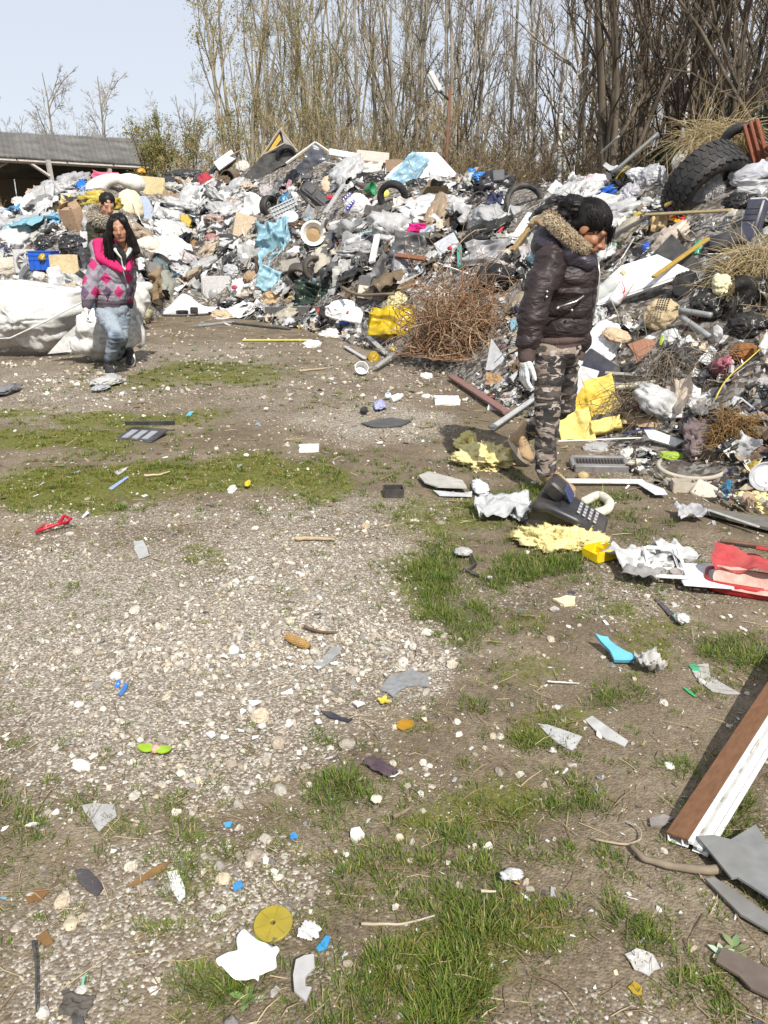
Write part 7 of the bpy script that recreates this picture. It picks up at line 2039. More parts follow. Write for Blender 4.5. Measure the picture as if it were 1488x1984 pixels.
sheet('white_paper',488,1898,92,62,(.84,.84,.84),'bright white folded paper piece in the grass below the disc','clean',flat=True,amp=.10,freq=2.4,lift=.03,roll=-24,ragged=.34,n=18,fold=.1)
poly('grey_paper',[(572,1906),(588,1898),(606,1896),(610,1918),(594,1934),(596,1950),(608,1952),(600,1974),(576,1958),(570,1932)],.006,(.48,.47,.46),'crescent-shaped grey paper right of the white one','paper',flat=True,lift=.03,wave=.12)
bag('plaster_crumbs',600,1822,46,34,(.60,.60,.60),'crumbly white plaster lump right of the yellow disc','stone',.3,amp=.9,freq=3.5,flat=True,lvl=3,smooth=False)
def leafy(name,px,py,n,size,c,label,seed=0,up=.8):
 p=hit(px,py);o=empty(name,p);rg=np.random.default_rng(seed)
 for j in range(n):
  a=j/n*6.28+rg.uniform(-.3,.3);e=rg.uniform(.3,up);L=size*rg.uniform(.7,1.1)
  u=np.linspace(0,1,7);w=.22*L*np.sin(u*3.0+.12);r_=L*u;z=L*e*u-.5*L*u*u*e
  V=np.concatenate([np.stack([r_,w*s_,z+(.05*L if s_ else 0)*np.sin(u*3)],-1)for s_ in(-1,0,1)])@rotm('Z',a).T
  i=np.arange(6);F=np.concatenate([np.stack([i,i+1,i+8,i+7],-1),np.stack([i+7,i+8,i+15,i+14],-1)])
  link('leaf',make_mesh('leaf',V,[F],mat('clean',tuple(k_*rg.uniform(.85,1.15)for k_ in c)),True),o)
 g=G();g.tube([(0,0,-.01),(0,0,size*.18)],size*.03,6);g.build('stem',mat('clean',c),o,True)
 return tag(o,label,'plant')
leafy('seedling',512,1836,3,.04,(.12,.18,.07),'small broad-leaved seedling in front of the yellow disc',1,1.4)
leafy('seedling',478,1936,4,.04,(.14,.21,.07),'small green seedling under the white folded paper',2)
leafy('weed_plant',1422,1840,6,.034,(.16,.22,.09),'grey-green leafy weed between the two right-hand plates',3)
leafy('weed_plant',1396,1866,5,.028,(.34,.36,.26),'pale dusty weed beside the rust-stained plate',4)
def plastic_flower(name,px,py,label,petals,centre,size):
 p=hit(px,py);o=empty(name,p+np.array([0,0,.014]))
 for(a,c)in petals:
  n=16;t=np.linspace(0,6.2832,n,endpoint=False);pr=np.stack([.55*size+np.cos(t)*.5*size,np.sin(t)*.36*size],-1)
  g=G();g.prism(pr,.004);V=g.V[0];V[:,2]+=.25*size*(V[:,0]/size-.3)**2;g.V[0]=V@rotm('Z',R(a)).T;g.build('petal',mat('plastic',c,dirt=.05),o)
 g=G();V,F=crumple_blob(2,3,.6,.5,2);g.add(V*.5*size,[F]);g.build('centre',mat('plastic',centre),o,True)
 tag(o,label,'ornament')
plastic_flower('leaf_ornament',302,1462,'bright green two-leaved plastic ornament with pink centre',[(175,(.30,.46,.02)),(-12,(.28,.44,.02))],(.60,.34,.26),.048)
plastic_flower('yellow_flower',744,1367,'small yellow plastic flower beside the large slate',[(160,(.62,.52,.04)),(80,(.66,.56,.06)),(-20,(.60,.50,.05)),(240,(.55,.46,.06))],(.55,.45,.05),.02)
def face_mask():
 p=hit(736,1497);o=empty('dark_pouch',p+np.array([0,0,.012]));o.rotation_euler=(0,0,R(-38))
 V,F=crumple_sheet(14,12,.14,2.4,.1,.3);link('fabric',make_mesh('fabric',V*np.array([.10,.045,.07]),[F],mat('cloth',(.07,.045,.06)),True),o)
 g=G();g.tube([(.045,-.02,.004),(.06,-.012,.008),(.062,.008,.008),(.048,.02,.004)],.0018,6);g.build('white_loop',mat('cloth',(.7,.7,.7)),o,True)
 tag(o,'small dark purple cloth pouch with a white loop in the grass','pouch')
face_mask()
def bow():
 p=hit(116,1032);o=empty('red_ribbon',p+np.array([0,0,.02]));o.rotation_euler=(0,0,R(20));m=mat('film',(.55,.02,.04),dirt=.05)
 for(pts,r_)in(([(-.11,-.03,0),(-.05,-.01,.01),(0,0,.02),(.05,.01,.02)],.008),([(0,0,.02),(.03,.03,.05),(.06,.0,.04),(.02,-.01,.02)],.010),([(-.02,0,.01),(-.06,.02,.02),(-.10,.0,.0)],.006)):
  g=G();g.tube(np.array(pts),r_,6);g.build('loop',m,o,True)
 tag(o,'red ribbon scrap on the moss at the left','ribbon')
bow()
def black_lid():
 p=hit(275,848);o=empty('plastic_insert',p+np.array([0,0,.015]));o.rotation_euler=(R(8),0,R(-14));m=mat('plastic',(.025,.026,.03))
 g=G();g.box((0,0,0),(.30,.26,.02),bev=.006);g.build('plate',m,o,'auto')
 g=G();g.box((-.02,.17,.03),(.38,.02,.03),T=rotm('Z',R(10)));g.build('loose_edge',m,o)
 for x_ in(-.08,0,.08):
  g=G();g.box((x_,-.02,.013),(.05,.15,.008));g.build('insert',mat('plastic',(.30,.31,.34)),o)
 tag(o,'flat black plastic insert lying on the moss left of centre','plastic insert')
black_lid()
def black_tray():
 p=hit(762,962);o=empty('black_tray',p);o.rotation_euler=(0,0,R(4));m=mat('plastic',(.02,.02,.022));w,d,h,t=.11,.09,.05,.005
 for nm,c,dd in(('floor_panel',(0,0,t),(w,d,t)),('end_wall',(w/2,0,h/2),(t,d,h)),('end_wall',(-w/2,0,h/2),(t,d,h)),('side_wall',(0,-d/2,h/2),(w-t,t,h)),('side_wall',(0,d/2,h/2),(w-t,t,h))):
  g=G();g.box(c,dd);g.build(nm,m,o)
 tag(o,'small black plastic tray standing alone in the yard','tray')
black_tray()
vessel('white_bottle',768,780,[(.1,-12),(6,-12),(7,-9),(7,6),(4,10),(4,14),(.1,14)],(.78,.78,.78),'small white bottle lying in the middle of the yard',(0,75,30),flat=True,lift=.04)
vessel('white_ball',752,776,[(.1,-6),(5,-4.5),(7,0),(5,4.5),(.1,6)],(.72,.74,.80),'white and blue ball beside the small white bottle',(20,0,0),flat=True,lift=.04,parts=[('blue_cap',[(3,5.4),(3,7.5),(.1,8)],(.2,.4,.7),'plastic')])
bag('lilac_cup',736,792,26,16,(.38,.40,.66),'lilac crushed cup left of the white bottle','plastic',.5,amp=.5,flat=True)
bag('black_scrap',706,800,16,12,BLK,'black scrap left of the lilac crushed cup',amp=.6,flat=True)
slab('white_foam_strip',866,780,48,12,8,(.76,.76,.75),'white foam strip on the ground before the vines','foam',flat=True,jag=.12,lift=.0)
slab('foam_scrap',600,873,40,10,8,(.74,.74,.73),'white foam scrap on grass in mid-yard','foam',flat=True,jag=.2,lift=0,roll=8)
bag('white_bag',208,745,68,18,(.72,.71,.68),'flattened white carrier bag in front of the dragging woman','film',.25,amp=.5,flat=True,lvl=4)
bag('grey_rag',196,757,36,10,(.36,.37,.39),'grey rag next to the flattened white carrier bag','cloth',.25,amp=.6,flat=True)
bag('grey_rag',10,762,44,18,(.20,.20,.21),'dark grey rag at the left edge of the yard','cloth',.35,amp=.6,flat=True)
bag('yellow_scrap',480,945,12,11,(.70,.52,.01),'tiny bright yellow scrap on the moss edge','plastic',.8,amp=.5,flat=True)
bag('grey_lump',897,1078,38,16,(.40,.40,.38),'grey flattened packet in the lush grass','card',.35,amp=.4,flat=True)
sheet('grey_rag',150,1960,60,30,(.10,.09,.08),'dark soil-covered rag at the bottom left','cloth',flat=True,amp=.2,lift=.004)
bag('white_rag',1320,1212,28,18,(.66,.65,.63),'crumpled white tissue right of the green leaf-shaped shard','paper',.6,amp=.8,flat=True)
bag('paper_scrap',990,1716,50,22,(.60,.60,.60),'torn white paper scrap in the foreground grass','paper',.3,amp=.7,flat=True)
vessel('cigarette_butt',1001,1722,[(.1,-5),(1.8,-5),(1.8,5),(.1,5)],(.66,.42,.12),'orange cigarette butt beside the torn white paper',(0,90,-30),'paper',flat=True,lift=.016,seg=12)
bag('foam_scrap',730,1568,24,14,(.70,.64,.46),'small cream foam scrap in the grass','foam',.5,amp=.5,flat=True)
sheet('grey_paper',1090,1000,30,10,(.6,.6,.6),'scrap of grey paper hidden beside the telephone','paper',flat=True,amp=.1,lift=.01)
def cable():
 P=np.array([hit(*q_)for q_ in[(912,1082),(920,1100),(906,1112),(918,1120),(936,1126),(944,1128)]])+np.array([0,0,.012]);O=P[0].copy()
 u=np.linspace(0,5,160);Q=np.stack([np.interp(u,range(6),P[:,i])for i in range(3)],-1);ph=u*40
 Q[:110]+=np.stack([np.cos(ph),0*ph,np.sin(ph)],-1)[:110]*.008
 g=G();g.tube(Q-O,.0028,6);o=g.build('coiled_cord',mat('plastic',BLK),None,True,loc=O)
 g=G();g.box(Q[-1]-O+np.array([.01,0,.002]),(.022,.014,.010),bev=.002);g.build('plug',mat('plastic',(.6,.6,.58)),o)
 tag(o,'coiled black telephone cord in the grass','cord')
cable()
# ================================================================== THE REST OF THE HEAP: single loose pieces, then the uncountable mass
LM=[(222,362,'rolled duvet'),(251,402,'cream cushion'),(290,371,'beige board'),(160,366,'blue carrier bag'),(149,436,'brown box'),(143,480,'shiny bin bag'),(89,510,'blue crate'),(129,520,'pale carton'),(50,512,'wheel cover'),(55,412,'draped white cloth'),(279,412,'blue-grey foam board'),(318,411,'navy sheet'),(286,482,'cream sack'),(309,520,'headlamp shell'),(360,436,'ochre foam'),(358,342,'dark film heap'),(520,325,'tented panel'),(612,312,'film-draped frame'),(438,315,'leaning foam slab'),(448,349,'rusty drum'),(443,386,'small foam tray'),(492,408,'white tarpaulin'),(472,444,'mattress piece'),(556,414,'gridded tray'),(536,480,'long blue film'),(524,546,'torn blue film'),(612,464,'white washbasin'),(626,394,'car dashboard'),(640,365,'peach soft bundle'),(694,408,'blue-banded bag'),(718,376,'green cone'),(762,388,'treaded tyre'),(812,342,'wrapped foam block'),(722,312,'pinkish slab'),(934,345,'bright blue bag'),(1018,390,'motorcycle tyre'),(870,391,'lemon-yellow container'),(930,395,'wheel hub'),(737,426,'dark grey garment'),(816,422,'vivid blue clump'),(810,449,'magenta cloth'),(962,552,'glossy black bag'),(868,480,'pale grey plate'),(735,490,'white strip'),(605,530,'worn tyres'),(618,574,'green tarpaulin'),(420,562,'grey door lining'),(450,528,'silver-grey bag'),(668,604,'white foam lump'),(718,562,'dark casing'),(766,638,'yellow foil'),(880,630,'dry vines'),(1372,344,'tractor tyre'),(1468,292,'red tile'),(1456,342,'translucent canister'),(1320,318,'peaked white bag'),(1262,350,'clear bag'),(1156,360,'printed white bag'),(1378,374,'plush toy'),(1458,440,'navy box'),(1306,424,'rainbow cloth'),(1352,485,'green bag'),(1310,515,'black triangular plate'),(1240,570,'cabinet door'),(1284,616,'printed tan sack'),(1166,676,'big foam lump'),(1249,697,'tile shard'),(1166,722,'dark suitcase'),(1302,662,'green-cornered packet'),(1446,690,'brown leather'),(1358,650,'bent grey pipes'),(1402,570,'torn yellow foam'),(1120,830,'yellow insulation slabs'),(1288,862,'foam boat'),(1336,915,'rubber hoops'),(1462,540,'dry grass'),(1420,860,'matted roots')]
CN=['white','pale grey','light grey','mid-grey','black','black','dark grey','tan','brown','cream','dark brown','blue','light blue','ochre','red','dusty pink','green','navy','earthy']
_used=set()
for o_ in COL.objects:
 if o_.get('label'):_used.add(o_['label'])
def singles(n,kinds,name,noun,smin,smax,kindmat,group,seed,variants):
 rg=np.random.default_rng(seed)
 ms=[make_mesh(name,v[0],[v[1]],mat(kindmat,(.6,.6,.6)),sm)for(v,sm)in variants]
 s=rg.uniform(-.47,.47,n*9);t=rg.uniform(.02,1.05,n*9)**.9
 db,dc=np.interp(s,_s,_db),np.interp(s,_s,_dc)
 y=db+t*(dc-db);x=s*y
 ok=clear_of_items(x,y,.72)&(rg.random(len(x))<(y/20))
 x,y,s,t=x[ok],y[ok],s[ok],t[ok]
 px,py=topix(np.stack([x,y,surf(x,y)],-1));nr=surf_n(x,y)
 made=0
 for j in range(len(x)):
  if made>=n:break
  if not(5<px[j]<1483):continue
  w_=PW_DIRT if(s[j]>.3 and t[j]<.55 and rg.random()<.7)else(PW_TOP if t[j]>.3 else PW_LOW)
  w_=w_*np.array([1.5,1.2,1,.8,1.3,1.3,1,1,.8,1,.5,.5,.8,.6,.2,.5,.2,.8,.4])
  ci=int(rg.choice(len(PAL),p=w_/w_.sum()))
  d=sorted(((px[j]-a)**2+((py[j]-b_)*1.2)**2,a,b_,nm)for a,b_,nm in LM)[:4]
  lab=None
  for q_ in range(3):
   (_,a,b_,nm)=d[q_]
   dx,dy=px[j]-a,py[j]-b_
   if abs(dx)>abs(dy):rel='right of' if dx>0 else 'left of'
   else:rel='below' if dy>0 else 'above'
   for l_ in('%s %s %s the %s'%(CN[ci],noun,rel,nm),'%s %s between %s and %s'%(CN[ci],noun,nm,d[q_+1][3])):
    if l_ not in _used:lab=l_;break
   if lab:break
  if lab is None:continue
  _used.add(lab)
  sz=smin*(smax/smin)**rg.random()*np.clip(y[j]/10,.6,1.35)
  nrm=norm(nr[j]+rg.normal(0,.35,3))
  Rm=frame_from_n(nrm[None],np.array([rg.random()*6.28]))[0]@np.diag(sz*np.array([rg.uniform(.9,1.5),rg.uniform(.7,1.1),rg.uniform(.7,1.1)]))
  c=np.clip(PAL[ci]*rg.uniform(.85,1.05),.014,.84);c=tuple(round(float(k_)*20)/20 if k_>.1 else round(float(k_),2)for k_ in c)
  o_=link(name,ms[int(rg.integers(len(ms)))],None,None,mat4(Rm,np.array([x[j],y[j],float(surf(x[j:j+1],y[j:j+1])[0])])+nr[j]*(.03+sz*.12)))
  o_.material_slots[0].link='OBJECT';o_.material_slots[0].material=mat(kindmat,c)
  tag(o_,lab,noun.split()[-1],group)
  made+=1
  CLEAR.append((px[j],py[j],sz*900/y[j],sz*700/y[j]))
BAGV=[(crumple_blob(3,k+70,.55,.75,2.3),True)for k in range(8)]
SHV=[(crumple_sheet(16,k+90,.17,2.8),True)for k in range(8)]
BOV=[(shard(k+50,5,.05),False)for k in range(6)]
singles(120,None,'plastic_bag','crumpled bag',.20,.40,'film','loose bags of the heap',301,BAGV)
singles(110,None,'plastic_film','crumpled film',.24,.50,'film','loose films of the heap',302,SHV)
singles(70,None,'waste_board','broken board',.24,.50,'card','broken boards of the heap',303,BOV)
litter('crumpled_film','countless crumpled plastic bags and films packed over the heap',['bag','sheet','sheet','flap'],2600,101,.10,.27,m_film)
litter('mixed_scraps','countless mixed scraps of plastic, card and cloth over the heap',['lump','sheet','shard','flap','shard','box','bottle'],8800,102,.06,.18,m_lit,lift=.07)
CLEAR=[(a_,b_,c_*.72,d_*.72)for a_,b_,c_,d_ in CLEAR if c_>25]
litter('small_scraps','small broken bits filling the gaps of the heap',['shard','flap','shard','shard'],11500,103,.03,.09,m_lit,lift=.06,tilt=.8)
litter('loose_sticks','loose strips, laths and twigs sticking out of the heap',['stick'],1300,104,.07,.22,m_lit,lift=.08,tilt=.8)
def yard_crumbs():
 rg=np.random.default_rng(55);n=5200
 y=1.05*(15/1.05)**rg.random(n);x=(rg.random(n)*2-1)*(y*.54+.2)
 t,_=heap_t(x,y)
 keep=(heap_h(x,y)<.03)&(rg.random(n)<.25+.75*np.clip((t+.9),0,1));x,y=x[keep],y[keep];n=len(x)
 sz=rg.uniform(.004,.014,n)*np.clip(y/2.4,1,3.2)
 Vs,Fs,Cs,o=[],[],[],0
 pal=np.array([[.70,.70,.69],[.35,.35,.35],[.10,.10,.11],[.40,.30,.18],[.20,.13,.08],[.50,.42,.28],[.16,.33,.45]]);ci=rg.choice(7,n,p=[.25,.15,.12,.17,.15,.14,.02])
 vi=rg.integers(0,16,n)
 for k,(V,F)in enumerate(VAR['shard']+VAR['flap']):
  q=vi==k
  if not q.any():continue
  S=sz[q][:,None]*np.stack([rg.uniform(1,2.6,q.sum()),rg.uniform(.6,1.2,q.sum()),rg.uniform(.5,1,q.sum())],-1)
  W,FF=instances(V,F,frame_from_n(norm(rg.normal(0,.22,(q.sum(),3))+np.array([0,0,1])),rg.random(q.sum())*6.28),S,np.stack([x[q],y[q],ground_h(x[q],y[q])+sz[q]*.25],-1))
  Vs.append(W);Fs.append(FF+o);Cs.append(np.repeat(pal[ci[q]]*rg.uniform(.7,1.1,q.sum())[:,None],len(V),0));o+=len(W)
 tag(link('litter_crumbs',make_mesh('litter_crumbs',np.concatenate(Vs),[np.concatenate(Fs)],m_lit,False,np.concatenate(Cs))),'small crumbs of plastic, bark and card strewn over the yard','litter',kind='stuff')
 n=1500;y=1.05*(9/1.05)**rg.random(n);x=(rg.random(n)*2-1)*(y*.54+.2);a=rg.random(n)*6.28;L=rg.uniform(.02,.10,n)*np.clip(y/3,1,2)
 z=ground_h(x,y)+.006;d=np.stack([np.cos(a),np.sin(a),rg.normal(0,.12,n)],-1)*L[:,None];p=np.stack([x,y,z],-1)
 V,F=tubes_np(np.stack([p,p+d*.5+rg.normal(0,.004,(n,3)),p+d],1),(rg.uniform(.0007,.0016,n)*np.clip(y/2.5,1,2.5))[:,None]*np.array([[1,1,.6]]),3)
 c=np.array([[.46,.37,.22],[.30,.22,.13],[.20,.14,.09]])[rg.integers(0,3,n)]
 tag(link('dry_straws',make_mesh('dry_straws',V,F,mat_col('dry_straw',.85,.2,5,.15,0),True,np.repeat(c,9,0))),'dry straws and twig bits lying over the yard','straw',kind='stuff')
yard_crumbs()
def woman_walking():
 Y0=4.55
 def q(px,py,dy=0.0):return at(px,py,Y0+dy)
 root_p=np.array([q(1065,960)[0],4.45,0.0])
 o=empty('person',root_p)
 O=root_p
 H=head_frame((.78,-.42,-.62),(.25,-.1,1))
 hc=q(1143,446,-.06)
 prims=head_prims(hc,H,1.03)
 neck=q(1108,494,-.01)
 body=prims+[('c',hc+H@np.array([0,-.04,-.09]),neck,.055,.060),('c',neck,q(1098,560),.06,.095),('c',q(1098,560),q(1082,670),.095,.085),('c',q(1066,510,-.10),q(1036,600,-.17),.045,.038),('c',q(1036,600,-.17),q(1021,690,-.2),.036,.028),('c',q(1118,510,.12),q(1112,600,.2),.045,.038),('c',q(1112,600,.2),q(1118,690,.16),.036,.028),('c',q(1066,690,-.05),q(1061,790,-.13),.060,.045),('c',q(1061,790,-.13),q(1057,915,-.17),.045,.034),('c',q(1093,690,.06),q(1093,785,.15),.060,.045),('c',q(1093,785,.15),q(1028,838,.5),.045,.034)]
 skin=(.33,.155,.085)
 organic('body',body,.0066,2,m_skin,o,None,face_colour(hc,H,1.03,skin),O)
 def e(px,py,dy,r,Rm=None):return('e',q(px,py,dy),r,Rm)
 tilt_=rotm('Y',R(-6))
 jk=[e(1103,530,0,(.150,.14,.16),tilt_),e(1101,580,0,(.142,.14,.17),tilt_),e(1092,632,0,(.138,.135,.10),tilt_),('c',q(1070,505,-.08),q(1124,505,.10),.085,.08),e(1105,500,.02,(.12,.12,.09)),('c',q(1066,512,-.10),q(1045,560,-.165),.084,.078),('c',q(1045,560,-.165),q(1033,610,-.19),.078,.070),('c',q(1033,610,-.19),q(1023,655,-.20),.070,.060),('c',q(1120,512,.12),q(1118,600,.19),.085,.075),('c',q(1118,600,.19),q(1120,660,.17),.075,.06)]
 m_j=satin('brown_satin',(.030,.0195,.0205),.5)
 f1=folds(.020,5.0,12,3,.5);f2=folds(.005,14,22,9,.5)
 j=organic('jacket',jk,.0075,2,m_j,o,lambda P:f1(P)+f2(P),None,O)
 m_rib=mat('cloth',(.10,.068,.062),dirt=.1)
 rib=lambda P:.0022*np.sin(np.arctan2(P[:,1]-Y0,P[:,0]-q(1085,660)[0])*70)
 organic('waistband',[e(1085,656,0,(.138,.132,.05),tilt_),e(1082,668,0,(.128,.125,.035),tilt_)],.006,2,m_rib,j,rib,None,O)
 organic('cuff',[('c',q(1022,664,-.20),q(1020,692,-.20),.052,.044)],.004,1,m_rib,j,folds(.003,30,8,4),None,O)
 organic('cuff',[('c',q(1120,664,.17),q(1119,690,.16),.05,.042)],.004,1,m_rib,j,None,None,O)
 m_zip=mat('metal',(.62,.60,.56),metal=.8,dirt=.1)
 g=G()
 zp=np.stack([q(1153,500,-.06),q(1157,530,-.075),q(1153,570,-.085),q(1143,620,-.08)])
 zp[:,1]-=.055;g.tube(zp-O,.0045,6);g.build('zip',m_zip,j,True)
 g=G()
 pk=np.stack([q(1082,594,-.163),q(1098,589,-.172),q(1114,584,-.172),q(1130,573,-.155)]);pk[:,1]-=.012
 g.tube(pk-O,.005,6);g.tube(np.stack([pk[0],pk[0]+(-.012,-.004,-.012)])-O,.008,6);g.build('pocket_zip',m_zip,j,True)
 g=G()
 for(px,py)in((1060,565),(1059,575)):
  c=q(px,py,-.262);g.add(*[v if i else v for i,v in enumerate(((ICO[1][0]*.007+c-O),[ICO[1][1]]))])
 c=q(1108,601,-.187);g.add(ICO[1][0]*.008+c-O,[ICO[1][1]]);g.build('press_stud',m_zip,j,True)
 hood=organic('hood',[('c',q(1062,462,.03),q(1105,492,-.10),.075,.062),('c',q(1062,462,.03),q(1098,470,.13),.075,.07),('e',q(1068,478,.03),(.105,.15,.085),None),('c',q(1105,492,-.10),q(1140,512,-.12),.055,.035)],.007,2,satin('navy_brown_satin',(.036,.030,.040),.4),j,folds(.012,8,12,6),None,O)
 rg=np.random.default_rng(3)
 path=np.stack([q(1136,483,-.135),q(1118,474,-.155),q(1098,455,-.15),q(1078,436,-.10),q(1066,422,-.02),q(1072,420,.08),q(1092,432,.14)])
 tt=rg.random(4600)*(len(path)-1.001);i=tt.astype(int);fr=(tt-i)[:,None]
 base=path[i]*(1-fr)+path[i+1]*fr
 tang=norm(path[i+1]-path[i]);rnd=norm(rg.normal(size=(len(tt),3)));rad=norm(rnd-(rnd*tang).sum(1,keepdims=True)*tang)
 wv=np.interp(tt,[0,1,3,6],[.008,.015,.022,.02])
 roots=base+rad*wv[:,None]*rg.random((len(tt),1))**.5
 m_fur=mat_col('fake_fur',.85,.2,20,.2,0,1,trans=.15)
 n=len(tt);m=3;d=norm(rad+tang*.35+rg.normal(0,.35,(n,3)))
 P=np.stack([roots,roots+d*.016,roots+norm(d+rg.normal(0,.45,(n,3))+np.array([0,0,-.25]))*.034],1)
 V,F=tubes_np(P,np.ones((n,1))*np.array([[.0024,.0022,.0009]]),3)
 fc=np.array([[.70,.57,.40],[.78,.68,.52],[.54,.41,.26],[.40,.29,.18]])[rg.choice(4,n,p=[.4,.3,.2,.1])]
 link('fur_trim',make_mesh('fur_trim',V-O,F,m_fur,True,np.repeat(fc,9,0)),hood)
 def hw(p):return hc+H@(np.asarray(p)*1.03)
 hp=[('e',hw((0,-.030,.050)),np.array((.089,.104,.090))*1.03,H),('c',hw((-.07,-.02,.03)),hw((-.06,-.06,-.04)),.03,.035),('c',hw((.066,-.035,.03)),hw((.06,-.07,-.03)),.026,.03),('e',hw((0,-.085,-.03)),(.06,.05,.07),H)]
 def hairf(P):
  return.006*(1-2*np.abs(vnoise(((P-hc)@H)*np.array([70,14,26]),5)))+.004*vnoise(P*30,6)
 organic('hair',hp,.006,2,m_hair,o,hairf,None,O)
 hb=o.children[-1]
 bp=[('e',q(1112,402,-.02),(.085,.08,.062),rotm('Y',R(18))),('e',q(1092,418,-.02),(.055,.06,.05),None),('e',q(1132,402,-.02),(.05,.06,.05),None),('e',q(1084,436,0),(.04,.05,.06),None),('c',q(1100,430,-.05),q(1106,470,-.06),.03,.018)]
 organic('bun',bp,.006,2,m_hair,hb,lambda P:.008*(1-2*np.abs(vnoise(P*np.array([16,16,50]),8)))+.006*vnoise(P*24,2),None,O)
 organic('hair_band',[('c',q(1134,398,-.05),q(1140,407,-.08),.014,.014),('c',q(1140,407,-.08),q(1128,414,-.10),.012,.008)],.004,1,mat('cloth',(.5,.46,.42)),hb,None,None,O)
 cap_strands('combed_strands',hc,H,1.03,(0,-.030,.050),(.089,.104,.090),(0,1,.35),(0,-.8,.75),420,.0022,hb,m_hair,O,5)
 k=70
 r1=np.array([hw((rg.uniform(-.06,.02),.082+rg.uniform(-.01,.014),.075+rg.uniform(-.02,.01)))for _ in range(k)])
 strands('fringe',r1,np.tile(H@np.array([-.1,.35,-.9]),(k,1)),rg.uniform(.05,.11,k),.0018,hb,m_hair,O,1,.5,.02)
 k=190
 cc=np.array([q(1105,405,-.02)+norm(rg.normal(size=3))*np.array([.10,.085,.066])for _ in range(k)])
 strands('loose_strands',cc,norm(cc-q(1108,408))+rg.normal(0,.5,(k,3))+np.array([-.3,0,-.2]),rg.uniform(.03,.09,k),.0016,hb,m_hair,O,2,.8,.05)
 tr=[e(1082,676,0,(.122,.122,.11),None),('c',q(1065,690,-.05),q(1061,790,-.13),.084,.068),('c',q(1061,790,-.13),q(1058,850,-.15),.068,.060),('c',q(1058,850,-.15),q(1057,908,-.175),.058,.052),('c',q(1094,690,.06),q(1093,785,.15),.082,.064),('c',q(1093,785,.15),q(1027,836,.47),.062,.050)]
 f3=folds(.012,8,20,21,.5)
 t=organic('trousers',tr,.0075,2,camo(),o,f3,None,O)
 m_b=mat('cloth',(.42,.29,.17),dirt=.35);m_s=mat('rubber',(.50,.42,.32),dirt=.4);m_l=mat('cloth',(.30,.20,.12))
 gz=lambda px,py,y:at(px,py,y)
 f_heel=np.array([q(1052,950)[0]-.0,4.47,.012]);f_toe=f_heel+np.array([.115,-.185,0.0])
 shoe('boot',f_heel,f_toe,q(1059,918,-.16),.050,np.array([0,0,1.]),o,O,m_b,m_s,1,True,m_l)
 b_toe=np.array([at(1024,884,4.95)[0],4.93,.022]);b_heel=b_toe+np.array([-.115,.12,.135])
 shoe('boot',b_heel,b_toe,at(1016,838,5.03),.048,norm(np.array([.45,-.35,.8])),o,O,m_b,m_s,2,True,m_l)
 sk=mat('cloth',(.02,.025,.05))
 organic('sock',[('c',at(1027,836,5.02),at(1013,846,5.05),.050,.046)],.006,1,sk,o,None,None,O)
 glove('glove',q(1020,696,-.2),q(1012,752,-.235)-q(1020,696,-.2),(.85,.35,.1),.185,o,O,.42,-1,M_GLOVE,3)
 glove('glove',q(1119,694,.16),(0.02,-.02,-1),(-.9,0,0),.18,o,O,.5,1,M_GLOVE,4)
 tag(o,'woman in brown bomber jacket with fur hood and camouflage trousers, looking down','person')
 return o
woman_walking()
def argyle(P,cx,cz):
 x=(P[:,0]-cx)+.35*(P[:,1]);z=P[:,2]-cz
 u=x/.118+z/.135;v=x/.118-z/.135
 iu,iv=np.floor(u),np.floor(v)
 fu,fv=u-iu,v-iv
 base=np.array([.27,.245,.28]);pink=np.array([.44,.035,.14]);plum=np.array([.12,.075,.13]);line=np.array([.17,.15,.18])
 col=np.tile(base,(len(P),1))*(1+.15*vnoise(P*60,4)[:,None])
 ln=(np.abs(fu-.5)<.05)|(np.abs(fv-.5)<.05)|(np.abs(fu-.3)<.03)|(np.abs(fv-.7)<.03)
 col[ln]=line
 ee=(np.mod(iu,2)==0)&(np.mod(iv,2)==0)
 oo=(np.mod(iu,2)==1)&(np.mod(iv,2)==1)&(np.mod(iu+iv*3,4)==2)
 inner=(fu>.03)&(fu<.97)&(fv>.03)&(fv<.97)
 col[ee&inner]=pink;col[oo&inner]=plum
 return col
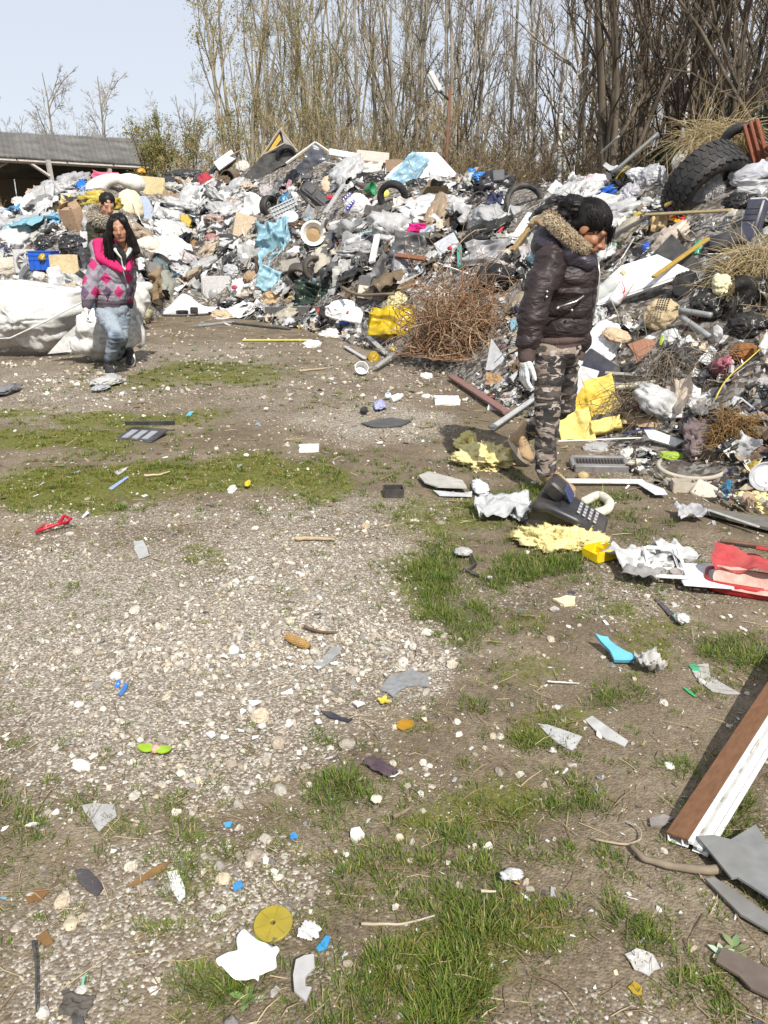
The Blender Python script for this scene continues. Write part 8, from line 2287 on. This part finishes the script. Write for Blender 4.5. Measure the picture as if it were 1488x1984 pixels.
def woman_dragging():
 Y0=8.55
 def q(px,py,dy=0.0):return at(px,py,Y0+dy)
 O=np.array([q(212,725)[0],8.5,0])
 o=empty('person',O)
 H=head_frame((.22,-.93,-.12),(.0,0,1))@rotm('Y',R(6))
 hc=q(231,444,-.10);k=1.03
 skin=(.40,.205,.125)
 body=head_prims(hc,H,k)+[('c',q(224,490),q(221,540),.07,.09),('c',q(221,540),q(217,590),.09,.085),('c',q(190,510,0),q(177,548,-.12),.045,.038),('c',q(177,548,-.12),q(169,592,-.22),.036,.028),('c',q(247,508,.03),q(250,548,.13),.042,.036),('c',q(250,548,.13),q(249,590,.18),.034,.028),('c',q(205,606,-.03),q(225,648,-.26),.062,.05),('c',q(225,648,-.26),q(213,706,-.05),.048,.034),('c',q(233,606,.03),q(235,650,.0),.062,.048),('c',q(235,650,.0),q(227,692,.41),.045,.034)]
 organic('body',body,.0092,2,m_skin,o,None,face_colour(hc,H,k,skin,(.42,.16,.13)),O)
 jk=[('e',q(222,530),(.160,.14,.19),None),('e',q(220,560),(.175,.145,.15),None),('c',q(198,508),q(244,505),.075,.075),('e',q(218,576),(.170,.14,.07),None),('c',q(190,511,-.02),q(177,548,-.12),.080,.074),('c',q(177,548,-.12),q(171,576,-.20),.074,.062),('c',q(247,508,.03),q(250,548,.13),.078,.07),('c',q(250,548,.13),q(248,578,.17),.07,.055)]
 m_a=mat_col('argyle_cloth',.85,.2,25,.12,.2,60)
 f1=folds(.018,6,13,31,.5)
 j=organic('jacket',jk,.0085,2,m_a,o,f1,lambda P:argyle(P,q(226,560)[0],.98),O)
 m_band=mat('cloth',(.065,.05,.075))
 organic('waistband',[('e',q(215,592),(.162,.135,.05),None),('e',q(216,585),(.172,.142,.045),None)],.009,2,m_band,j,folds(.006,12,14,2),None,O)
 organic('cuff',[('c',q(171,580,-.20),q(169,591,-.22),.064,.054)],.007,1,m_band,j,None,None,O)
 organic('cuff',[('c',q(248,580,.17),q(249,591,.18),.056,.05)],.007,1,m_band,j,None,None,O)
 m_pink=mat('cloth',(.52,.02,.12),dirt=.08)
 organic('hood',[('c',q(190,474,.06),q(196,500,-.08),.055,.055),('c',q(196,500,-.08),q(236,524,-.165),.050,.030),('c',q(190,474,.06),q(222,474,.16),.06,.06),('c',q(222,474,.16),q(254,494,.06),.06,.045),('c',q(254,494,.06),q(249,522,-.15),.04,.025)],.008,2,m_pink,j,folds(.006,14,14,12),None,O)
 organic('hood_back',[('c',q(184,476,.10),q(190,500,-.02),.055,.06),('c',q(184,476,.10),q(222,476,.21),.06,.06)],.008,2,m_a,j,folds(.006,14,14,13),lambda P:argyle(P,q(226,560)[0],.98),O)
 m_shirt=mat('cloth',(.60,.63,.58),dirt=.05)
 organic('shirt_collar',[('c',q(224,484,-.145),q(236,500,-.165),.022,.012),('c',q(252,484,-.10),q(243,499,-.155),.026,.014),('c',q(239,502,-.145),q(241,522,-.15),.026,.018)],.006,2,m_shirt,j,None,None,O)
 organic('scarf',[('c',q(226,480,-.11),q(240,494,-.17),.040,.026),('c',q(240,494,-.17),q(241,512,-.178),.026,.014)],.006,2,mat('cloth',(.012,.012,.014)),j,None,None,O)
 m_zip=mat('metal',(.10,.09,.11),metal=.3,dirt=.1)
 g=G();zp=np.stack([q(238,522,-.195),q(244,545,-.178),q(245,565,-.175),q(240,592,-.15)]);g.tube(zp-O,.007,6);g.build('zip',m_zip,j,True)
 g=G();zp=np.stack([q(212,560,-.18),q(209,568,-.182),q(206,576,-.175)]);g.tube(zp-O,.006,6);g.build('pocket_edge',m_band,j,True)
 m_jean=mat_col('denim',.9,.15,60,.2,.2,200)
 def jeans(P):
  q_=vnoise(P*np.array([14,14,9]),6)
  fr=np.clip(.5+.9*q_+.7*np.exp(-((P[:,2]-.62)/.16)**2),0,1)[:,None]
  return np.array([.075,.105,.15])*(1-fr)+np.array([.30,.345,.39])*fr
 tr=[('e',q(217,598),(.155,.13,.11),None),('c',q(203,606,-.03),q(225,648,-.26),.100,.076),('c',q(225,648,-.26),q(218,680,-.15),.074,.064),('c',q(218,680,-.15),q(214,693,-.08),.064,.058),('c',q(234,606,.03),q(235,650,.0),.095,.070),('c',q(235,650,.0),q(227,690,.40),.068,.052)]
 organic('jeans',tr,.0075,2,m_jean,o,folds(.013,9,18,41,.5),jeans,O)
 m_sh=mat('cloth',(.035,.033,.036),dirt=.2);m_so=mat('rubber',(.66,.65,.62),dirt=.2);m_la=mat('cloth',(.03,.03,.03))
 heel=np.array([q(205,718)[0],8.60,.012]);toe=heel+np.array([.13,-.26,0])
 s1=shoe('trainer',heel,toe,q(213,702,-.03),.056,np.array([0,0,1.]),o,O,m_sh,m_so,5,False,m_la)
 g=G()
 d=norm(toe-heel);s_=norm(np.cross(d,(0,0,1)))
 for kk in range(3):
  c=heel+d*(.09+.035*kk)-s_*.051*(1 if kk<2 else 1.0)
  g.tube(np.stack([c+np.array([0,0,.028]),c+d*.018+s_*.007+np.array([0,0,.075])])-O,.0055,5)
 g.build('stripes',mat('plastic',(.75,.75,.75)),s1)
 heel2=np.array([q(228,690)[0],9.02,.17]);toe2=heel2+np.array([.03,-.15,-.155])
 shoe('trainer',heel2,toe2,q(227,690,.42),.048,norm(np.array([0,-.75,.6])),o,O,m_sh,m_so,6,False,m_la)
 glove('glove',q(168.5,595,-.22),q(166,622,-.26)-q(168,595,-.22),(.9,.2,.25),.205,o,O,.75,-1,M_GLOVE,6)
 glove('glove',q(249,594,.18),(-.05,.15,-1),(-.9,0,0),.19,o,O,.6,1,M_GLOVE,7)
 def hw(p):return hc+H@(np.asarray(p)*k)
 hp=[('e',hw((0,-.035,.055)),np.array((.090,.095,.084))*k,H),('e',hw((0,-.075,-.02)),np.array((.085,.055,.09))*k,H)]
 for s_,ln,tx in((-1,.15,-.115),(1,.28,.150)):
  hp+=[('c',hw((.052*s_,.035,.085)),hw((.082*s_,.012,-.01)),.034,.036),('c',hw((.082*s_,.012,-.01)),hw((.8*tx,-.005,-.10)),.038,.044),('c',hw((.8*tx,-.005,-.10)),hw((tx,.01,-.10-ln*.8)),.046,.034)]
 hp+=[('c',hw((.8*.15,-.05,-.06)),hw((.165,-.03,-.30)),.05,.03)]
 h=organic('hair',hp,.0075,2,m_hair,o,lambda P:.008*(1-2*np.abs(vnoise(((P-hc)@H)*np.array([60,30,7]),5)))+.004*vnoise(P*25,6),None,O)
 cap_strands('combed_strands',hc,H,k,(0,-.035,.055),(.090,.095,.084),(0,.55,.85),(0,-.6,-.3),300,.003,h,m_hair,O,6)
 rg=np.random.default_rng(9);n=240
 sd=rg.random(n)<.3
 r1=np.array([hw((rg.uniform(.08,.16)if not a else-rg.uniform(.06,.12),rg.uniform(-.05,.05),rg.uniform(-.22,.0)))for a in sd])
 strands('loose_strands',r1,np.tile(H@np.array([.22,.0,-1]),(n,1))*np.where(sd,-1,1)[:,None]*np.array([1,1,0])+np.array([0,0,-1.])+rg.normal(0,.12,(n,3)),rg.uniform(.08,.22,n),.0035,h,m_hair,O,4,.5,.04)
 tag(o,'long-haired woman in pink and grey argyle jacket and jeans beside white sack','person')
woman_dragging()
def woman_behind():
 Y0=12.0
 def q(px,py,dy=0.0):return at(px,py,Y0+dy)
 zf=float(surf(np.array([q(205,560)[0]]),np.array([Y0]))[0])
 O=np.array([q(205,500)[0],Y0,zf]);o=empty('person',O)
 H=head_frame((.50,-.78,-.42),(.1,0,1));hc=q(208,398,-.1);k=1.22
 skin=(.46,.245,.15)
 hipz=zf+.80
 def P_(px,z,dy):
  p=q(px,450,dy);p[2]=z;return p
 body=head_prims(hc,H,k)+[('c',q(198,424),P_(200,zf+1.25,.05),.08,.13),('c',P_(200,zf+1.25,.05),P_(204,hipz,.1),.13,.13),('c',q(183,436),P_(178,zf+1.0,-.05),.05,.04),('c',P_(178,zf+1.0,-.05),P_(186,zf+.85,-.25),.04,.03),('c',q(236,440,.05),q(256,478,-.05),.05,.04),('c',q(256,478,-.05),q(268,502,-.2),.04,.03),('c',P_(196,hipz,.1),P_(194,zf+.42,.05),.1,.065),('c',P_(194,zf+.42,.05),P_(194,zf+.02,.1),.06,.045),('c',P_(212,hipz,.1),P_(216,zf+.42,.1),.1,.065),('c',P_(216,zf+.42,.1),P_(216,zf+.02,.2),.06,.045)]
 organic('body',body,.0125,2,m_skin,o,None,face_colour(hc,H,k,skin),O)
 m_o=satin('olive_jacket',(.045,.040,.024),.6)
 j=organic('jacket',[('c',q(190,438),q(226,440,.05),.12,.12),('e',P_(205,zf+1.15,.05),(.24,.19,.26),None),('e',P_(205,zf+.95,.08),(.24,.19,.16),None),('c',q(184,440),P_(177,zf+1.05,-.02),.11,.09),('c',P_(177,zf+1.05,-.02),P_(185,zf+.88,-.22),.09,.07),('c',q(234,442,.05),q(255,478,-.05),.11,.09),('c',q(255,478,-.05),q(266,498,-.18),.09,.065)],.011,2,m_o,o,folds(.02,6,12,51,.5),None,O)
 m_t=mat('cloth',(.05,.05,.055))
 organic('trousers',[('c',P_(196,hipz,.1),P_(194,zf+.42,.05),.13,.09),('c',P_(194,zf+.42,.05),P_(194,zf+.08,.1),.09,.075),('c',P_(212,hipz,.1),P_(216,zf+.42,.1),.13,.09),('c',P_(216,zf+.42,.1),P_(216,zf+.08,.2),.09,.075)],.012,2,m_t,o,folds(.015,8,16,52),None,O)
 for px,dy in((194,.1),(216,.2)):
  hl=P_(px,zf+.01,dy+.06);shoe('shoe',hl,hl+np.array([.05,-.25,0]),P_(px,zf+.1,dy),.05,np.array([0,0,1.]),o,O,mat('cloth',(.03,.03,.03)),mat('rubber',(.1,.1,.1)),7)
 rg=np.random.default_rng(13)
 path=np.stack([q(212,428,-.18),q(196,428,-.16),q(180,422,-.05),q(178,412,.08),q(190,404,.17),q(206,408,.2)])
 n=2000;tt=rg.random(n)*(len(path)-1.001);i=tt.astype(int);fr=(tt-i)[:,None]
 base=path[i]*(1-fr)+path[i+1]*fr;tang=norm(path[i+1]-path[i]);rnd=norm(rg.normal(size=(n,3)));rad=norm(rnd-(rnd*tang).sum(1,keepdims=True)*tang)
 roots=base+rad*.05*rg.random((n,1))**.5;d=norm(rad+rg.normal(0,.4,(n,3)))
 P=np.stack([roots,roots+d*.03,roots+d*.06+np.array([0,0,-.015])],1)
 V,F=tubes_np(P,np.ones((n,1))*np.array([[.006,.005,.002]]),3)
 fc=np.array([[.52,.47,.38],[.62,.56,.46],[.38,.33,.25]])[rg.choice(3,n)]
 link('fur_collar',make_mesh('fur_collar',V-O,F,mat_col('fake_fur'),True,np.repeat(fc,9,0)),j)
 def hw(p):return hc+H@(np.asarray(p)*k)
 organic('hair',[('e',hw((0,-.030,.050)),np.array((.086,.100,.086))*k,H),('e',hw((0,-.10,.05)),np.array((.05,.05,.05))*k,None),('c',hw((-.07,-.03,.0)),hw((-.05,-.07,-.08)),.04,.04)],.009,2,m_hair,o,lambda P:.007*(1-2*np.abs(vnoise(((P-hc)@H)*np.array([50,10,20]),5))),None,O)
 glove('glove',q(267,501,-.2),q(279,524,-.3)-q(267,501,-.2),(-.5,-.6,.4),.23,o,O,.3,1,M_GLOVE,8)
 glove('glove',P_(186,zf+.86,-.24),(.2,-.5,-.8),(0,0,1),.2,o,O,.5,-1,M_GLOVE,9)
 tag(o,'dark-haired woman in olive jacket with pale fur collar, half hidden behind another','person')
woman_behind()
